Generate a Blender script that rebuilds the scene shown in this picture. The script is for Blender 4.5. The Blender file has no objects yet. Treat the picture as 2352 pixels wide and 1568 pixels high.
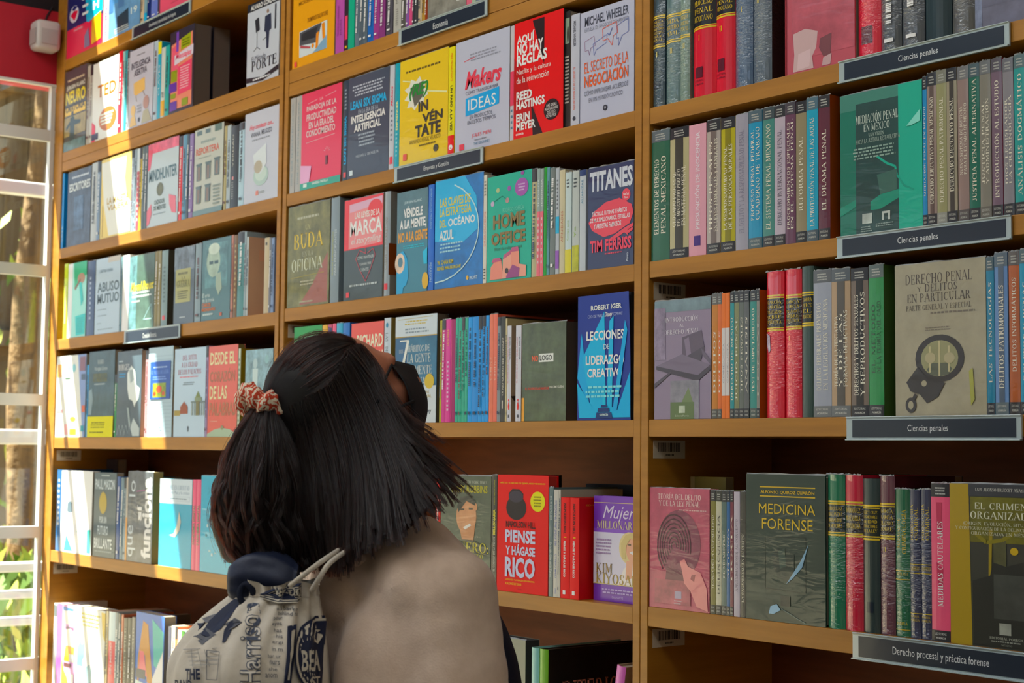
# Bookshop: three bookcases of books along a wall beside a sunlit glass front, a person looking up at them
import bpy, bmesh, math, random
from mathutils import Vector, Matrix, Euler
rnd = random.Random(7)
S = bpy.context.scene
COL = S.collection
PI = math.pi

# ------------------------------------------------------------------ camera
F_PX, CX, CY = 3600.0, 1176.0, 784.0          # the frame is 2352 x 1568
PITCH, ROLL, YAW = 0.0697926, 0.0099915, 0.9024746
CAM_H, D = 1.52, 1.9                           # eye height; distance from the eye to the bookcase fronts
cam_d = bpy.data.cameras.new('camera'); cam = bpy.data.objects.new('camera', cam_d); COL.objects.link(cam)
cam_d.sensor_width = 36.0; cam_d.lens = F_PX / 2352 * 36.0; cam_d.clip_start = 0.05; cam_d.clip_end = 200
cam.matrix_world = Matrix.Translation((0, 0, CAM_H)) @ Matrix.Rotation(YAW, 4, 'Z') @ Matrix.Rotation(PI/2 + PITCH, 4, 'X') @ Matrix.Rotation(ROLL, 4, 'Z')
cam_d.dof.use_dof = True; cam_d.dof.focus_distance = 2.55; cam_d.dof.aperture_fstop = 9.0
S.camera = cam

# ------------------------------------------------------------------ view, world, sun
S.view_settings.view_transform = 'Standard'; S.view_settings.look = 'None'
S.view_settings.gamma = 1; S.view_settings.use_curve_mapping = False
S.view_settings.exposure = -0.38
S.render.film_transparent = False
try:
    S.cycles.max_bounces = 7; S.cycles.diffuse_bounces = 4; S.cycles.glossy_bounces = 4; S.cycles.transparent_max_bounces = 10
    S.cycles.transmission_bounces = 6; S.cycles.sample_clamp_indirect = 6.0; S.cycles.caustics_reflective = False; S.cycles.caustics_refractive = False
except Exception: pass
W = bpy.data.worlds.new('sky'); S.world = W; W.use_nodes = True
wn, wl = W.node_tree.nodes, W.node_tree.links
wn.clear()
wo = wn.new('ShaderNodeOutputWorld'); wb = wn.new('ShaderNodeBackground'); wb.inputs['Strength'].default_value = 1.75
tc = wn.new('ShaderNodeTexCoord'); sx = wn.new('ShaderNodeSeparateXYZ'); mr = wn.new('ShaderNodeMapRange')
mr.inputs['From Min'].default_value = -0.35; mr.inputs['From Max'].default_value = 0.9
cr = wn.new('ShaderNodeValToRGB'); E_ = cr.color_ramp.elements
E_[0].position = 0.0; E_[0].color = (0.05, 0.05, 0.045, 1)
E_[1].position = 1.0; E_[1].color = (0.30, 0.48, 0.90, 1)
e = cr.color_ramp.elements.new(0.27); e.color = (0.12, 0.125, 0.11, 1)
e = cr.color_ramp.elements.new(0.33); e.color = (0.86, 0.93, 1.0, 1)
e = cr.color_ramp.elements.new(0.6); e.color = (0.55, 0.74, 1.0, 1)
wl.new(tc.outputs['Generated'], sx.inputs[0]); wl.new(sx.outputs['Z'], mr.inputs['Value']); wl.new(mr.outputs[0], cr.inputs[0])
wl.new(cr.outputs[0], wb.inputs['Color']); wl.new(wb.outputs[0], wo.inputs['Surface'])

SUN_DIR = Vector((0.29, 0.30, -0.905)).normalized()     # the way the sunlight travels
sun_d = bpy.data.lights.new('sun', 'SUN'); sun_d.energy = 62.0; sun_d.angle = math.radians(0.53); sun_d.color = (1.0, 0.98, 0.80)
sun = bpy.data.objects.new('sun', sun_d); COL.objects.link(sun); sun.location = (-9, -8, 12)
sun.rotation_euler = SUN_DIR.to_track_quat('-Z', 'Y').to_euler()

# area lights added above the aisle, to light the fronts but not the cavities
for i_, (lx, ly, lw, pw_) in enumerate(((-2.9, -.35, 3.2, 76), (.4, -.35, 2.6, 34))):
    ld = bpy.data.lights.new('added_overhead_light', 'AREA'); ld.shape = 'RECTANGLE'; ld.size = lw; ld.size_y = .9; ld.energy = pw_; ld.color = (.88, .94, 1.0)
    lo = bpy.data.objects.new('added_overhead_light', ld); COL.objects.link(lo); lo.location = (lx, ly, 4.2); lo.rotation_euler = (math.radians(30), 0, 0)

# ------------------------------------------------------------------ small helpers
def ray(x, y):
    """direction in the room of photograph point (x, y)"""
    px, py = x - CX, y - CY
    c, s = math.cos(-ROLL), math.sin(-ROLL)
    px, py = c*px - s*py, s*px + c*py
    xr, up = px/F_PX, -py/F_PX
    cp, sp = math.cos(PITCH), math.sin(PITCH)
    yr, w = cp - up*sp, sp + up*cp
    cy, sy = math.cos(YAW), math.sin(YAW)
    return Vector((xr*cy - yr*sy, xr*sy + yr*cy, w))
def on_wall(x, y, Y=D):
    r = ray(x, y); return r.x/r.y*Y, CAM_H + r.z/r.y*Y
RIGHT = Vector((math.cos(YAW), math.sin(YAW), 0)); AWAY = Vector((-math.sin(YAW), math.cos(YAW), 0)); UP = Vector((0, 0, 1))
def at(x, y, d):
    """point at depth d from the eye"""
    r = ray(x, y); return Vector((0, 0, CAM_H)) + r*(d / r.dot(AWAY))

def lin(h):
    if not isinstance(h, str): return h
    h = h.lstrip('#')
    if len(h) == 3: h = ''.join(c*2 for c in h)
    v = [int(h[i:i+2], 16)/255 for i in (0, 2, 4)]
    return tuple(c/12.92 if c <= 0.04045 else ((c+0.055)/1.055)**2.4 for c in v)

class NT:
    """a small material builder"""
    def __init__(s, name):
        s.m = bpy.data.materials.new(name); s.m.use_nodes = True; s.n = s.m.node_tree.nodes; s.l = s.m.node_tree.links
        s.n.clear(); s.out = s.n.new('ShaderNodeOutputMaterial')
    def node(s, t, **kw):
        n = s.n.new(t)
        for k, v in kw.items():
            if k in n.inputs: n.inputs[k].default_value = v
            else: setattr(n, k, v)
        return n
    def link(s, a, b): s.l.new(a, b)
def principled(name, color, rough=.5, spec=.5, coat=0, metal=0, noise=None, bump=None, sheen=0, trans=0, coord='Object'):
    t = NT(name); p = t.node('ShaderNodeBsdfPrincipled'); t.link(p.outputs[0], t.out.inputs[0])
    c = lin(color); p.inputs['Base Color'].default_value = (*c, 1); p.inputs['Roughness'].default_value = rough
    p.inputs['Specular IOR Level'].default_value = spec; p.inputs['Coat Weight'].default_value = coat; p.inputs['Metallic'].default_value = metal
    p.inputs['Sheen Weight'].default_value = sheen; p.inputs['Transmission Weight'].default_value = trans
    tc = t.node('ShaderNodeTexCoord')
    if noise:
        c2, sc, stretch = noise
        mp = t.node('ShaderNodeMapping'); mp.inputs['Scale'].default_value = stretch; t.link(tc.outputs[coord], mp.inputs[0])
        nz = t.node('ShaderNodeTexNoise', Scale=sc, Detail=5.0, Roughness=.6); t.link(mp.outputs[0], nz.inputs['Vector'])
        mx = t.node('ShaderNodeMix', data_type='RGBA'); mx.inputs[6].default_value = (*c, 1); mx.inputs[7].default_value = (*lin(c2), 1)
        rp = t.node('ShaderNodeMapRange'); rp.inputs['From Min'].default_value = .35; rp.inputs['From Max'].default_value = .65
        t.link(nz.outputs[0], rp.inputs[0]); t.link(rp.outputs[0], mx.inputs[0]); t.link(mx.outputs[2], p.inputs['Base Color'])
    if bump:
        sc, st, dist = bump
        nz = t.node('ShaderNodeTexNoise', Scale=sc, Detail=4.0); t.link(tc.outputs[coord], nz.inputs['Vector'])
        b = t.node('ShaderNodeBump', Strength=st, Distance=dist); t.link(nz.outputs[0], b.inputs['Height']); t.link(b.outputs[0], p.inputs['Normal'])
    t.p = p
    return t.m

def ink_material(name, finish):
    """printed card: its colour is the ink attribute, whose alpha says how mottled the printed picture is"""
    t = NT(name); p = t.node('ShaderNodeBsdfPrincipled'); t.link(p.outputs[0], t.out.inputs[0])
    a = t.node('ShaderNodeAttribute', attribute_name='ink'); tc = t.node('ShaderNodeTexCoord')
    nz = t.node('ShaderNodeTexNoise', Scale=26.0, Detail=6.0, Roughness=.62); t.link(tc.outputs['Object'], nz.inputs['Vector'])
    rp = t.node('ShaderNodeMapRange'); rp.inputs['From Min'].default_value = .3; rp.inputs['From Max'].default_value = .7
    rp.inputs['To Min'].default_value = .35; rp.inputs['To Max'].default_value = 1.75; t.link(nz.outputs[0], rp.inputs[0])
    m1 = t.node('ShaderNodeMix', data_type='FLOAT'); m1.inputs[2].default_value = 1.0
    t.link(a.outputs['Alpha'], m1.inputs[0]); t.link(rp.outputs[0], m1.inputs[3])
    vm = t.node('ShaderNodeVectorMath', operation='SCALE'); t.link(a.outputs['Color'], vm.inputs[0]); t.link(m1.outputs[0], vm.inputs['Scale'])
    t.link(vm.outputs[0], p.inputs['Base Color'])
    p.inputs['Roughness'].default_value = {'m': .6, 'g': .3, 'w': .4, 'x': .4}[finish]
    p.inputs['Specular IOR Level'].default_value = {'m': .3, 'g': .4, 'w': .35, 'x': .35}[finish]
    if finish in 'wx':         # shrink-wrap: a clear crinkled coat
        p.inputs['Coat Weight'].default_value = 1.0 if finish == 'x' else .5; p.inputs['Coat Roughness'].default_value = .1 if finish == 'x' else .06; p.inputs['Coat IOR'].default_value = 1.7 if finish == 'x' else 1.5
        mp = t.node('ShaderNodeMapping'); mp.inputs['Scale'].default_value = (.55, .55, 1.9); mp.inputs['Rotation'].default_value = (.25, .2, 0)
        t.link(tc.outputs['Object'], mp.inputs[0])
        n1 = t.node('ShaderNodeTexNoise', Scale=95.0 if finish == 'x' else 22.0, Detail=2.0, Roughness=.5, Distortion=1.6); t.link(mp.outputs[0], n1.inputs['Vector'])
        n2 = t.node('ShaderNodeTexNoise', Scale=7.0, Detail=1.0); t.link(tc.outputs['Object'], n2.inputs['Vector'])
        r2 = t.node('ShaderNodeMapRange'); r2.inputs['From Min'].default_value = .4; r2.inputs['From Max'].default_value = .6; t.link(n2.outputs[0], r2.inputs[0])
        mm = t.node('ShaderNodeMath', operation='MULTIPLY'); t.link(n1.outputs[0], mm.inputs[0]); t.link(r2.outputs[0], mm.inputs[1])
        b = t.node('ShaderNodeBump', Strength=1.0 if finish == 'x' else .28, Distance=.0065 if finish == 'x' else .003); t.link(mm.outputs[0], b.inputs['Height'])
        t.link(b.outputs[0], p.inputs['Coat Normal'])
    elif finish == 'g':
        p.inputs['Coat Weight'].default_value = .22; p.inputs['Coat Roughness'].default_value = .12
    return t.m
INK = {k: ink_material('printed_card_' + n, k) for k, n in (('m', 'matte'), ('g', 'gloss'), ('w', 'shrink_wrapped'), ('x', 'crinkled_wrap'))}

M_WOOD = principled('oak_laminate', '#b47b28', .45, .35, .08, noise=('#a26c1f', 3.0, (1, 1, 14)), coord='Object')
M_BACK = principled('shelf_back', '#8a4a1c', .6, .3, noise=('#70390f', 3.0, (1, 1, 8)))
M_PAPER = None
def paper_material():
    t = NT('paper_edges'); p = t.node('ShaderNodeBsdfPrincipled', Roughness=.85); t.link(p.outputs[0], t.out.inputs[0])
    a = t.node('ShaderNodeAttribute', attribute_name='ink'); tc = t.node('ShaderNodeTexCoord')
    mp = t.node('ShaderNodeMapping'); mp.inputs['Scale'].default_value = (1400, 1, 1); t.link(tc.outputs['Object'], mp.inputs[0])
    nz = t.node('ShaderNodeTexNoise', Scale=1.0, Detail=1.0); t.link(mp.outputs[0], nz.inputs['Vector'])
    rp = t.node('ShaderNodeMapRange'); rp.inputs['To Min'].default_value = .7; rp.inputs['To Max'].default_value = 1.1; t.link(nz.outputs[0], rp.inputs[0])
    vm = t.node('ShaderNodeVectorMath', operation='SCALE'); t.link(a.outputs['Color'], vm.inputs[0]); t.link(rp.outputs[0], vm.inputs['Scale'])
    t.link(vm.outputs[0], p.inputs['Base Color'])
    return t.m
M_PAPER = paper_material()

class MB:
    """collects faces with an ink colour; build() links them as one mesh object"""
    def __init__(s): s.v, s.f, s.c, s.mi = [], [], [], []
    def add(s, verts, faces, col=(.5, .5, .5), mott=0.0, mi=0):
        o = len(s.v); s.v += [tuple(v) for v in verts]
        c = lin(col); c = (c[0], c[1], c[2], mott)
        for f in faces: s.f.append(tuple(i + o for i in f)); s.c.append(c); s.mi.append(mi)
    def box(s, x0, x1, y0, y1, z0, z1, col=(.5, .5, .5), mott=0.0, mi=0, M=None):
        v = [(x, y, z) for x in (x0, x1) for y in (y0, y1) for z in (z0, z1)]
        if M is not None: v = [tuple(M @ Vector(p)) for p in v]
        s.add(v, [(0, 1, 3, 2), (4, 6, 7, 5), (0, 4, 5, 1), (2, 3, 7, 6), (0, 2, 6, 4), (1, 5, 7, 3)], col, mott, mi)
    def tube(s, pts, r, n=8, col=(.5, .5, .5), cap=True, mi=0):
        pts = [Vector(p) for p in pts]; rr = r if isinstance(r, (list, tuple)) else [r]*len(pts)
        rings = []; nrm = None
        for i, p in enumerate(pts):
            t = (pts[min(i+1, len(pts)-1)] - pts[max(i-1, 0)]).normalized()
            if nrm is None:
                nrm = t.orthogonal().normalized()
            else:
                nrm = (nrm - t*nrm.dot(t)); nrm = nrm.normalized() if nrm.length > 1e-6 else t.orthogonal().normalized()
            b = t.cross(nrm)
            rings.append([p + (nrm*math.cos(2*PI*k/n) + b*math.sin(2*PI*k/n))*rr[i] for k in range(n)])
        v = [q for R in rings for q in R]; f = []
        for i in range(len(rings)-1):
            for k in range(n):
                a, b2 = i*n + k, i*n + (k+1) % n
                f.append((a, b2, b2 + n, a + n))
        if cap: f.append(tuple(range(n))[::-1]); f.append(tuple(range((len(rings)-1)*n, len(rings)*n)))
        s.add(v, f, col, 0, mi)
    def lathe(s, prof, n=16, col=(.5, .5, .5), M=None, mi=0):
        v, f = [], []
        for (r, z) in prof:
            for k in range(n): v.append((r*math.cos(2*PI*k/n), r*math.sin(2*PI*k/n), z))
        for i in range(len(prof)-1):
            for k in range(n):
                a, b = i*n + k, i*n + (k+1) % n; f.append((a, b, b+n, a+n))
        f.append(tuple(range(n))[::-1]); f.append(tuple(range((len(prof)-1)*n, len(prof)*n)))
        if M is not None: v = [tuple(M @ Vector(p)) for p in v]
        s.add(v, f, col, 0, mi)
    def ell(s, c, r, n=14, m=9, col=(.5, .5, .5), M=None, mi=0):
        v, f = [], []
        R = M if M is not None else Matrix.Identity(3)
        for i in range(m+1):
            th = PI*i/m
            for k in range(n):
                ph = 2*PI*k/n
                v.append(Vector(c) + R @ Vector((r[0]*math.sin(th)*math.cos(ph), r[1]*math.sin(th)*math.sin(ph), r[2]*math.cos(th))))
        for i in range(m):
            for k in range(n):
                a, b = i*n + k, i*n + (k+1) % n; f.append((a, a+n, b+n, b))
        s.add(v, f, col, 0, mi)
    def build(s, name, mats, parent=None, smooth=False, loc=None):
        me = bpy.data.meshes.new(name); me.from_pydata(s.v, [], s.f)
        for m in (mats if isinstance(mats, (list, tuple)) else [mats]): me.materials.append(m)
        if len(set(s.mi)) > 1 or (s.mi and s.mi[0]): me.polygons.foreach_set('material_index', s.mi)
        at_ = me.attributes.new('ink', 'FLOAT_COLOR', 'CORNER'); buf = []
        for f, c in zip(s.f, s.c): buf.extend(c*len(f))
        at_.data.foreach_set('color', buf)
        if smooth: me.polygons.foreach_set('use_smooth', [True]*len(me.polygons))
        me.update(); o = bpy.data.objects.new(name, me); COL.objects.link(o)
        if parent is not None: o.parent = parent
        if loc is not None: o.location = loc
        return o
def tag(o, label, cat, group=None, kind=None):
    if label: o['label'] = label
    if cat: o['category'] = cat
    if group: o['group'] = group
    if kind: o['kind'] = kind
    return o
def empty(name, loc=(0, 0, 0), rz=0.0):
    o = bpy.data.objects.new(name, None); COL.objects.link(o); o.empty_display_size = .05
    o.location = loc; o.rotation_euler = (0, 0, rz); return o
def bev(o, w, seg=2):
    m = o.modifiers.new('bevel', 'BEVEL'); m.width = w; m.segments = seg; m.limit_method = 'ANGLE'; return o

# ------------------------------------------------------------------ lettering
_tc = {}
def glyphs(text, bold=0.0, italic=0.0):
    """flat triangles of a line of sans lettering, scaled to a unit box"""
    k = (text, bold, italic)
    if k in _tc: return _tc[k]
    c = bpy.data.curves.new('lettering', 'FONT'); c.body = text; c.resolution_u = 2; c.shear = italic; c.offset = bold
    o = bpy.data.objects.new('lettering', c); me = o.to_mesh()
    v = [(p.co.x, p.co.y) for p in me.vertices]; f = [tuple(p.vertices) for p in me.polygons]
    o.to_mesh_clear(); bpy.data.objects.remove(o); bpy.data.curves.remove(c)
    if not v: _tc[k] = ([], []); return _tc[k]
    x0, x1 = min(p[0] for p in v), max(p[0] for p in v); y0, y1 = min(p[1] for p in v), max(p[1] for p in v)
    w, h = max(x1 - x0, 1e-6), max(y1 - y0, 1e-6)
    _tc[k] = ([((p[0]-x0)/w, (p[1]-y0)/h) for p in v], f); return _tc[k]
# a drawn roman face: T thick stem, t thin stem, a arc (cx cy rx ry from to), s serif
ROM = {
'A': '.84 t .07 0 .40 1;T .42 1 .76 0;h .2 .62 .34;s .07 0;s .76 0', 'B': '.72 T .16 0 .16 1;h .1 .36 .975;h .1 .38 .52;h .1 .38 .025;a .34 .75 .27 .25 -90 90;a .37 .26 .3 .26 -90 90',
'C': '.76 a .42 .5 .36 .5 48 312;t .70 .62 .72 .98', 'D': '.82 T .16 0 .16 1;h .08 .4 .975;h .08 .4 .025;a .36 .5 .4 .5 -90 90',
'E': '.68 T .16 0 .16 1;h .08 .6 .975;h .16 .46 .51;h .08 .62 .025;t .6 .76 .6 1;t .63 0 .63 .24;t .46 .38 .46 .64', 'F': '.64 T .16 0 .16 1;h .08 .6 .975;h .16 .46 .5;t .6 .74 .6 1;s .16 0;t .46 .38 .46 .62',
'G': '.82 a .42 .5 .36 .5 48 318;T .68 .02 .68 .42;s .68 .42;t .70 .66 .71 .98', 'H': '.84 T .16 0 .16 1;T .68 0 .68 1;h .16 .68 .51;s .16 0;s .16 1;s .68 0;s .68 1',
'I': '.34 T .17 0 .17 1;s .17 0;s .17 1', 'J': '.46 T .30 .2 .30 1;s .30 1;a .17 .2 .19 .22 180 360', 'K': '.80 T .16 0 .16 1;t .2 .4 .62 1;T .3 .5 .68 0;s .16 0;s .16 1;s .66 0;s .62 1',
'L': '.66 T .16 0 .16 1;h .08 .6 .025;t .61 0 .61 .26;s .16 1', 'M': '1.0 t .14 0 .14 1;T .17 1 .49 .08;t .49 .08 .8 1;T .83 0 .83 1;s .14 0;s .83 0;s .1 1;s .88 1',
'N': '.84 t .13 0 .13 1;T .15 1 .7 0;t .70 0 .70 1;s .13 0;s .1 1;s .7 1', 'O': '.84 a .42 .5 .38 .51 0 360', 'P': '.68 T .16 0 .16 1;h .08 .36 .975;h .16 .36 .49;a .34 .73 .28 .26 -90 90;s .16 0',
'Q': '.84 a .42 .5 .38 .51 0 360;T .42 .2 .74 -.16', 'R': '.78 T .16 0 .16 1;h .08 .36 .975;h .16 .36 .52;a .34 .75 .27 .25 -90 90;T .4 .5 .68 0;s .16 0;s .7 0',
'S': '.62 a .31 .74 .22 .26 40 270;a .31 .26 .24 .26 -140 90;t .53 .72 .54 .98;t .07 .02 .08 .28', 'T': '.74 T .37 0 .37 1;h .03 .71 .975;t .04 .74 .04 1;t .70 .74 .70 1;s .37 0',
'U': '.82 T .16 .3 .16 1;t .68 .3 .68 1;a .42 .32 .27 .33 180 360;s .16 1;s .68 1', 'V': '.80 T .08 1 .40 0;t .41 0 .72 1;s .08 1;s .72 1', 'W': '1.1 T .06 1 .32 0;t .32 0 .56 1;T .54 1 .8 0;t .8 0 1.04 1;s .06 1;s 1.04 1',
'X': '.80 T .1 1 .7 0;t .1 0 .68 1;s .1 1;s .7 1;s .1 0;s .7 0', 'Y': '.76 T .06 1 .38 .48;t .38 .48 .70 1;T .38 0 .38 .5;s .06 1;s .70 1;s .38 0', 'Z': '.70 h .06 .62 .975;T .58 .96 .1 .04;h .06 .64 .025;t .06 .76 .06 1;t .64 0 .64 .24',
'.': '.24 T .12 0 .12 .12', ',': '.24 T .12 -.1 .12 .12', ':': '.24 T .12 0 .12 .12;T .12 .45 .12 .57', '-': '.4 h .06 .34 .4', '1': '.42 T .21 0 .21 1;s .21 0;t .06 .82 .2 .98', '7': '.6 h .04 .58 .96;T .54 .94 .2 0', '(': '.3 a .36 .45 .26 .62 120 240', ')': '.3 a -.06 .45 .26 .62 -60 60', '6': '.6 a .3 .28 .24 .28 0 360;t .1 .3 .4 1'}
ACC = {'Á': 'A', 'É': 'E', 'Í': 'I', 'Ó': 'O', 'Ú': 'U', 'Ñ': 'N'}
def roman(text):
    k = (text, 'roman')
    if k in _tc: return _tc[k]
    V, Fc, x = [], [], 0.0
    T, t, sh = .075, .026, .022
    def quad(a, b, c, d):
        o = len(V); V.extend([a, b, c, d]); Fc.append((o, o+1, o+2, o+3))
    for ch in text:
        base = ACC.get(ch, ch)
        if base == ' ': x += .4; continue
        spec = ROM.get(base.upper())
        if spec is None: x += .3; continue
        adv, rest = spec.split(' ', 1)
        for st in rest.split(';'):
            q = st.split(); n = [float(i) for i in q[1:]]
            if q[0] in 'Tt':
                w = T if q[0] == 'T' else t
                quad((x+n[0]-w, n[1]), (x+n[0]+w, n[1]), (x+n[2]+w, n[3]), (x+n[2]-w, n[3]))
            elif q[0] == 'h': quad((x+n[0], n[2]-t), (x+n[1], n[2]-t), (x+n[1], n[2]+t), (x+n[0], n[2]+t))
            elif q[0] == 's': quad((x+n[0]-.13, n[1]-sh*(n[1] > .3)*2), (x+n[0]+.13, n[1]-sh*(n[1] > .3)*2), (x+n[0]+.13, n[1]+sh*2*(n[1] <= .3)), (x+n[0]-.13, n[1]+sh*2*(n[1] <= .3)))
            elif q[0] == 'a':
                m = max(4, int(abs(n[5]-n[4])/24)); o = len(V)
                for i in range(m+1):
                    an = math.radians(n[4] + (n[5]-n[4])*i/m); c_, s_ = math.cos(an), math.sin(an)
                    V.append((x+n[0]+n[2]*c_, n[1]+n[3]*s_)); V.append((x+n[0]+(n[2]-2*T)*c_, n[1]+(n[3]-2*t)*s_))
                for i in range(m): Fc.append((o+2*i, o+2*i+2, o+2*i+3, o+2*i+1))
        if ch in ACC:
            mid = x + float(adv)/2
            if ch == 'Ñ': quad((mid-.18, 1.1), (mid+.18, 1.12), (mid+.18, 1.18), (mid-.18, 1.16))
            else: quad((mid-.08, 1.06), (mid, 1.06), (mid+.16, 1.26), (mid+.04, 1.26))
        x += float(adv) + .06
    w = max(x - .06, 1e-6)
    _tc[k] = ([(p[0]/w, p[1]) for p in V], Fc); return _tc[k]

# ------------------------------------------------------------------ printed art: items in unit cover space, y measured downward from the top
def T(s, x0, y0, x1, y1, c, st=''): return ('T', s, x0, y0, x1, y1, c, st)
def R(x0, y0, x1, y1, c, m=0): return ('R', x0, y0, x1, y1, c, m)
def E(cx, cy, rx, ry, c, m=0): return ('E', cx, cy, rx, ry, c, m)
def P(c, *pts): return ('P', c, pts)
def G(x0, y0, x1, y1, n, c): return ('G', x0, y0, x1, y1, n, c)
def L(c, w, *pts): return ('L', c, w, pts)
def art_shapes(items, aspect):
    """yields (points, faces, colour, mottle); aspect = width / height of the panel"""
    g = random.Random(repr(items)[:60])
    for it in items:
        k = it[0]
        if k == 'T':
            _, s, x0, y0, x1, y1, c, st = it
            v, f = roman(s) if 's' in st else glyphs(s, .022 if 'b' in st else (.036 if 'B' in st else 0.0), .35 if 'i' in st else 0.0)
            if 'u' in st:    # reads upward
                pts = [(x0 + (1-p[1])*(x1-x0), y1 - p[0]*(y1-y0)) for p in v]
            elif 'd' in st:  # reads downward
                pts = [(x0 + p[1]*(x1-x0), y0 + p[0]*(y1-y0)) for p in v]
            else: pts = [(x0 + p[0]*(x1-x0), y1 - p[1]*(y1-y0)) for p in v]
            yield pts, f, c, 0
        elif k == 'R':
            _, x0, y0, x1, y1, c, m = it
            n = 6; pts = []
            for i in range(n+1): xx = x0 + (x1-x0)*i/n; pts += [(xx, y0), (xx, y1)]
            yield pts, [(2*i, 2*i+1, 2*i+3, 2*i+2) for i in range(n)], c, m
        elif k == 'E':
            _, cx, cy, rx, ry, c, m = it
            pts = [(cx + rx*math.cos(2*PI*i/22), cy + ry*math.sin(2*PI*i/22)) for i in range(22)]
            yield pts, [tuple(range(22))[::-1]], c, m
        elif k == 'P':
            yield list(it[2]), [tuple(range(len(it[2])))], it[1], 0
        elif k == 'G':     # lines of print too small to read
            _, x0, y0, x1, y1, n, c = it
            hh = (y1-y0)/n
            for i in range(n):
                x = x0 + (g.random()*.08)*(x1-x0); xe = x1 - g.random()*.15*(x1-x0)
                while x < xe:
                    w = (.03 + .09*g.random())*(x1-x0); b = min(x+w, xe)
                    ya, yb = y0 + hh*i + hh*.25, y0 + hh*i + hh*.72
                    yield [(x, ya), (x, yb), (b, yb), (b, ya)], [(0, 1, 2, 3)], c, 0
                    x = b + .022*(x1-x0)
        elif k == 'L':
            _, c, w, pts = it
            for (a, b) in zip(pts[:-1], pts[1:]):
                dx, dy = (b[0]-a[0])*aspect, b[1]-a[1]; l = math.hypot(dx, dy) or 1e-6
                nx, ny = -dy/l*w/aspect, dx/l*w
                yield [(a[0]+nx, a[1]+ny), (b[0]+nx, b[1]+ny), (b[0]-nx, b[1]-ny), (a[0]-nx, a[1]-ny)], [(0, 1, 2, 3)], c, 0
def lay(mb, items, fn, aspect, mi=0, e0=.0003, de=.00007):
    """puts the art on a surface: fn(p, q_up, lift) -> point"""
    e = e0
    for it in items:
        for pts, f, c, m in art_shapes([it], aspect):
            mb.add([fn(p[0], 1-p[1], e) for p in pts], f, c, m, mi)
        e += de

# ------------------------------------------------------------------ the room
XF = -4.76                                   # plane of the glass front
Z_CEIL = 4.30
def struct(name, mb, mats, kind='structure'):
    o = mb.build(name, mats); o['kind'] = kind; return o
M_WHITE = principled('white_plaster', '#d9d8d4', .8, .2, bump=(60, .1, .002))
M_FLOOR = principled('stone_floor', '#6d6459', .5, .4, noise=('#5c544a', 4.0, (1, 1, 1)))
M_RED = principled('red_board', '#b3122a', .55, .4)
M_BLACK = principled('black_board', '#17141a', .6, .3)
M_FRAME = principled('white_aluminium', '#dcdcda', .35, .5)
def glass_material():
    t = NT('clear_glass'); mx = t.node('ShaderNodeMixShader'); tr = t.node('ShaderNodeBsdfTransparent'); gl = t.node('ShaderNodeBsdfGlossy', Roughness=.02)
    lw = t.node('ShaderNodeLayerWeight', Blend=.5); pw = t.node('ShaderNodeMath', operation='POWER'); pw.inputs[1].default_value = 5.0
    fr = t.node('ShaderNodeMath', operation='MULTIPLY_ADD'); fr.inputs[1].default_value = .8; fr.inputs[2].default_value = .04; tr.inputs[0].default_value = (.95, .97, .96, 1)
    t.link(lw.outputs['Facing'], pw.inputs[0]); t.link(pw.outputs[0], fr.inputs[0]); t.link(fr.outputs[0], mx.inputs[0]); t.link(tr.outputs[0], mx.inputs[1]); t.link(gl.outputs[0], mx.inputs[2]); t.link(mx.outputs[0], t.out.inputs[0])
    return t.m
M_GLASS = glass_material()
m = MB(); m.box(XF, 3.2, -6.2, 2.4, -.1, 0); struct('floor', m, M_FLOOR)
m = MB(); m.box(XF - .05, 3.2, -6.2, 2.4, Z_CEIL, Z_CEIL + .15); struct('ceiling', m, M_WHITE)
m = MB(); m.box(XF, 3.2, 2.26, 2.4, 0, Z_CEIL); struct('wall_back', m, M_WHITE)
m = MB(); m.box(3.06, 3.2, -6.2, 2.26, 0, Z_CEIL); struct('wall_right', m, M_WHITE)
m = MB(); m.box(-1.6, 3.06, -6.2, -6.05, 0, Z_CEIL); struct('wall_front', m, M_WHITE)
Z_BAN, Z_RED, Z_TOP = 2.665, 2.90, 3.70
m = MB(); m.box(XF - .10, XF, -6.2, 2.4, Z_RED, Z_TOP); struct('wall_left', m, M_BLACK)
m = MB(); m.box(XF - .10, XF + .004, -6.2, 2.26, Z_BAN, Z_RED); m.box(XF - .012, XF + .006, -6.2, 2.26, Z_BAN - .008, Z_BAN, mi=1); struct('trim_1', m, [M_RED, M_FRAME])
# glass front: lower window with its bars, clerestory above the sign board
def facade(name, z0, z1, bars, posts):
    w = empty(name, (XF, 0, z0)); w['kind'] = 'structure'
    g = MB(); g.box(-.024, -.018, -6.2, 2.26, .0, z1 - z0); g.build('pane', M_GLASS, w)
    for z in bars:
        b = MB(); b.box(-.016, .003, -6.2, 2.26, z - z0 - .018, z - z0 + .018); b.build('transom', M_FRAME, w)
    b = MB(); b.box(-.02, .004, 1.886, 1.8995, 0, z1 - z0); b.build('mullion', M_FRAME, w)
    for y in posts:
        b = MB(); b.box(-.05, .012, y - .016, y + .016, 0, z1 - z0); b.build('mullion', M_FRAME, w)
facade('window_1', 0, Z_BAN - .008, (2.50, 2.07, 1.665, 1.255, .85, .42, .05), (.35, -1.2, -2.75, -4.3, -5.85))
facade('window_2', Z_TOP, Z_CEIL, (), (-1.2, -4.3))

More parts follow.
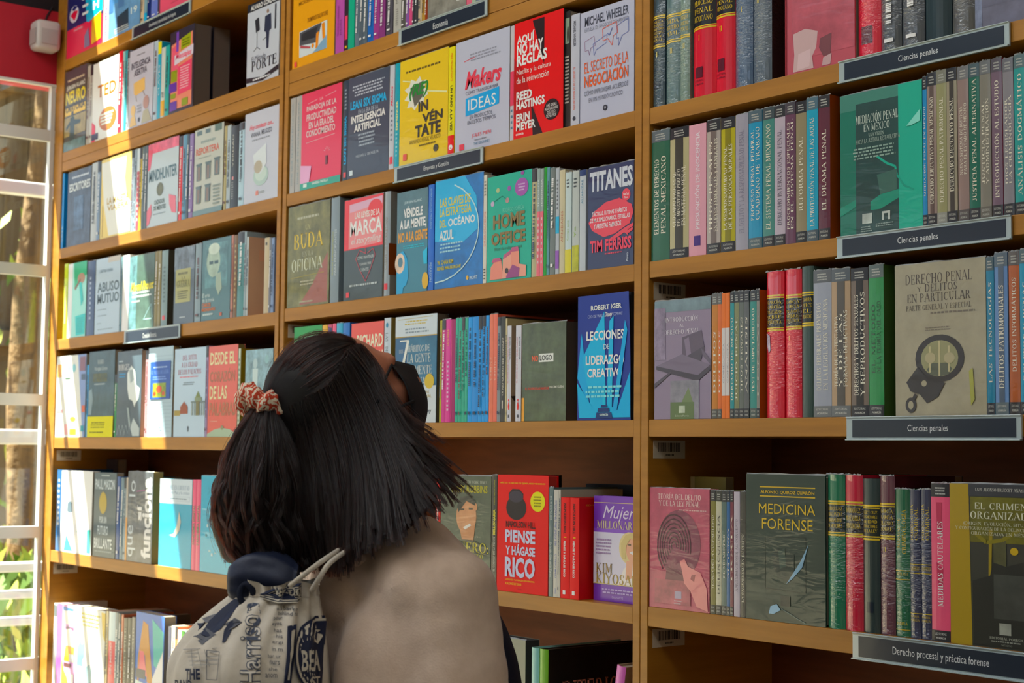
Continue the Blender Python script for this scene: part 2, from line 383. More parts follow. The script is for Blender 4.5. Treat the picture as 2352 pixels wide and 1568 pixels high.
# ------------------------------------------------------------------ bookcases
U = {'A': -2.4685, 'B1': -1.7571, 'B2': -1.7336, 'C2': -1.082, 'C3': -1.0618, 'R': -.41}
def uz(w): return CAM_H + w*D
SH = {
 1: [(.638, .6211), (.4827, .4515), (.3235, .3067), (.1745, .1575), (.015, -.0026), (-.1673, -.1855), (-.40, -.418)],
 2: [(.638, .6211), (.4836, .4496), (.3238, .3082), (.1771, .1608), (.0303, .0144), (-.1434, -.159), (-.40, -.418)],
 3: [(.638, .6211), (.4836, .4496), (.3225, .3069), (.1775, .1622), (.0303, .0145), (-.1410, -.1591), (-.40, -.418)]}
SX = {1: (U['A']*D, U['B1']*D), 2: (U['B2']*D, U['C2']*D), 3: (U['C3']*D, U['R']*D)}
B_DEPTH = .33
TH = .0185
CASE_NAME = {1: 'tall wooden bookcase beside the glass front, farthest from the camera', 2: 'middle wooden bookcase, behind the person', 3: 'nearest wooden bookcase, filled with law books'}
for n in (1, 2, 3):
    x0, x1 = SX[n]; z_top = uz(.80)
    c = empty('bookcase', (x0, D, 0)); tag(c, CASE_NAME[n], 'bookcase', 'bookcases along the wall')
    for (xa, xb) in ((x0 - TH, x0), (x1, x1 + TH)):
        if n == 1 and xa < x0: xa -= .004
        b = MB(); b.box(xa - x0, xb - x0, 0, B_DEPTH, 0, z_top); bev(b.build('side_panel', M_WOOD, c), .0015)
    b = MB(); b.box(0, x1 - x0, B_DEPTH - .012, B_DEPTH - .002, .05, z_top - .02); b.build('back_panel', M_BACK, c)
    b = MB(); b.box(0, x1 - x0, .002, B_DEPTH - .013, z_top - .03, z_top - .001); b.build('top_panel', M_WOOD, c)
    b = MB(); b.box(0, x1 - x0, .02, .04, 0, .08); b.build('plinth', M_WOOD, c)
    for i, (wt, wb_) in enumerate(SH[n]):
        zt, zb = uz(wt), uz(wb_)
        if i == 1:                                    # the joint between the stacked upper and lower carcass
            zm = (zt + zb)/2
            for (a_, b_) in ((zt, zm + .0006), (zm - .0006, zb)):
                b = MB(); b.box(.0005, x1 - x0 - .0005, .001, B_DEPTH - .013, b_, a_); bev(b.build('shelf', M_WOOD, c), .0012)
        else:
            b = MB(); b.box(.0005, x1 - x0 - .0005, .001, B_DEPTH - .013, zb, zt); bev(b.build('shelf', M_WOOD, c), .0012)
    # stock stickers with bar codes on the inner side of the panel, under the shelves
    for i in {1: (4, 5), 2: (3,), 3: (2, 3, 4, 5)}[n]:
        z1 = uz(SH[n][i][1]) - .004
        b = MB(); y0, y1 = .012, .090
        b.box(.0002, .0008, y0, y1, z1 - .034, z1 - .002, '#cfc4b0'); g = random.Random(n*10 + i); yy = y0 + .012
        while yy < y1 - .012:
            w_ = .0007 + .0014*g.random(); b.box(.0009, .0011, yy, yy + w_, z1 - .022, z1 - .006, '#1c1814'); yy += w_ + .0008 + .0012*g.random()
        yy = y0 + .03
        for k in range(7): b.box(.0009, .0011, yy, yy + .0018, z1 - .029, z1 - .026, '#3a342c'); yy += .003
        b.build('barcode_sticker', INK['m'], c)

m = MB(); m.box(XF + .004, SX[1][0] - TH - .0045, D + .001, D + .03, 0, Z_CEIL); struct('trim_2', m, M_WOOD)

# ------------------------------------------------------------------ clear label strips on the shelf edges
M_ACRYL = principled('clear_acrylic_edge', '#aebdc0', .2, .6, .5)
def strip(n, sh, xl, xr, text, label, fit=(.36, .62)):
    wt, wb_ = SH[n][sh]; zt, zb = uz(wt), uz(wb_)
    if sh == 1: zb = (zt+zb)/2 + .001
    ym = CY
    X0 = on_wall(xl[0], xl[1])[0]; X1 = on_wall(xr[0], xr[1])[0]
    h = (zt - zb) + .006
    s = empty('shelf_label', (X0, D - .0005, zb - .006)); tag(s, label, 'sign', 'clear label strips on the shelf edges'); w = X1 - X0
    m = MB(); m.box(0, w, -.0035, 0, 0, h); m.box(0, w, -.0075, 0, 0, .0022); m.box(0, w, -.0055, -.0035, h - .0016, h); bev(m.build('holder', M_ACRYL, s), .0005)
    c = MB(); mx = .012; c.box(mx, w - mx*.7, -.0043, -.0036, .0045, h - .005, '#1f2a3a')
    def fn(p, q, e): return (mx + p*(w - 1.7*mx), -.0043 - e, .0045 + q*(h - .0095))
    tw = fit[1] - fit[0]
    lay(c, [T(text, fit[0], .3, fit[1], .78, '#dfe3e6')], fn, 10)
    c.build('card', INK['g'], s)

# ------------------------------------------------------------------ books
INK_GAIN = 1.2
def alb(c):
    v = lin(c); g = .25*v[0] + .6*v[1] + .15*v[2]
    return tuple(max(.004, min(.86, (g + (q-g)*1.26)*INK_GAIN)) for q in v)
def tone(c):
    """everyday colour word of a printed colour"""
    import colorsys
    h = c.lstrip('#'); h = ''.join(q*2 for q in h) if len(h) == 3 else h
    r, g, b = [int(h[i:i+2], 16)/255 for i in (0, 2, 4)]
    H, s, v = colorsys.rgb_to_hsv(r, g, b); H *= 360
    if v < .2: return 'black'
    if s < .16: return 'white' if v > .8 else 'pale grey' if v > .66 else 'grey' if v > .42 else 'dark grey'
    n = ('red' if H < 14 or H > 346 else 'orange' if H < 36 else 'yellow' if H < 66 else 'green' if H < 160 else 'teal' if H < 192 else 'blue' if H < 245 else 'purple' if H < 290 else 'pink')
    if n == 'orange' and (v < .62 or s < .5): n = 'brown' if v < .62 else 'tan'
    if n == 'yellow' and s < .42: n = 'cream' if v > .6 else 'khaki'
    return ('dark ' if v < .38 and n not in ('brown',) else 'pale ' if s < .38 and n not in ('cream', 'khaki', 'tan', 'brown') else '') + n
ORD = ['first', 'second', 'third', 'fourth', 'fifth', 'sixth', 'seventh', 'eighth', 'ninth', 'tenth', 'eleventh', 'twelfth', 'thirteenth', 'fourteenth', 'fifteenth', 'sixteenth', 'seventeenth', 'eighteenth', 'nineteenth', 'twentieth', 'twenty-first', 'twenty-second']
USED = {}
def C(xl, xr, yt, col, label, art=(), a=None, **o): return dict(k='C', xl=xl, xr=xr, yt=yt, col=col, label=label, art=list(art), a=a, **o)
def Sp(xl, xr, yt, col, label=None, art=None, a=None, **o): return dict(k='S', xl=xl, xr=xr, yt=yt, col=col, label=label, art=art, a=a, **o)
def y_of(x, z, Y):
    y0, y1 = -900.0, 2400.0
    for _ in range(40):
        y = (y0 + y1)/2
        if on_wall(x, y, Y)[1] > z: y0 = y
        else: y1 = y
    return (y0 + y1)/2
def spine_art(col, g, t, h):
    """a title too small to read, as strokes"""
    c = lin(col); lum = .2*c[0] + .7*c[1] + .1*c[2]
    ink = '#e6e6e2' if lum < .22 else g.choice(['#3a3a42', '#5b3a3a', '#2c3c55'])
    it = []; q = .08 + .1*g.random(); e = .55 + .3*g.random()
    a, b = (.3, .66) if t < .016 else (.36, .64)
    while q < e:
        d = .006 + .012*g.random(); it.append(R(a, q, b, q + d, ink)); q += d + (.004 if g.random() < .8 else .02)
    if g.random() < .7: it.append(R(.28, .9, .72, .93, ink))
    if g.random() < .3:
        it.insert(0, R(0, 0, 1, .08 + .06*g.random(), '#2b2b30'))
    return it
def book(n, row, b, prev, group, label):
    g = random.Random(int(b['xl']*7 + b['yt']*3))
    z0 = uz(SH[n][row][0]) + .0004 + b.get('dz', 0)
    Y = D + .0035 + b.get('sb', 0.0)
    xm = (b['xl'] + b['xr'])/2
    yb = y_of(xm, z0, Y); ym = (b['yt'] + yb)/2
    X0, X1 = on_wall(b['xl'], ym, Y)[0], on_wall(b['xr'], ym, Y)[0]
    h = on_wall(xm, b['yt'], Y)[1] - z0
    if 'h' in b: h = b['h']
    h = min(h, (uz(SH[n][row-1][1]) if row else uz(.80) - .031) - z0 - .006)
    lo, hi = SX[n]
    X0 = max(X0, lo + .0012)
    if not b.get('free'): X0 = max(X0, prev + .0004)
    X1 = max(X1, X0 + .0035); X1 = min(X1, hi - .0012)
    w = X1 - X0; fin = b.get('fin', 'g'); hard = b.get('hard', False); c = .0026 if hard else .0007; ov = .0028 if hard else .0004
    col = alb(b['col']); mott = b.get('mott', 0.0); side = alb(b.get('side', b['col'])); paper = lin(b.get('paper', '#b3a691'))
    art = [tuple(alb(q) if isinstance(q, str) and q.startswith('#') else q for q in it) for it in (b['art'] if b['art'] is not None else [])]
    root = empty('hardback_book' if hard else 'paperback_book', (X0, Y, z0)); tag(root, label, 'book', group)
    mb, pg = MB(), MB()
    if b['k'] == 'C':
        th = b.get('th', .022)
        if 'curl' in b:      # a soft cover bowed outward at one upper corner
            k = 10; v, f = [], []
            for i in range(k+1):
                for j in range(k+1):
                    p, q = i/k, j/k; v.append((p*w, -b['curl']*(p**2)*(q**2) , q*h))
            f = [(i*(k+1)+j, (i+1)*(k+1)+j, (i+1)*(k+1)+j+1, i*(k+1)+j+1) for i in range(k) for j in range(k)]
            mb.add(v, f, col, mott)
            fn = lambda p, q, e: (p*w, -b['curl']*(p**2)*(q**2) - e - .0003, q*h)
        else:
            mb.box(0, w, 0, c, 0, h, col, mott); fn = lambda p, q, e: (p*w, -e, q*h)
        mb.box(0, w, th - c, th, 0, h, side); mb.box(0, c, c, th - c, 0, h, side)
        pg.box(c, w - max(ov, .0008), c, th - c, ov, h - ov - .0004, paper)
        lay(mb, art, fn, w/h)
    else:
        dp = b.get('dp', .150 + .02*g.random())
        bulge = .16*w if hard else .03*w
        k = 8 if hard else 4
        def yb_(p): return -bulge*(1 - (2*p-1)**2)
        v, f = [], []
        for i in range(k+1):
            p = i/k; v += [(p*w, yb_(p) + bulge, 0), (p*w, yb_(p) + bulge, h)]
        f = [(2*i, 2*i+2, 2*i+3, 2*i+1) for i in range(k)]
        o = len(v)
        for i in range(k+1):
            p = i/k; v += [(p*w, yb_(p) + bulge + c, 0), (p*w, yb_(p) + bulge + c, h)]
        f += [(o+2*i, o+2*i+1, o+2*i+3, o+2*i+2) for i in range(k)]
        f += [(2*i, o+2*i, o+2*i+2, 2*i+2) for i in range(k)] + [(2*i+1, 2*i+3, o+2*i+3, o+2*i+1) for i in range(k)]
        mb.add(v, f, col, mott)
        mb.box(0, c, bulge, dp, 0, h, side); mb.box(w - c, w, bulge, dp, 0, h, side, b.get('smott', 0))
        pg.box(c, w - c, bulge + c, dp - max(ov, .001), ov, h - ov - .0004, paper)
        if b['art'] is None: art = [tuple(alb(q) if isinstance(q, str) and q.startswith('#') else q for q in it) for it in spine_art(b['col'], g, w, h)]
        lay(mb, art, lambda p, q, e: (p*w, yb_(p) + bulge - e, q*h), w/h)
        if 'sart' in b:
            sa = [tuple(alb(q) if isinstance(q, str) and q.startswith('#') else q for q in it) for it in b['sart']]
            lay(mb, sa, lambda p, q, e: (w + e, p*dp, q*h), dp/h)
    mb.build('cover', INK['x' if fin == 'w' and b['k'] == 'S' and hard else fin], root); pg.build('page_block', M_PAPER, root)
    for (nm, items, f2) in b.get('extra', ()):        # bands and stickers wrapped on the cover
        e = MB(); ia = [tuple(alb(q) if isinstance(q, str) and q.startswith('#') else q for q in it) for it in items]
        lay(e, ia, (lambda p, q, ee: (p*w, -ee - .0012, q*h)), w/h); e.build(nm, INK[f2], root)
    if fin == 'w' and b.get('flap', True) and h > .1:  # the crimped seam of the shrink-wrap standing on the top edge
        e = MB(); kk = 9; v, f = [], []
        L_ = w if b['k'] == 'C' else w
        for i in range(kk+1):
            p = i/kk; hh = .0008 + .0022*g.random()
            v += [(p*L_, .001 + .0012*g.random(), h - .0002), (p*L_, .0005 + .003*g.random(), h + hh)]
        f = [(2*i, 2*i+2, 2*i+3, 2*i+1) for i in range(kk)]
        e.add(v, f, (.55, .58, .6)); e.build('plastic_wrap_seam', M_FILM, root)
    if b.get('lean'):
        root.rotation_euler = (0, math.radians(b['lean']), 0)
    if b.get('back'):
        root.rotation_euler = (math.radians(-b['back']), 0, 0)
    return X1 if not b.get('free') else prev
def film_material():
    t = NT('plastic_film'); mx = t.node('ShaderNodeMixShader'); tr = t.node('ShaderNodeBsdfTransparent'); gl = t.node('ShaderNodeBsdfPrincipled', Roughness=.15)
    gl.inputs['Base Color'].default_value = (.6, .63, .65, 1); mx.inputs[0].default_value = .55
    t.link(tr.outputs[0], mx.inputs[1]); t.link(gl.outputs[0], mx.inputs[2]); t.link(mx.outputs[0], t.out.inputs[0]); return t.m
M_FILM = film_material()
CASE = {1: 'the bookcase by the glass front', 2: 'the middle bookcase', 3: 'the law bookcase'}
LEVEL = {0: 'highest', 1: 'second', 2: 'third', 3: 'fourth', 4: 'fifth', 5: 'sixth', 6: 'seventh'}
def shelf_row(n, row, books):
    prev = SX[n][0]; anchor = None; k = 0
    group = 'books on the %s shelf of %s' % (LEVEL[row], CASE[n])
    for b in books:
        lab = b['label']
        if lab is None:
            k += 1
            wd = 'thin ' if b['xr'] - b['xl'] < 11 else ''
            if anchor: lab = '%s%s book spine, %s to the right of %s' % (wd, tone(b['col']), ORD[k-1], anchor)
            else: lab = '%s%s book spine, %s from the panel, %s shelf of %s' % (wd, tone(b['col']), ORD[k-1], LEVEL[row], CASE[n].replace('the ', ''))
        elif b.get('a'):
            anchor = b['a']; k = 0
        else: k += 1
        if lab in USED: print('SAME LABEL', lab)
        USED[lab] = 1
        prev = book(n, row, b, prev, group, lab)

# ---- bookcase by the glass front
def words(s, c, q0=.12, q1=.86, x0=.25, x1=.75, st='us'): return [T(s, x0, q0, x1, q1, c, st)]
shelf_row(1, 0, [
 C(139.5, 236, -78, '#e2475c', 'red and navy language book with a flag balloon, first on the highest shelf', [
   R(0, .28, 1, .66, '#25265a'), P('#18a5c8', (.5, .28), (1, .28), (1, .62), (.62, .68), (.56, .66)), E(.2, .5, .13, .1, '#c9c4cc'), P('#d0374d', (.09, .5), (.2, .46), (.31, .48), (.22, .58)), P('#2a2a66', (.12, .44), (.2, .4), (.3, .43), (.2, .46)),
   R(.42, .36, .62, .39, '#e9e7ea'), R(.44, .45, .6, .48, '#e9e7ea'), R(.44, .54, .6, .57, '#e9e7ea'), E(.82, .36, .08, .06, '#dfe6ee'), P('#d0374d', (.76, .35), (.88, .33), (.84, .4)), T('H', .74, .47, .9, .57, '#eef2f5', 'B'),
   P('#d9a548', (.72, .66), (.96, .62), (.97, .93), (.72, .96)), P('#7c6f8c', (.52, .82), (.62, .74), (.68, .96), (.52, .96)), G(.2, .68, .5, .72, 1, '#f0a0aa')], a='the flag balloon book', fin='g'),
 Sp(238, 250, -60, '#d9cfe0', 'white and purple book spine beside the flag balloon book', [T('IDIOMAS', .3, .5, .7, .9, '#8a4fa0', 'ub')]),
 C(250.5, 322, -80, '#6f93b8', 'pale blue book with dark figures and the number 19', [R(0, 0, 1, .5, '#5f8fbf', .5), R(0, .4, .15, .62, '#4a6a94'), R(.3, .36, .5, .6, '#5a7aa6'), R(.7, .3, .9, .55, '#48719e'), P('#2f3d4a', (.28, .72), (.64, .66), (.66, .95), (.3, .97)), T('19', .72, .68, .92, .78, '#cfdbe6', 'b'), G(.2, .88, .7, .97, 3, '#cdd8e2')], a='the blue 19 book', mott=.25),
 Sp(324, 331, -70, '#c8b7a0', None), Sp(331.5, 338, -60, '#7d9aa8', None, [R(0, .8, 1, .97, '#2aa0c8')]), Sp(338.5, 346, -60, '#1d2c63', None), Sp(347, 362, -58, '#6b78b8', None), Sp(362.5, 368, -60, '#3d3442', None),
 C(369, 441, -98, '#e86478', 'salmon pink book above the dark label strip on the highest shelf', [E(.5, .72, .1, .06, '#8f5560'), G(.35, .84, .6, .88, 1, '#a84a58')], a='the salmon pink book'),
 C(443, 520, -115, '#22285e', 'navy blue book on the highest shelf, cut by the photo edge', [G(.2, .6, .8, .8, 4, '#cfd3e6')], a='the navy book'),
 Sp(521, 534, -140, '#8a8f9a'), Sp(535, 548, -140, '#b99a55'), Sp(549, 566, -140, '#445a77'), Sp(567, 580, -150, '#9a4a4a')])
shelf_row(1, 1, [
 C(147, 198, 158, '#4b4540', 'dark book titled NEURO in yellow over a standing man', [
   R(0, .0, 1, .16, '#4a4248'), G(.08, .1, .92, .15, 1, '#c9b9a0'), T('JÜRGEN KLARIĆ', .08, .17, .92, .25, '#dcd8d0', 'b'), T('NEURO', .05, .26, .95, .42, '#e9c51e', 'B'), R(.03, .46, .97, .56, '#d6b11c'), T('ORATORIA', .06, .43, .94, .52, '#3a3320', 'B'),
   R(0, .58, 1, .82, '#8a7a52', .6), E(.38, .55, .06, .035, '#40403c'), P('#2e3a3a', (.28, .6), (.38, .58), (.48, .6), (.5, .88), (.28, .88)), P('#2e3a3a', (.1, .7), (.3, .63), (.3, .68), (.12, .74)), P('#2e3a3a', (.46, .63), (.78, .66), (.74, .7), (.46, .7)), R(0, .88, 1, 1, '#54686a', .8)], a='the NEURO book', fin='w', side='#2a2624'),
 Sp(199, 206, 152, '#a9a39a'), Sp(206.5, 212, 150, '#b9b7b2'),
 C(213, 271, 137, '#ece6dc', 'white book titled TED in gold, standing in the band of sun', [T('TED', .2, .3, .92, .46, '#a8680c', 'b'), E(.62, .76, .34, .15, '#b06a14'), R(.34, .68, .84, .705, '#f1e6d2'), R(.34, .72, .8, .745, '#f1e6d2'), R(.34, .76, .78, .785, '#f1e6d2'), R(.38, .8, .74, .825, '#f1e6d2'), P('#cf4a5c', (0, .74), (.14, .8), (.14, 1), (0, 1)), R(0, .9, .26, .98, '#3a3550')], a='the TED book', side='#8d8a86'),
 Sp(272, 280, 118, '#d9434e'), Sp(280.5, 285, 119, '#9fbfc0'), Sp(285.5, 291, 117, '#4a9aa4'), Sp(291.5, 296, 117, '#a8adb4'),
 C(297, 351, 109, '#b9b9c6', 'pale lilac book titled INTELIGENCIA ASERTIVA with two heads and speech bubbles', [G(.3, .07, .65, .1, 1, '#77777f'), T('INTELIGENCIA', .08, .16, .88, .245, '#3c3f4a', 'b'), T('ASERTIVA', .2, .26, .74, .345, '#3c3f4a', 'b'), P('#d8b37c', (.2, .43), (.66, .4), (.68, .56), (.5, .58), (.3, .6), (.22, .57)), L('#8a7a6a', .006, (.3, .6), (.34, .68)), L('#8a7a6a', .006, (.6, .57), (.68, .64)),
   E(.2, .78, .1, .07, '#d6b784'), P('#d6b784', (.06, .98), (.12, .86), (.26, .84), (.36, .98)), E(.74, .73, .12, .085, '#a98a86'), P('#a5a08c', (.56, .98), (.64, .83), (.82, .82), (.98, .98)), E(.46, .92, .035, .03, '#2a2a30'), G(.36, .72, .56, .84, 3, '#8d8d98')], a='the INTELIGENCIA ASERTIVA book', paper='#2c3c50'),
 Sp(352, 361, 95, '#a9b8c4'), Sp(361.5, 369, 97, '#2c9ab4', None, [R(0, 0, 1, .16, '#d4cc2a'), T('CLAVES', .3, .3, .7, .7, '#e8f0f2', 'u')]), Sp(369.5, 378, 110, '#c2c8c4', None, [T('TU', .2, .64, .8, .72, '#2f4040', 'b'), R(0, .76, 1, .98, '#e0a62c')]), Sp(378.5, 388, 105, '#2a9a98'),
 C(390, 445, 66, '#2c2c38', 'dark thick book titled Mensajes with pink, green and purple panels', [P('#e98a78', (.06, .16), (.93, .08), (.93, .96), (.06, .96)), P('#ee6a7c', (.08, .2), (.36, .16), (.36, .5), (.08, .5)), R(.26, .02, .36, .26, '#6a4aa0'), P('#8f9a2e', (.46, .12), (.86, .085), (.86, .24), (.46, .26)), G(.5, .13, .82, .23, 3, '#3f4a10'), P('#c9c3d0', (.2, .3), (.97, .24), (.97, .36), (.2, .42)), T('Mensajes', .24, .285, .9, .38, '#e0506a', 'bi'),
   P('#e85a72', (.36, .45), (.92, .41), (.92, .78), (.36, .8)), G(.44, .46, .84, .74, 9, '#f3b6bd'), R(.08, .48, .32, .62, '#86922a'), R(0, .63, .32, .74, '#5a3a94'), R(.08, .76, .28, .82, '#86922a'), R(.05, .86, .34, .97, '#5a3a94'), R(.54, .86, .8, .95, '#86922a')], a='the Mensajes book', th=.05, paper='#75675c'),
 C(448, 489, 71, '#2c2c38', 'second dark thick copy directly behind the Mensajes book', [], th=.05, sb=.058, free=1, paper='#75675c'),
 C(568, 641, -2, '#b7bcc6', 'pale grey book titled PORTE with a man in a suit, beside an empty gap', [R(0, 0, 1, .1, '#23252c'), T('ALVARO GORDOA', .1, .025, .92, .085, '#dfe2e6', 'b'), P('#2b2d33', (.24, .22), (.36, .2), (.4, .36), (.28, .38)), E(.64, .17, .035, .025, '#8a7468'), P('#2e3446', (.56, .22), (.74, .21), (.76, .4), (.7, .42), (.68, .62), (.62, .62), (.6, .42), (.54, .4)), R(.86, .12, .9, .42, '#2c3036'), L('#3a3f46', .004, (.32, .38), (.32, .56)), L('#3a3f46', .004, (.22, .6), (.32, .56), (.42, .6)), L('#3a3f46', .004, (.5, .5), (.62, .48)),
   T('El Método', .16, .66, .6, .72, '#6a6e78', ''), T('PORTE', .16, .72, .94, .84, '#20232a', 'sb'), P('#23252c', (0, .9), (.5, .94), (1, .86), (1, .92), (.5, .99), (0, .96)), G(.2, .93, .8, .97, 1, '#d5d7db')], a='the PORTE book')])
shelf_row(1, 2, [
 Sp(138, 146, 392, '#1f86c2', 'bright blue thin book at the panel, third shelf by the glass front', [T('ARTE', .3, .7, .7, .92, '#d5ecf4', 'u')], flap=False),
 C(155, 208, 390, '#3d4657', 'dark wrapped book titled ESCRITORES beside the bright blue thin book', [G(.15, .06, .9, .11, 1, '#c9cfd8'), T('ESCRITORES', .08, .16, .96, .27, '#d8dde4', 'b'), P('#8c6f96', (.38, .42), (.52, .36), (.5, .6), (.42, .66)), R(.3, .35, .7, .8, '#4d5f78', 1)], a='the ESCRITORES book', fin='w', mott=.8),
 Sp(209, 222, 374, '#aeb2b4', None, None, fin='w'), Sp(222.5, 230, 371, '#6f8096'),
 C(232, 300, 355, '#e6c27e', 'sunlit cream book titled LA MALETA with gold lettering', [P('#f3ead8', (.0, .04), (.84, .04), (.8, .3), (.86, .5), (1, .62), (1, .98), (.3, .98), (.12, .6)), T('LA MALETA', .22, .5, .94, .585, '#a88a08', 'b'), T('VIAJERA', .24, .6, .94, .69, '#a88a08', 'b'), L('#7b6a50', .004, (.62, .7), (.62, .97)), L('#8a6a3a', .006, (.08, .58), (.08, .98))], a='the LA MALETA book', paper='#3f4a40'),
 Sp(301, 307, 345, '#7e8894'), Sp(307.5, 313, 343, '#8d9aa4'), Sp(313.5, 319, 342, '#c9d2da', None, [R(0, .28, 1, 1, '#b5525a'), G(.3, .3, .7, .9, 9, '#e8d6d6')]), Sp(319.5, 325, 340, '#c8b038'), Sp(325.5, 331, 338, '#5a6468'), Sp(331.5, 338, 335, '#525a60'),
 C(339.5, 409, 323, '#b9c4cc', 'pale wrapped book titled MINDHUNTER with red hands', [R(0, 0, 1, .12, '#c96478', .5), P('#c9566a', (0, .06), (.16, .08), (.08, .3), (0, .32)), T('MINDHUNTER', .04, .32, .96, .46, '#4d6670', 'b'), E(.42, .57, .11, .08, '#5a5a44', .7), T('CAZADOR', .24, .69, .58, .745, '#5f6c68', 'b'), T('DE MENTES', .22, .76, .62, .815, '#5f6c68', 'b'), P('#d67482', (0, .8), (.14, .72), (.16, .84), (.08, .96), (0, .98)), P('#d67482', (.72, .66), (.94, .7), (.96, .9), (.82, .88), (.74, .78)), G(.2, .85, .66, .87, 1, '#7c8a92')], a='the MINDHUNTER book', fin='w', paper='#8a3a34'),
 Sp(411, 418, 313, '#d0474a'), Sp(418.5, 427, 311, '#5f87a0', fin='w'), Sp(427.5, 433, 309, '#3d4a52'), Sp(434, 443, 308, '#7f6a96', fin='w'),
 C(446, 512, 291, '#b4b6ae', 'grey book titled REPORTERA with a facade of windows', [R(.08, .02, .26, .07, '#5f7074'), R(.38, .02, .55, .07, '#5f7074'), R(.7, .0, .94, .08, '#55685f'), G(.2, .13, .78, .19, 1, '#8d9996'), T('REPORTERA', .06, .22, .86, .3, '#c0705e', 'b'), G(.15, .33, .66, .35, 1, '#86908e')] + [q for (x, y) in ((.08, .4), (.4, .4), (.7, .38), (.08, .66), (.4, .66)) for q in (R(x, y, x+.2, y+.02, '#59686a'), R(x+.02, y+.02, x+.18, y+.2, '#5f6a6c', .6), R(x+.06, y+.04, x+.14, y+.19, '#7d6d66'))] + [G(.68, .68, .95, .92, 6, '#77827e'), R(0, .94, 1, 1, '#6f8488')], a='the REPORTERA book', fin='g', th=.03, paper='#7a5a38'),
 Sp(514, 520, 290, '#a09468'), Sp(520.5, 529, 289, '#a3adb2', fin='w'), Sp(530, 547, 289, '#2a2c30', None, [T('VERDAD', .16, .1, .36, .5, '#b9b4a6', 'u'), R(.2, .62, .4, .66, '#c98a8a'), G(.15, .68, .4, .9, 8, '#9a9a96')]),
 Sp(548, 560, 283, '#a9c0cc', fin='w'),
 C(562, 639.5, 252, '#b9bcc8', 'silvery book with a tilted coffee cup, titled Hoy comienzo con', [T('Hoy comienzo con...', .14, .14, .84, .21, '#d0606a', 'bi'), T('VIVIANA', .18, .23, .46, .28, '#5f626c', 'b'), T('MELGOZO', .5, .22, .8, .275, '#5f626c', 'b'), G(.2, .3, .76, .33, 1, '#8a8d96'), E(.5, .72, .22, .11, '#a9bcb8'), E(.5, .7, .17, .08, '#bccac4'), P('#ccd2d6', (.26, .48), (.64, .38), (.66, .6), (.5, .7), (.34, .68)), E(.42, .62, .12, .07, '#a8a090'), R(.36, .88, .44, .93, '#c98478'), G(.46, .89, .62, .92, 2, '#7d8480')], a='the coffee cup book', fin='g')])
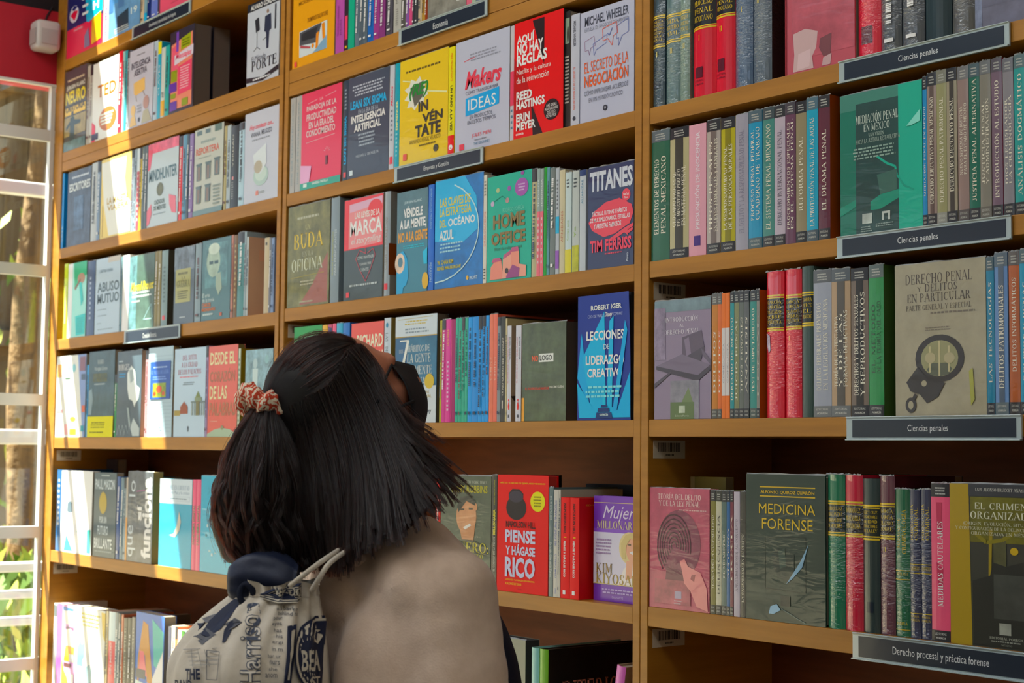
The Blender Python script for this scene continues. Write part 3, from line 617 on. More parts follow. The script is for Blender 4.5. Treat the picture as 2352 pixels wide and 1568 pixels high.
shelf_row(1, 3, [
 Sp(146, 154, 606, '#b9c832', 'yellow green thin book against the panel, fourth shelf by the glass front', [R(.3, .3, .7, .8, '#dfe6a0')]),
 C(156, 197.5, 603, '#9fd2cc', 'white and teal book with a green top, beside the yellow green thin book', [R(0, 0, .24, 1, '#eceae4'), P('#3fa27c', (.3, .0), (1, 0), (1, .18), (.36, .34)), E(.72, .22, .2, .07, '#a08478'), P('#7a5a46', (.36, .34), (.66, .22), (.7, .25), (.4, .37)), P('#3ab0b0', (.6, .28), (.74, .27), (.86, .52), (.74, .6)), P('#18b8b8', (.44, .72), (.98, .7), (.96, .97), (.5, .98)), G(.52, .74, .9, .95, 9, '#0f8f92')], a='the green topped book', side='#e8e8e2'),
 Sp(198.5, 216, 600, '#3f4f70', None, [G(.4, .2, .6, .8, 9, '#b8c2d8')], fin='w', side='#241f22'),
 C(219, 275, 591, '#aebdcb', 'pale blue book titled ABUSO MUTUO in grey capitals', [R(.5, 0, 1, .07, '#b9b3ac'), T('CRISTINA RIVERA', .16, .15, .7, .19, '#5b7280', ''), T('ABUSO', .09, .32, .97, .45, '#52626c', 'b'), T('MUTUO', .09, .47, .97, .6, '#52626c', 'b'), G(.1, .67, .5, .69, 1, '#7d8d98'), G(.1, .75, .5, .77, 1, '#7d8d98'), G(.1, .85, .3, .87, 1, '#7d8d98'), G(.1, .93, .82, .95, 1, '#7d8d98')], a='the ABUSO MUTUO book', fin='g', th=.03),
 Sp(276, 279.5, 590, '#6f8a94'), Sp(280, 295, 586, '#e9e6e0', 'broad white spine in the sun between ABUSO MUTUO and the MARCEL book', [R(.08, .1, .3, .7, '#dcd8d0')], th=.03),
 C(297, 354, 585, '#44584f', 'dark green wrapped book titled Marcel Proust in yellow script', [R(0, 0, .3, 1, '#5a7a80', 1), T('Marcel Proust', .06, .36, .98, .48, '#dcc83a', 'bi'), G(.1, .48, .92, .58, 2, '#cfd6d6'), G(.1, .6, .5, .64, 1, '#c9d2d2'), L('#9fc0c8', .004, (.6, .88), (.9, .68), (.95, .86)), G(.62, .86, .95, .89, 1, '#a9c4cc')], a='the MARCEL book', fin='w', mott=.5, th=.02),
 Sp(354.5, 362, 577, '#7c7048'), Sp(362.5, 369, 576, '#877c58'), Sp(370, 384, 575, '#7d8e90', 'teal grey spine with a small red mark left of the GUERRA book', [G(.35, .2, .65, .7, 9, '#5a6a6c'), R(.3, .86, .7, .92, '#c85a60')], side='#4a463c', dp=.17),
 C(400, 446, 568, '#54606c', 'grey book titled GUERRA on a khaki panel below a bearded face', [R(0, 0, 1, .3, '#6a7480', 1), E(.5, .16, .24, .17, '#5e6670', .9), R(.08, .28, .82, .72, '#9c9a6c'), G(.18, .31, .72, .37, 1, '#5a5a42'), T('LA', .38, .38, .56, .42, '#46483a', 's'), T('GUERRA', .14, .43, .78, .52, '#46483a', 's'), G(.18, .56, .72, .68, 4, '#5a5a42'), G(.3, .9, .6, .93, 1, '#c9d2d8')], a='the GUERRA book', fin='w'),
 Sp(447, 461, 560, '#7d8c94', None, fin='w'),
 C(464, 529, 548, '#56737a', 'teal book with an old man resting his chin on his hand', [R(.1, .05, .9, .6, '#5f7f86', .7), E(.4, .28, .24, .19, '#9fb0a4', .35), E(.42, .12, .2, .07, '#bcc8be', .2), R(.26, .27, .4, .31, '#41565c'), R(.44, .27, .58, .31, '#41565c'), P('#9aa89c', (.5, .44), (.66, .42), (.72, .62), (.6, .7), (.5, .6)), T('El arte', .04, .66, .3, .71, '#cfdadb', ''), T('de la ironía', .04, .72, .46, .77, '#cfdadb', ''), T('CARLOS', .03, .78, .34, .83, '#e07a48', 'b'), T('MONSIVÁIS', .03, .835, .5, .885, '#e07a48', 'b'), G(.04, .9, .48, .95, 1, '#c0cccc'), R(.66, .92, .74, .96, '#b5644a')], a='the chin on hand book', fin='g', th=.02),
 Sp(530, 535, 540, '#a9786a'), Sp(536, 544, 540, '#6d5236', None, [G(.3, .1, .7, .9, 12, '#b8a478')]), Sp(544.5, 560, 534, '#4d7a7c', None, fin='w'), Sp(560.5, 565, 532, '#8d9aa0'), Sp(565.5, 570, 544, '#a9b0b2', None, side='#c9a893', dp=.15, sart=[R(.2, .16, .6, .3, '#d0a48e'), P('#2f5670', (.35, .5), (.8, .49), (.8, .52), (.35, .53)), P('#c95a40', (.4, .78), (.62, .72), (.7, .8), (.4, .82)), P('#2f5a70', (.36, .8), (.72, .79), (.7, .96), (.36, .97))]),
 Sp(606, 617, 546, '#b3a68c', None, [R(.25, .06, .6, .1, '#2c2a28')]), Sp(617.5, 622, 546, '#6d6f78'), Sp(622.5, 629, 546, '#7a8aa8')])
shelf_row(1, 4, [
 C(129, 196, 816, '#e6e2d8', 'sunlit white book with small coloured pictures, first on the fifth shelf', [P('#8090b8', (.72, 0), (1, 0), (1, 1), (.94, 1)), R(.02, .1, .18, .26, '#d2a05c'), E(.42, .16, .06, .05, '#8fc0c8'), E(.6, .16, .06, .05, '#8fc0c8'), R(.3, .27, .48, .29, '#3d5a48'), R(.04, .66, .24, .7, '#c78a90'), E(.6, .78, .1, .03, '#cdb860'), R(.32, .84, .46, .97, '#d8a0a0'), R(.5, .9, .72, .97, '#c99a52'), R(.8, .03, .98, .2, '#7d5a68'), R(.86, .24, .98, .31, '#46566a'), R(.9, .62, 1, .7, '#c06a5a'), R(.88, .86, .98, .93, '#2f8a9a')], a='the small pictures book'),  # the blue-grey wedge paints the shaded side of the cover into its colour
 Sp(197.5, 202.5, 838, '#2d86b8'),
 C(203, 262, 806, '#43565e', 'dark slate book by Mario with a bright yellow band around its foot', [T('Mario', .34, .1, .58, .15, '#c6ced0', 's'), T('Vargas Llosa', .22, .18, .72, .235, '#c6ced0', ''), T('Conversación', .18, .26, .72, .31, '#8d8440', 's'), T('en Princeton', .18, .315, .72, .36, '#8d8440', 's'), G(.2, .37, .72, .4, 1, '#aab4b8'), P('#7d8f98', (.02, .46), (.14, .43), (.2, .56), (.14, .74), (.02, .74))], a='the yellow banded book', mott=.4, extra=[('belly_band', [R(0, .76, 1, 1, '#c8c32a'), G(.15, .82, .75, .9, 3, '#5a5a20'), G(.1, .93, .72, .96, 1, '#5a5a20')], 'm')]),
 Sp(262.5, 267.5, 860, '#2c7a4a'),
 C(268, 324, 806, '#46535d', 'slate book titled BORGES with a bright white profile', [G(.05, .1, .25, .13, 1, '#b9c6cc'), T('BORGES', .05, .15, .5, .22, '#dfe6e8', 's'), G(.08, .25, .36, .31, 2, '#3f8fc0'), P('#d3d9d8', (.42, .26), (.58, .17), (.74, .24), (.8, .4), (.94, .44), (.9, .56), (.78, .62), (.76, .66), (.66, .58), (.52, .56), (.44, .44)), P('#9aa6a8', (.5, .22), (.66, .22), (.7, .34), (.56, .38)), P('#8d999c', (.44, .66), (.52, .66), (.62, .86), (.56, .9)), P('#aeb8ba', (.6, .9), (.72, .78), (.98, .9), (.98, .99), (.7, .99))] + [L('#8d9aa0', .005, (x, .98), (x+.08, .86), (x+.16, .96)) for x in (.05, .2, .35)], a='the BORGES book', fin='w', th=.03, paper='#b9aa90'),
 Sp(333, 339, 805, '#a9848a'),
 C(340, 396, 797, '#adc0cc', 'pale striped book with a dark blue label around a small painting', [L('#93a8b6', .002, (.02, .1 + .04*i), (.98, .1 + .04*i)) for i in range(22)] + [R(.1, .16, .92, .58, '#2f4f98'), G(.2, .21, .82, .24, 1, '#9fb4d8'), T('EL NEXO DE LEÓN', .14, .26, .86, .3, '#7f9cd0', 's'), G(.2, .32, .8, .37, 2, '#7f9cd0'), R(.22, .4, .76, .56, '#7d8a3a', 1), E(.48, .47, .12, .04, '#c0502e'), E(.3, .52, .06, .025, '#b04a30'), E(.66, .52, .06, .025, '#b8583a'), G(.5, .88, .6, .92, 1, '#6a7a84')], a='the blue label book', th=.022, paper='#9a7a48'),
 C(400, 471.5, 799, '#b4c6d6', 'pale blue book titled DEL SITÉTL A LA CIUDAD DE LOS PALACIOS', [T('DEL SITÉTL', .26, .08, .72, .135, '#a85a6a', 'si'), T('A LA CIUDAD', .22, .16, .74, .215, '#a85a6a', 's'), T('DE LOS PALACIOS', .12, .24, .86, .295, '#a85a6a', 's'), G(.14, .31, .84, .34, 1, '#c98a94'), G(.28, .38, .66, .42, 2, '#5f6d78'), P('#8d4f3c', (.22, .74), (.22, .66), (.34, .6), (.46, .66), (.46, .74)), R(.02, .7, .22, .76, '#9a8a52'), P('#6f7a4a', (.7, .56), (.78, .49), (.86, .56)), R(.68, .56, .9, .6, '#7f8a72'), R(.56, .6, 1, .62, '#6c7a7c'), R(.72, .6, .84, .76, '#6d6a4a'), R(.58, .62, .62, .76, '#8f9a98'), R(.66, .62, .69, .76, '#8f9a98'), R(.88, .62, .91, .76, '#8f9a98'), R(.95, .62, .98, .76, '#8f9a98'), R(.47, .88, .5, .94, '#4a4f5a')], a='the SITÉTL book'),
 Sp(472, 477, 794, '#8f7fa0'),
 C(478, 545, 793, '#c9685e', 'coral book titled DESDE EL CORAZÓN DE LAS PALABRAS', [T('DESDE EL', .06, .07, .92, .21, '#d8cfa8', 'b'), T('CORAZÓN', .06, .25, .92, .4, '#9c6a52', 'b'), T('DE LAS', .06, .44, .66, .59, '#d8cfa8', 'b'), T('PALABRAS', .06, .62, .96, .77, '#a2705a', 'b'), G(.1, .82, .36, .84, 1, '#e0a898'), P('#9fb09c', (0, .97), (.25, .92), (.5, .9), (.8, .92), (1, .97), (1, 1), (0, 1)), E(.52, .9, .05, .025, '#8a8a6a')], a='the DESDE EL CORAZÓN book', fin='g', th=.02, paper='#8a7a3a'),
 Sp(546, 551, 800, '#bcc6b4', None, [G(.2, .1, .8, .9, 14, '#6f7a6a')], side='#8d7420'),
 C(563, 626, 802, '#7d95a0', 'grey blue book with pale statues, partly hidden by the ponytail', [R(0, 0, 1, .6, '#86a0aa', .8), E(.36, .16, .08, .06, '#a9bcc0'), P('#bccbcc', (.27, .22), (.46, .22), (.44, .6), (.28, .6)), E(.78, .12, .07, .05, '#8fb0b4'), P('#a4b8bc', (.62, .5), (.7, .36), (.84, .4), (.88, .62), (.62, .62)), T('ADVERTIR', .04, .66, .38, .71, '#b8b03a', 'b'), T('EL ARTE', .04, .73, .34, .78, '#b8b03a', 'b')], a='the statue book', mott=.3)])
shelf_row(1, 5, [
 Sp(129, 139, 1078, '#2a5a8c', 'blue spine at the sunlit panel, sixth shelf by the glass front', [G(.3, .1, .7, .7, 9, '#dce4ec')]),
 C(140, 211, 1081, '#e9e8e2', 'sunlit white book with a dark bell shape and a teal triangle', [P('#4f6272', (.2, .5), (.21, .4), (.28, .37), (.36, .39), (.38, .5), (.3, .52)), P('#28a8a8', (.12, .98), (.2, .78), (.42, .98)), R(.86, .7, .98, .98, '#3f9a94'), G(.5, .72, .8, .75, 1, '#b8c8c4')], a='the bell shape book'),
 C(135, 268, 1053, '#3b3438', 'wide dark book lying at the back behind the white sunlit book', [G(.2, .1, .8, .25, 1, '#a08c70'), R(.02, .3, .48, .6, '#7d6a58')], sb=.172, free=1, th=.03),
 C(215, 266, 1085, '#3f4f58', 'slate book titled POR UN FUTURO BRILLANTE with a gold oval', [G(.3, .02, .7, .05, 1, '#aeb8ba'), T('PAUL MASON', .06, .08, .92, .2, '#c3cdd2', 'b'), E(.42, .36, .17, .13, '#a08c3c'), T('POR UN', .28, .52, .6, .6, '#c9d2d6', 'b'), T('FUTURO', .2, .63, .68, .74, '#c9d2d6', 'b'), T('BRILLANTE', .06, .78, .86, .9, '#d3dadd', 'b'), G(.05, .92, .85, .95, 1, '#9aa6aa')], a='the FUTURO BRILLANTE book'),
 Sp(267, 275, 1094, '#2b4a80'), Sp(276, 283, 1096, '#5f7684'), Sp(283.5, 288, 1096, '#8d9aa2'), Sp(288.5, 292, 1096, '#b9b0a4', None, [R(0, .48, 1, 1, '#d2a06c')]),
 C(293, 350, 1083, '#4d4f54', 'charcoal book titled lo que sí funciona in white rounded letters', [R(0, 0, 1, 1, '#565a60', .8), T('lo', .05, .1, .3, .28, '#c4ccd2', 'u'), T('que', .03, .6, .34, .95, '#c4ccd2', 'u'), T('sí', .4, .36, .58, .54, '#e6e8ea', 'uB'), T('funciona', .58, .06, .96, .95, '#e2e5e8', 'uB'), L('#a05a8a', .004, (.35, .22), (.7, .2))], a='the funciona book', fin='w', th=.03, paper='#b49a5c'),
 C(366, 440, 1100, '#2b9ab8', 'blue book titled Aire en libertad with a pale horn, half in sun', [R(0, 0, 1, .28, '#c3cfda'), T('Aire en libertad', .26, .07, .92, .12, '#6a86a0', 's'), T('Octavio Paz y la crítica', .18, .135, .92, .18, '#6a86a0', ''), R(.18, .195, .94, .25, '#aab8c6'), R(.19, .2, .93, .245, '#c3cfda'), G(.25, .21, .88, .235, 1, '#5d7488'), P('#bdb9ae', (.62, .36), (.68, .48), (.64, .58), (.5, .66), (.32, .64), (.46, .62), (.56, .52)), L('#5fb4cc', .003, (.5, .8), (.7, .84))], a='the Aire en libertad book', th=.012),
 Sp(440.5, 449.5, 1101, '#d95a7c', 'first of two pink spines, nearer the blue Aire en libertad book', [T('PANDEMIA DIGITAL', .25, .28, .75, .72, '#2e6a4a', 'ub')]),
 Sp(450, 459.5, 1101, '#d95a7c', 'second of two pink spines, against the turquoise book', [T('PANDEMIA DIGITAL', .25, .28, .75, .72, '#2e6a4a', 'ub')]),
 C(460.5, 545, 1093, '#1f9fbc', 'plain turquoise book beside the hair, with small silver drawings', [L('#1a7d98', .003, (.2, .12), (.24, .16), (.18, .2)), L('#1a7d98', .003, (.3, .1), (.3, .22)), E(.2, .52, .02, .02, '#c8dade'), E(.17, .62, .02, .015, '#3a6a70'), R(.24, .77, .3, .79, '#9fc0c4'), R(.32, .8, .36, .83, '#c8dade'), R(.4, .79, .46, .8, '#9fc0c4')], a='the turquoise book', fin='w'),
 Sp(548, 562, 1104, '#6d6a60'), Sp(563, 574, 1100, '#99563c'), Sp(575, 590, 1106, '#3f5a66')])
shelf_row(1, 6, [
 Sp(121.5, 128, 1384, '#e4e2dc', 'white spine at the sunlit panel on the lowest shelf by the glass front', [R(0, .02, 1, .14, '#4a5a62')]),
 C(130, 172, 1388, '#cf9ac8', 'violet and yellow book with a cartoonish face on the lowest shelf', [R(0, 0, .26, 1, '#b060b0'), P('#2f6aa8', (.3, .02), (.9, .03), (.8, .08), (.3, .06)), R(.34, .06, .96, .2, '#e6e4e2'), R(.46, .22, .9, .25, '#6a4a6a'), E(.68, .36, .28, .12, '#e9dcd6'), P('#d89a30', (.5, .42), (.96, .42), (.94, .58), (.4, .58)), R(.7, .5, .92, .58, '#efece6'), R(.42, .6, .8, .64, '#5a3a3a'), P('#cfc02a', (.3, .56), (.42, .68), (.6, .74), (.96, .86), (.96, 1), (.5, .96), (.3, .82)), P('#e9e4e0', (.56, .7), (.96, .7), (.96, .84), (.7, .82))], a='the violet face book', th=.03),
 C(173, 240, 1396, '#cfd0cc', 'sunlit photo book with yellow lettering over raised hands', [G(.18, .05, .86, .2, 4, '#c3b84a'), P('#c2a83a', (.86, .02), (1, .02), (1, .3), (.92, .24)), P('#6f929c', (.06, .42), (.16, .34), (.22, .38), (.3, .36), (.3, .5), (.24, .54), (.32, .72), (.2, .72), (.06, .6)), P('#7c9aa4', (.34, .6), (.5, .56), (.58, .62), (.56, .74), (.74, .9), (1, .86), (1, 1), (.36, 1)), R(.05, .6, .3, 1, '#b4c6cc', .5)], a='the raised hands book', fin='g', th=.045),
 Sp(241, 246, 1402, '#c4b894'), Sp(247, 262, 1404, '#c9545c', 'red and pale blue spine right of the raised hands book', [R(0, 0, 1, .28, '#c6d4d8'), T('SIN MIEDO', .3, .3, .6, .6, '#e6c0c2', 'ub')]),
 Sp(262.5, 269, 1406, '#66737a'), Sp(269.5, 275, 1408, '#5f6a70'), Sp(276, 281, 1410, '#b46a52'), Sp(281.5, 291, 1418, '#454238', None, [T('La muerte del estilo', .3, .1, .6, .9, '#b9b4a4', 'uis')]), Sp(291.5, 300, 1418, '#33332f'), Sp(300.5, 308, 1416, '#6c6a68', None, [T('Tiempo pasado', .3, .1, .6, .8, '#dad6c8', 'uis')]),
 C(310, 375, 1409, '#2f62b0', 'blue book with golden dancers above a white title label', [P('#3fa8a4', (.58, .04), (.98, .14), (.98, .5), (.66, .44)), P('#b07c34', (.26, .07), (.44, .1), (.52, .3), (.6, .5), (.66, .62), (.44, .6), (.34, .36), (.16, .5), (.14, .68), (.08, .68), (.1, .4)), P('#e0707c', (.16, .34), (.3, .34), (.44, .56), (.14, .5)), R(.02, .5, .38, .58, '#3a4050'), P('#e9ebea', (.62, .56), (.98, .3), (.98, .98), (.62, .98)), P('#cfe0e6', (.02, .6), (.72, .64), (.72, .93), (.02, .9)), T('El encantamiento', .14, .74, .68, .78, '#6a86a0', 's'), T('de la razón', .24, .8, .66, .84, '#6a86a0', 's'), G(.2, .66, .66, .71, 2, '#d08a98'), P('#2f7a3a', (.06, .92), (.26, .93), (.18, 1), (.1, 1)), P('#a87464', (.3, .94), (.62, .95), (.6, 1), (.28, 1))], a='the dancers book', th=.035),
 Sp(384, 391, 1438, '#3c3f52', None, [T('OLEADA', .3, .3, .7, .8, '#e6e6ea', 'u')]), Sp(391.5, 399, 1436, '#d8d2c4'), Sp(399.5, 405, 1438, '#c97a5a'), Sp(405.5, 413, 1446, '#e4e0d6', None, [G(.2, .1, .8, .9, 7, '#3a3a34')]), Sp(413.5, 421, 1448, '#3a6a34'), Sp(422, 436, 1446, '#7a8a8e'), Sp(437, 450, 1450, '#6a4a3c')])

# ---- middle bookcase
shelf_row(2, 1, [
 C(673.5, 769, -70, '#d99a2a', 'orange book with a picture of a keyboard, highest in the middle bookcase', [T('MICROECONOMÍA', .14, .28, .7, .33, '#7d5320', 'b'), T('DOMINICK SALVATORE', .36, .5, .84, .55, '#8a5a20', 'b'), P('#c6ced2', (.17, .62), (.83, .6), (.83, .9), (.17, .9)), P('#4d4f54', (.18, .63), (.7, .605), (.6, .8), (.18, .77)), P('#2e3034', (.22, .65), (.62, .63), (.54, .74), (.22, .73)), P('#e08a3a', (.58, .7), (.64, .69), (.62, .86), (.56, .86)), P('#e08a3a', (.7, .62), (.77, .615), (.79, .78), (.73, .79)), E(.5, .82, .03, .025, '#e08a3a'), P('#7f9cb4', (.5, .9), (.82, .76), (.82, .9)), P('#a3545a', (.2, .77), (.44, .82), (.44, .84), (.2, .8)), R(.06, .93, .12, .985, '#cf5a5a')], a='the orange keyboard book', fin='g'),
 Sp(771, 790, -60, '#a4589a', None, [T('PARADOJA DE LA ABUNDANCIA', .24, .4, .48, .78, '#6a2f66', 'u'), T('EVALUADA', .55, .58, .74, .78, '#6a2f66', 'u')], fin='g'), Sp(791, 799.5, -60, '#33242e', None, [R(.2, .55, .9, .86, '#d2506a'), R(.3, .94, .8, .97, '#cfa83a')]), Sp(800, 814, -60, '#1f9a80', 'green spine between black and grey wrapped spines on the highest middle shelf', []),
 Sp(816, 825.5, -55, '#5f6c78', None, None, fin='w'), Sp(826, 835, -55, '#4f5a64', None, None, fin='w'), Sp(835.5, 844, -55, '#58646e', None, None, fin='w'), Sp(845, 858, -58, '#2a5fa4', None, None, fin='w'), Sp(858.5, 870.5, -58, '#8d3f7c', None, None, fin='w'), Sp(871, 885, -60, '#7a3c70', None, None, fin='w'), Sp(887, 902, -58, '#4a4850', None, None, fin='w'),
 Sp(904, 921, -62, '#aaa9a4', 'pale grey broad spine lettered MEX on the highest middle shelf', [T('MEXICO', .3, .1, .7, .52, '#77756e', 'u'), G(.3, .6, .7, .9, 8, '#8a8884')]), Sp(922, 932, -60, '#565450'), Sp(932.5, 940, -60, '#7d5a92'), Sp(940.5, 947, -60, '#c0587c'), Sp(947.5, 953, -60, '#38383c'), Sp(953.5, 960, -60, '#3d3d40'), Sp(961, 969, -60, '#b8ab94'), Sp(969.5, 976.5, -60, '#a8874e'), Sp(977, 982, -60, '#8a3f20'),
 C(984, 1071, -135, '#7d7a72', 'grey wrapped book on the highest middle shelf above the Economía strip', [R(0, .2, 1, 1, '#77756e', .7), E(.8, .86, .05, .02, '#b9b9b6')], a='the grey wrapped book', fin='w', mott=.5), Sp(1072, 1084, -160, '#c86a7c', None, None, fin='w'), Sp(1085, 1093, -160, '#a3b09c'), Sp(1094, 1112, -165, '#6f7a88')])
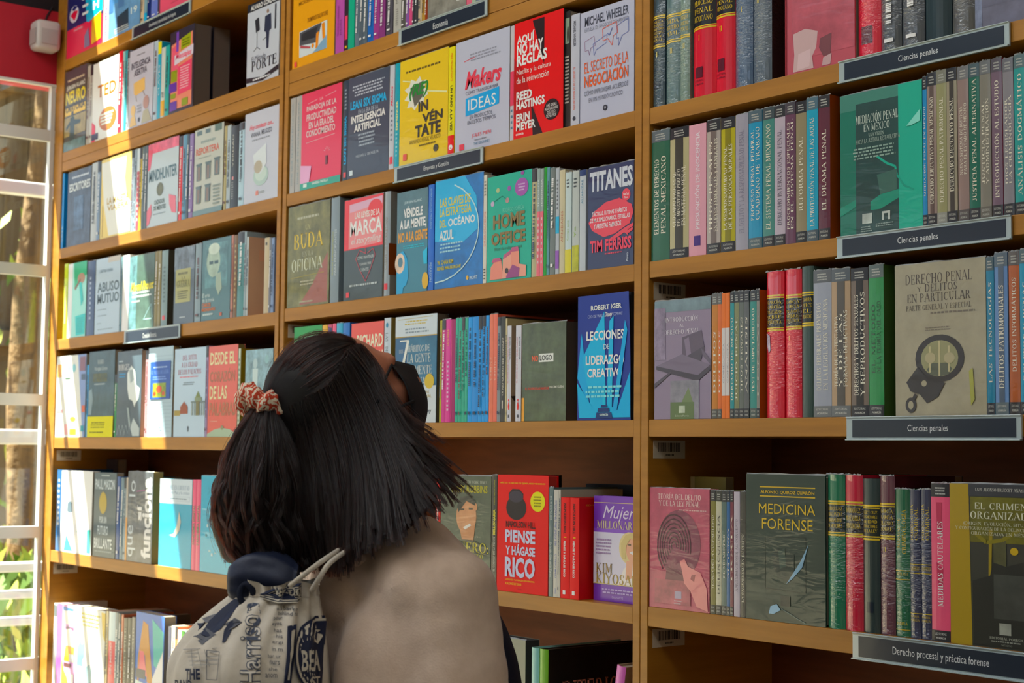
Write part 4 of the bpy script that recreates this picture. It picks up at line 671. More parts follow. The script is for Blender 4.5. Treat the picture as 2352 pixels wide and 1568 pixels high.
shelf_row(2, 2, [
 Sp(666, 677.5, 220, '#a5a4a2', 'first of two matching grey spines, against the panel beside PARADOJA', [T('DIME QUÉ TE FALTA EN LA VIDA', .3, .06, .62, .92, '#6f8794', 'u')]), Sp(679, 692, 217, '#a5a4a2', 'second of two matching grey spines, touching PARADOJA', [T('DIME QUÉ TE FALTA EN LA VIDA', .3, .06, .62, .92, '#6f8794', 'u')]),
 C(692.5, 784, 198, '#e8566a', 'coral pink book titled LA PARADOJA DE LA PRODUCTIVIDAD', [T('LA', .46, .085, .54, .115, '#f0b4b8', ''), L('#f3c0c4', .0022, (.16, .115), (.4, .095)), L('#f3c0c4', .0022, (.6, .09), (.86, .07)), T('PARADOJA DE LA', .13, .14, .87, .21, '#f6ccce', 'b'), T('PRODUCTIVIDAD', .13, .225, .87, .295, '#f6ccce', 'b'), T('EN LA ERA DEL', .19, .31, .82, .38, '#f6ccce', 'b'), T('CONOCIMIENTO', .13, .395, .85, .465, '#f6ccce', 'b'), L('#f3c0c4', .0022, (.13, .52), (.85, .5))] + [L('#f3b8bc', .002, (.66 + .04*math.cos(a), .66 - .026*math.sin(a)), (.66 + .08*math.cos(a), .66 - .05*math.sin(a))) for a in (.2, .7, 1.2, 1.7, 2.2, 2.8)] + [R(.63, .7, .68, .79, '#6a3a44'), P('#d8a8c8', (0, .74), (.28, .77), (.2, 1), (0, 1)), R(0, .93, 1, 1, '#4f9a8c'), R(.08, .94, .17, .975, '#cfdcd8'), T('VANESSA PADILLA', .3, .94, .7, .965, '#d8e4e0', 'b')], a='the PARADOJA book', fin='g'),  # the teal foot holds a painted cyan reflection
 Sp(788, 798.5, 179, '#33404e', 'slate spine lettered LEAN SIX SIGMA beside its front facing copy', [T('LEAN SIX SIGMA', .3, .36, .75, .84, '#3fa0d8', 'uB'), R(.25, .92, .75, .97, '#d05a5a'), G(.3, .08, .7, .3, 6, '#a0aab4')]),
 C(799.5, 893, 164, '#404858', 'slate blue book titled LEAN SIX SIGMA, front facing', [G(.1, .08, .92, .2, 4, '#b4bac6'), T('LEAN SIX SIGMA', .06, .235, .94, .32, '#3aa4e2', 'B'), T('EN LA ERA DE LA', .26, .335, .74, .375, '#b4bcc8', ''), T('INTELIGENCIA', .08, .385, .92, .46, '#dfe3e8', 'B'), T('ARTIFICIAL', .16, .475, .82, .55, '#dfe3e8', 'B'), G(.26, .57, .7, .71, 4, '#9fa9b6'), T('MICHAEL L. GEORGE, SR.', .22, .78, .78, .81, '#b8c0ca', ''), R(.06, .92, .14, .97, '#c9d4da')], a='the LEAN SIX SIGMA cover', fin='w'),
 Sp(894, 905, 146, '#b9bcc4', 'white spine lettered Makers in red', [T('Makers', .3, .2, .7, .4, '#d6505a', 'uib'), G(.3, .42, .7, .74, 7, '#77808c'), R(.2, .88, .8, .95, '#d0505a')]), Sp(906.5, 917, 142, '#1f96a8', 'teal spine lettered EMPRENDER beside the yellow INVÉNTATE book', [T('EMPRENDER', .3, .36, .72, .64, '#d9e6a0', 'ub'), G(.3, .66, .7, .9, 6, '#9fd4da')]),
 C(918.5, 1029, 117, '#dcb91c', 'yellow book titled INVÉNTATE with a torn paper hole', [G(.1, .1, .9, .14, 1, '#5a4a10'), P('#d6d6cc', (.1, .28), (.2, .26), (.24, .2), (.34, .23), (.42, .19), (.46, .24), (.56, .24), (.52, .3), (.6, .38), (.52, .4), (.5, .46), (.4, .44), (.32, .5), (.26, .46), (.16, .46), (.2, .4), (.1, .38), (.18, .33)), P('#5a5a52', (.22, .28), (.5, .24), (.5, .38), (.32, .47)), T('(RE)', .2, .25, .6, .4, '#157a3c', 'Bi'), L('#e2dcae', .008, (.58, .35), (.78, .38), (.98, .41)), L('#e2dcae', .006, (.06, .19), (.24, .22)), T('IN', .4, .43, .6, .53, '#33332c', 'B'), T('VÉN', .48, .535, .9, .64, '#33332c', 'B'), T('TATE', .34, .65, .86, .765, '#33332c', 'B'), T('ARMANDO REIGIL VELASCO', .22, .775, .86, .815, '#6a5a14', ''), G(.4, .83, .8, .86, 1, '#6a5a14'), E(.77, .9, .05, .034, '#3c3c30'), R(.09, .89, .17, .95, '#d0584c')], a='the yellow INVÉNTATE book', fin='w'),
 Sp(1029.5, 1043.5, 108, '#d6cc18', 'yellow spine lettered UN PASO A LA VEZ with a red foot', [T('MIKE MICHALOWICZ', .38, .06, .66, .32, '#d0562c', 'd'), T('UN PASO A LA VEZ', .34, .36, .7, .78, '#3f4018', 'dB'), R(0, .82, 1, 1, '#e0322a'), L('#e8c820', .006, (0, .88), (1, .87)), E(.5, .93, .3, .025, '#eee8e0')]),
 C(1046.5, 1170, 76, '#b4b6c6', 'pale lilac book titled Makers with a blue IDEAS panel', [G(.24, .13, .84, .21, 3, '#8a8c9a'), L('#d05a64', .003, (.16, .19), (.36, .175)), T('Makers', .18, .29, .86, .45, '#d8525e', 'Bi'), T('CÓMO TRANSFORMAR', .2, .46, .8, .5, '#5d606e', ''), P('#1f9ad2', (.2, .53), (.82, .5), (.82, .65), (.2, .69)), T('IDEAS', .25, .545, .76, .645, '#dfeef6', ''), T('EN PRODUCTOS', .28, .69, .7, .725, '#5d606e', ''), T('EN ESTOS TIEMPOS', .24, .735, .76, .77, '#5d606e', ''), T('JULES PIERI', .32, .86, .68, .9, '#d8626a', ''), G(.36, .91, .64, .93, 1, '#7c7e8a'), T('THE GROMMET', .36, .94, .66, .965, '#5c7c94', ''), R(.09, .93, .18, .985, '#d0505c')], a='the Makers cover', fin='g'),
 Sp(1172, 1180, 60, '#bcb8be', None, [R(0, .4, 1, .7, '#e0566a'), G(.2, .72, .8, .92, 4, '#5a7c94')]),
 C(1181, 1294, 37, '#e23a32', 'red and black book titled AQUÍ NO HAY REGLAS', [R(0, 0, 1, 1, '#d9362e'), P('#f04038', (.02, .02), (.38, .02), (.99, 1), (.62, 1)), P('#24191a', (.38, .02), (.62, .02), (.62, .42)), P('#a8231f', (.0, .3), (.2, .42), (.45, .8), (.36, .9), (0, .82)), P('#24191a', (.36, .72), (.6, 1), (.4, 1)), T('AQUÍ', .06, .1, .42, .2, '#f3e6e2', 'B'), T('NO HAY', .06, .19, .6, .285, '#f3e6e2', 'B'), T('REGLAS', .06, .285, .68, .38, '#f3e6e2', 'B'), T('Netflix y la cultura', .06, .41, .76, .465, '#f0d8d4', ''), T('de la reinvención', .06, .475, .72, .53, '#f0d8d4', ''), T('REED', .06, .6, .38, .675, '#f3e6e2', 'B'), T('HASTINGS', .06, .68, .64, .755, '#f3e6e2', 'B'), T('ERIN', .06, .79, .34, .86, '#f3e6e2', 'B'), T('MEYER', .06, .865, .46, .935, '#f3e6e2', 'B'), E(.78, .82, .155, .088, '#1f1618'), T('LAS IDEAS', .68, .77, .88, .795, '#e2d8d6', ''), T('INNOVADORAS', .65, .8, .91, .825, '#e2d8d6', ''), T('DEL CEO', .7, .83, .86, .855, '#e2d8d6', ''), T('DE NETFLIX', .68, .86, .88, .885, '#e2d8d6', ''), T('conecta', .06, .955, .22, .975, '#f0d8d4', 'b')], a='the red REGLAS book', fin='g', th=.026, paper='#241a1a', side='#241a1a'),
 C(1297, 1309, 26, '#2a2826', 'black book with a small photo, tucked behind the red REGLAS book', [R(.1, .06, .9, .28, '#8a9a88'), E(.6, .2, .2, .07, '#3a3430'), G(.1, .38, .9, .8, 14, '#b9b4ac')], sb=.004, free=1, th=.02),
 Sp(1311, 1330, 33, '#b6b8c4', 'pale grey spine lettered EL SECRETO beside its front facing copy', [T('MICHAEL WHEELER', .3, .06, .6, .29, '#4a4c58', 'db'), T('EL SECRETO DE LA NEGOCIACIÓN', .32, .48, .62, .86, '#d86a54', 'd'), E(.45, .94, .18, .02, '#3f4048')], th=.03),
 C(1333.5, 1456.5, 12, '#b2b4c6', 'pale lilac book titled EL SECRETO DE LA NEGOCIACIÓN', [T('MICHAEL WHEELER', .08, .05, .9, .135, '#454754', 'b'), T('ESCUELA DE NEGOCIOS DE HARVARD', .08, .15, .9, .185, '#7c7e8c', ''), L('#9a7f9a', .0028, (.08, .27), (.26, .24), (.28, .33), (.2, .34), (.17, .4), (.15, .35), (.09, .36), (.08, .27)), L('#7d86b4', .0028, (.24, .31), (.5, .26), (.5, .33), (.3, .37), (.26, .42), (.24, .31)), L('#cf6f5e', .0032, (.42, .2), (.68, .17), (.7, .27), (.62, .29), (.6, .37), (.52, .3), (.43, .31), (.42, .2)), L('#7d86b4', .0028, (.68, .21), (.9, .17), (.9, .29), (.78, .31), (.72, .39), (.72, .32), (.68, .33), (.68, .21)), L('#6a74a4', .004, (.51, .25), (.55, .275), (.6, .215)), T('EL SECRETO DE LA', .08, .46, .9, .56, '#dd6a4e', ''), T('NEGOCIACIÓN', .08, .555, .9, .69, '#dd6a4e', 'b'), T('CÓMO IMPROVISAR ACUERDOS', .08, .71, .9, .765, '#6a6c7a', ''), T('EN UN MUNDO CAÓTICO', .17, .78, .8, .83, '#6a6c7a', ''), E(.48, .91, .04, .026, '#33343e'), T('TR', .46, .9, .5, .92, '#c9cad6', 'b')], a='the SECRETO cover', fin='g')])
shelf_row(2, 3, [
 C(661.5, 757, 467, '#6a6a44', 'olive wrapped book titled UN BUDA EN LA OFICINA', [R(0, 0, 1, 1, '#6c6a48', .7), P('#8f5a50', (.96, .5), (.96, .98), (.3, .98), (.6, .8)), G(.2, .1, .8, .15, 1, '#a9a894'), T('UN', .42, .2, .54, .25, '#b9b48c', 's'), T('BUDA', .14, .28, .84, .43, '#d3b83a', 's'), T('EN LA', .36, .46, .62, .51, '#b9b9a0', 's'), T('OFICINA', .1, .53, .84, .65, '#ccd0bc', 's'), L('#a89a4a', .002, (.08, .71), (.88, .69)), G(.3, .74, .66, .8, 2, '#b0ac94'), G(.3, .94, .64, .97, 1, '#b0ac94')], a='the BUDA book', fin='w', mott=.8),
 Sp(759, 778, 452, '#7c8890', 'grey wrapped spine beside the BUDA book before a dark gap', [T('GUÍA DE EMPRENDIMIENTO', .14, .32, .36, .74, '#a8a84a', 'u'), T('PARA PRINCIPIANTES', .5, .3, .72, .74, '#c4ccd0', 'u')], fin='w'),
 C(790.5, 879, 453, '#3d484c', 'red over dark slate book titled LAS LEYES DE LA MARCA', [R(0, 0, 1, .5, '#e04a50'), P('#d98a8c', (.12, .05), (.98, .02), (.98, .47), (.12, .49)), P('#c9a4b8', (.14, .05), (.98, .02), (.98, .09), (.14, .13)), E(.8, .13, .18, .09, '#dd4a4e'), T('LAS LEYES DE LA', .28, .14, .92, .2, '#f0d8d4', 'b'), T('MARCA', .16, .22, .98, .37, '#eceef0', 'b'), T('el storytelling', .2, .385, .96, .47, '#f0dcdc', 'i'), L('#b04a52', .004, (.56, .5), (.58, .56), (.42, .52), (.32, .6), (.44, .72), (.58, .83), (.7, .72), (.82, .58), (.76, .52), (.62, .56)), T('COMO MANTENER', .36, .58, .78, .61, '#c9cfd0', ''), T('Y GANAR MÁS', .4, .64, .72, .67, '#c9cfd0', ''), T('CLIENTES', .44, .7, .66, .73, '#c9cfd0', ''), G(.16, .84, .9, .88, 1, '#b4bcbe'), R(.08, .92, .16, .97, '#d05056')], a='the MARCA book', fin='w'),
 Sp(880, 893, 440, '#9aa2a8', 'grey broad spine between MARCA and VÉNDELE with a rust coloured block', [T('CASOS DE MARKETING', .3, .25, .7, .75, '#8a7a6a', 'u'), R(.2, .88, .8, .94, '#d05056')], side='#8c8680', dp=.15, sart=[R(0, .5, 1, .8, '#8a4526')], hard=True),
 C(911.5, 982, 437, '#4a7a8c', 'blue book titled VÉNDELE A LA MENTE with two glowing heads', [R(0, 0, 1, .5, '#56707a', .3), T('JÜRGEN KLARIĆ', .24, .09, .8, .13, '#c0d0d6', ''), T('VÉNDELE', .22, .15, .84, .26, '#dfe8ea', 'B'), T('A LA MENTE,', .1, .28, .96, .385, '#dfe8ea', 'B'), T('NO A LA GENTE', .06, .4, 1, .5, '#d99a2a', 'B'), G(.2, .53, .95, .57, 2, '#4fb0c4'), P('#3f98c4', (.02, .62), (.22, .58), (.36, .66), (.4, .84), (.34, .92), (.24, .94), (.22, 1), (.02, 1)), E(.12, .7, .16, .1, '#cdb8a8', .5), E(.14, .69, .08, .05, '#5a7a8a'), P('#45b0d0', (.86, .62), (1, .58), (1, .74), (.9, .74)), E(.95, .9, .1, .08, '#c8a428')], a='the VÉNDELE book', fin='g'),
 Sp(983, 996, 424, '#2a62b4', 'blue spine lettered PEARSON beside the VÉNDELE book', [T('ESTRATEGIAS DE MERCADO', .4, .04, .66, .42, '#8fb4e4', 'd'), T('PEARSON', .36, .74, .72, .92, '#a9c4ea', 'd')], a='the PEARSON spine'),
 C(999.5, 1109.5, 406, '#2f6ca8', 'blue wrapped book titled LAS CLAVES DEL OCÉANO AZUL', [P('#2aa4d4', (0, 0), (.62, 0), (.86, .2), (.9, .5), (.6, .6), (0, .56)), T('LAS CLAVES DE', .1, .17, .74, .25, '#c3b83a', 'b'), T('LA ESTRATEGIA', .1, .26, .76, .34, '#c3b83a', 'b'), T('DEL', .1, .37, .24, .44, '#c3b83a', 'b'), T('OCÉANO', .28, .35, .84, .44, '#d6e6f0', 'b'), T('AZUL', .1, .47, .4, .56, '#d6e6f0', 'b'), G(.1, .58, .6, .68, 3, '#9fc8e0'), T('W. CHAN KIM', .06, .74, .4, .78, '#b8b040', 'b'), T('RENÉE MAUBORGNE', .06, .79, .56, .83, '#b8b040', 'b'), T('PROFIT', .74, .92, .9, .95, '#cfe0ea', ''), E(.7, .93, .025, .02, '#d0a83a')] + [L('#bcd8e8', .006, *[(.02 + .9*math.sin(t_), .48 - .46*math.cos(t_)) for t_ in [PI*k/14 for k in range(2, 15)]])], a='the OCÉANO AZUL book', fin='w', mott=.35),
 Sp(1110, 1117.5, 402, '#c9c6bc', 'thin white spine lettered in red between OCÉANO AZUL and HOME OFFICE', [T('DINEROSAMENTE', .25, .34, .75, .66, '#c06a60', 'u'), G(.2, .05, .8, .2, 5, '#77756c'), G(.2, .86, .8, .97, 4, '#33322c')]),
 C(1119.5, 1220.5, 398, '#16a08c', 'green teal book titled HOME OFFICE with pink buildings', [E(.24, .14, .04, .022, '#a8b48c'), E(.5, .14, .04, .025, '#8a5a9a'), E(.46, .25, .045, .025, '#a88a8a'), E(.12, .26, .04, .025, '#b8a8c0'), E(.78, .15, .15, .085, '#94589c'), G(.7, .11, .86, .19, 3, '#cdb4d2'), E(.8, .02, .04, .018, '#8a4a8c'), L('#2c7a6c', .003, (.16, .24), (.34, .2), (.44, .24)), T('RODRIGO PORRÚA', .36, .31, .84, .36, '#7ac4b4', ''), T('HOME', .14, .37, .86, .51, '#7d6a44', 'B'), T('OFFICE', .1, .54, .88, .66, '#7d6a44', 'B'), T('Ritual de trabajo en casa', .18, .68, .8, .72, '#3a6a54', ''), P('#d98a7c', (.08, .98), (.1, .86), (.2, .8), (.34, .8), (.38, .98)), P('#e39c8c', (.36, .98), (.38, .8), (.56, .74), (.56, .98)), P('#dd8f80', (.56, .98), (.56, .74), (.74, .74), (.76, .98)), P('#e39c8c', (.74, .98), (.74, .86), (.9, .88), (.9, .98)), P('#a85a78', (.38, .8), (.4, .76), (.56, .72), (.56, .76)), P('#a85a78', (.56, .74), (.58, .7), (.72, .7), (.74, .74)), P('#a85a78', (.12, .82), (.16, .78), (.32, .78), (.34, .81)), P('#8a4a78', (.46, .96), (.6, .86), (.76, .9), (.74, .98), (.46, .98)), E(.47, .91, .04, .025, '#3a2f34')], a='the HOME OFFICE book', fin='g'),
 Sp(1221.5, 1232.5, 388, '#a8a284', None, None, fin='w'), Sp(1233, 1240, 387, '#8d9a98', None, [R(0, .4, 1, 1, '#d9707c'), T('TENDENCIA', .3, .1, .7, .36, '#d8dcd8', 'u'), G(.3, .44, .7, .9, 8, '#f0d0d2')]), Sp(1240.5, 1248, 387, '#8d9a98', None, [R(0, .4, 1, 1, '#d9707c'), T('TENDENCIA', .3, .1, .7, .36, '#d8dcd8', 'u'), G(.3, .44, .7, .9, 8, '#f0d0d2')]), Sp(1249, 1255.5, 384, '#2f8a3a', None, []), Sp(1256, 1262, 384, '#5f8c94'), Sp(1263, 1275, 386, '#68706e', None, None, fin='w'), Sp(1276, 1284, 386, '#a8aeb4', None, [R(0, .46, 1, .62, '#3aa4c8'), R(0, .78, 1, .95, '#8a5aa8'), G(.3, .1, .7, .4, 8, '#5a5f66')], fin='w'), Sp(1285, 1297, 390, '#bcb59c', None, [T('AFINIDADES', .3, .4, .7, .7, '#a86a5a', 'u')]), Sp(1298, 1312, 396, '#b9c6c8', 'white and yellow spine with a bar code and green lettering', [G(.2, .06, .7, .16, 3, '#3d4648'), T('Cuerpo sano', .3, .48, .65, .68, '#8aa83a', 'u'), R(0, .77, 1, 1, '#c9bf2a')], fin='w'), Sp(1314, 1329, 393, '#aeb4b2', 'grey and olive spine with a bar code beside the white and yellow spine', [G(.2, .06, .7, .17, 3, '#3d4648'), T('Yo', .3, .55, .6, .66, '#8aa83a', 'u'), R(0, .74, 1, 1, '#a8a842', .6)], fin='w'), Sp(1331, 1345, 390, '#b4bac0', None, [R(0, 0, 1, .06, '#2a3a66'), T('ALIANZAS', .3, .1, .6, .34, '#5a86a0', 'u')]),
 C(1350.5, 1455.5, 378, '#2c3556', 'navy book titled TITANES with a red paint stroke', [T('TITANES', .04, .04, .98, .24, '#c3c8d2', 'B'), E(.84, .32, .09, .06, '#e2525e'), T('New York', .78, .3, .9, .325, '#f0cdd0', 'b'), T('Times', .8, .335, .88, .355, '#f0cdd0', 'b'), P('#e0525e', (.16, .43), (.4, .36), (.7, .34), (.96, .42), (1, .5), (.92, .6), (.6, .68), (.36, .7), (.1, .62), (.02, .54)), P('#e0525e', (.5, .72), (.8, .64), (1, .6), (1, .63), (.7, .71), (.46, .76)), T('TÁCTICAS, RUTINAS Y HÁBITOS', .1, .43, .86, .49, '#e8d2d8', 'b'), T('DE MULTIMILLONARIOS, ESTRELLAS', .06, .5, .92, .55, '#e8d2d8', 'b'), T('Y ARTISTAS FAMOSOS', .14, .56, .74, .61, '#e8d2d8', 'b'), P('#e0525e', (.8, .68), (.9, .64), (.88, .67), (.99, .64), (.99, .67), (.88, .7), (.9, .72)), T('TIM FERRISS', .06, .72, .96, .84, '#dd4e60', 'B'), G(.36, .85, .8, .88, 1, '#b0475a'), T('Planeta', .85, .88, .9, .96, '#c8cedb', 'u')], a='the TITANES book', fin='w')])
shelf_row(2, 4, [
 C(674.5, 738, 749, '#d9d9d2', 'white book with a green header, behind the top of the hair', [R(0, 0, 1, .16, '#1f8a4c'), G(.25, .09, .9, .13, 1, '#8fcaa8')], a='the green header book'),
 Sp(738.5, 750, 746, '#cda24c'), Sp(751, 760, 745, '#a8506a', None, [P('#2f3460', (.2, .02), (1, .04), (1, .2), (.3, .12))]), Sp(762, 770, 743, '#d0607c'), Sp(771, 785, 742, '#2397b8', None, None, fin='w'), Sp(786, 801, 741, '#2f68ac', None, [T('7', .3, .2, .7, .26, '#b9cbe4', 'u')]),
 C(806, 880, 740, '#df6058', 'coral red book titled RICHARD BRANSON in cream capitals', [T('RICHARD', .18, .12, .98, .25, '#ecdcc6', 'b'), T('BRANSON', .18, .28, .98, .41, '#ecdcc6', 'b')], a='the coral cream lettered book'),
 Sp(881, 896, 730, '#b8c2cc', 'white spine lettered Las 4 Disciplinas beside the LOS 7 HÁBITOS book', [E(.45, .07, .18, .025, '#2c7a9a'), T('Las 4 Disciplinas', .25, .14, .62, .56, '#54616a', 'ds')], side='#9a8250', hard=False),
 C(907.5, 1003, 724, '#3a5f82', 'blue and white book titled LOS 7 HÁBITOS with a gold seal', [R(0, 0, 1, .19, '#c2cbd2'), G(.22, .04, .8, .09, 2, '#b8a860'), G(.2, .11, .84, .17, 2, '#7d8a96'), L('#a89a5a', .002, (.06, .03), (.9, .02)), R(0, .19, 1, .2, '#a9935a'), R(.3, .21, 1, .64, '#3d6a86', .4), T('7', .1, .22, .34, .5, '#d6d9d4', 's'), T('LOS', .1, .31, .2, .345, '#c3ccd0', 's'), T('HÁBITOS DE', .32, .28, .84, .34, '#d2d6d2', 's'), T('LA GENTE', .3, .36, .86, .44, '#d2d6d2', 's'), T('ALTAMENTE', .16, .47, .9, .55, '#d2d6d2', 's'), T('EFECTIVA', .24, .58, .74, .66, '#d2d6d2', 's'), R(0, .66, 1, 1, '#c3cad0'), E(.84, .62, .11, .07, '#bfa846'), T('LECCIONES MÁGICAS', .2, .7, .84, .73, '#a8904a', ''), T('CAMBIO PERSONAL', .2, .74, .9, .77, '#a8904a', ''), T('Stephen R. Covey', .12, .87, .9, .92, '#4d5866', 'b')], a='the LOS 7 HÁBITOS book', th=.03, paper='#6d5f52'),
 Sp(1010, 1014, 736, '#a8a432', None), Sp(1014.5, 1023, 735, '#b83a80', None, None, fin='w'), Sp(1023.5, 1034, 733, '#c2408a', 'magenta spine with gold and white letters, between LOS 7 HÁBITOS and the teal spines', [T('LA GUERRA', .3, .1, .65, .26, '#dcb04a', 'u'), G(.3, .4, .7, .9, 12, '#e8c2d8')], fin='w'), Sp(1035, 1045, 733, '#8f1f5c', None, [R(0, 0, .3, 1, '#b0306c')]),
 Sp(1045.5, 1052.5, 731, '#1f9a84', 'first of four teal spines, beside the dark magenta spine', None, fin='w'), Sp(1053, 1060, 730, '#1f9a84', 'second of four teal spines on the fifth shelf', None, fin='w'), Sp(1060.5, 1067, 730, '#1f9a84', 'third of four teal spines on the fifth shelf', None, fin='w'), Sp(1067.5, 1074, 729, '#1f9a84', 'last of four teal spines, touching the blue spines', None, fin='w'),
 Sp(1074.5, 1084, 728, '#1f8fd2', 'first of five bright blue spines, touching the teal spines', None, a='the teal spines'), Sp(1084.5, 1098, 727, '#1c86c8', 'second of five bright blue spines, the broadest', None), Sp(1098.5, 1107, 726, '#1f8fd2', 'third of five bright blue spines', None), Sp(1107.5, 1115, 725, '#1f8fd2', 'fourth of five bright blue spines', None), Sp(1115.5, 1122.5, 724, '#1f8fd2', 'last of five bright blue spines, beside the coral spines', None),
 Sp(1123.5, 1132.5, 722, '#ee7a66', 'first of two coral spines, beside the blue spines', [T('CALDERA', .35, .4, .6, .62, '#f0c8b8', 'ds')], fin='w'), Sp(1133, 1141.5, 721, '#ea7464', 'second of two coral spines, with crumpled wrapping on top', [T('CALDERA', .35, .4, .6, .62, '#f0c8b8', 'ds')], fin='w', dp=.2),
 Sp(1142, 1149.5, 728, '#7d8488', None), Sp(1150, 1160, 727, '#33332f', 'black spine lettered YA NO QUIERO SER GODINEZ', [T('YA NO QUIERO SER GODINEZ', .35, .2, .75, .76, '#cfcabc', 'u'), T('I', .35, .8, .6, .88, '#b9b4a8', '')]), Sp(1160.5, 1164, 731, '#b8ad8a', None),
 Sp(1164.5, 1173.5, 748, '#c4c4cc', 'first of two white EL LÍDER spines, beside the cream spine', [T('EL LÍDER QUE NO TENÍA CARGO', .1, .12, .4, .6, '#b0505a', 'u'), T('ROBIN SHARMA', .55, .12, .85, .36, '#4f5a66', 'd'), P('#d0403a', (.3, .84), (.5, .79), (.7, .84), (.6, .88), (.4, .88)), E(.5, .78, .12, .012, '#d0403a'), R(.35, .93, .65, .96, '#4a4a52')], side='#a09282', dp=.15, sart=[P('#2c2420', (.0, .74), (.2, .72), (.3, .8), (.2, .88), (.1, .82))]),
 Sp(1184, 1196.5, 747, '#c4c4cc', 'second of two white EL LÍDER spines, touching the NO LOGO book', [T('EL LÍDER QUE NO TENÍA CARGO', .1, .12, .4, .6, '#b0505a', 'u'), T('ROBIN SHARMA', .55, .12, .85, .36, '#4f5a66', 'd'), P('#d0403a', (.3, .84), (.5, .79), (.7, .84), (.6, .88), (.4, .88)), E(.5, .78, .12, .012, '#d0403a'), R(.35, .93, .65, .96, '#4a4a52')], side='#a09282'),
 C(1199.5, 1300, 741, '#46503e', 'dark olive wrapped book titled NO LOGO', [R(0, 0, 1, 1, '#4a5440', .6), T('NO', .23, .33, .37, .39, '#d85a3a', 'B'), R(.39, .315, .72, .4, '#d6d8d4'), T('LOGO', .41, .33, .69, .385, '#33342f', 'B'), T('EL PODER DE LAS MARCAS', .08, .655, .62, .68, '#c04a3a', 'b'), T('NAOMI KLEIN', .64, .645, .95, .67, '#c9cabf', 'b'), R(0, .76, .06, 1, '#e09a2a')], a='the NO LOGO book', fin='w', mott=.6, th=.045, paper='#5f5044'),
 C(1327, 1449, 675, '#2f3f86', 'blue book titled LECCIONES DE LIDERAZGO CREATIVO with light beams', [P('#1f9fdc', (0, .66), (.08, .3), (.24, .9)), P('#28a9e2', (.3, .98), (.1, .5), (.52, .14), (.55, .96)), P('#39b6ea', (.5, .97), (.44, .3), (.48, .2), (.54, .97)), P('#28a9e2', (.56, .97), (.62, .22), (.7, .18), (.66, .97)), P('#1f9fdc', (.66, .97), (.92, .22), (.96, .3), (.74, .97)), P('#22a4de', (.72, .98), (1, .62), (1, .98)), P('#1fa8e0', (.04, .98), (.0, .7), (.3, .9), (.7, .9), (.9, .98)), T('ROBERT IGER', .26, .085, .86, .125, '#d8ddec', 'b'), T('CEO DE WALT', .2, .16, .52, .185, '#a9b4d4', ''), T('Disney', .53, .145, .68, .195, '#e6eaf4', 'bi'), T('COMPANY', .7, .155, .88, .18, '#a9b4d4', ''), T('LECCIONES', .18, .29, .9, .365, '#e2e8f2', 'b'), T('DE', .51, .4, .62, .44, '#c6d4ea', ''), T('LIDERAZGO', .17, .485, .9, .56, '#e2e8f2', 'b'), T('CREATIVO', .2, .59, .86, .66, '#e2e8f2', 'b'), G(.16, .72, .9, .83, 3, '#8fd0ee'), P('#243a6a', (.36, .985), (.38, .94), (.66, .94), (.68, .985)), P('#243a6a', (.4, .935), (.41, .905), (.62, .905), (.63, .935)), P('#243a6a', (.46, .9), (.47, .88), (.58, .88), (.59, .9)), T('conecta', .44, .945, .6, .965, '#cfe8d8', 'b')], a='the LECCIONES book', fin='m', curl=.006, th=.012, paper='#14100f', side='#1a1a26')])
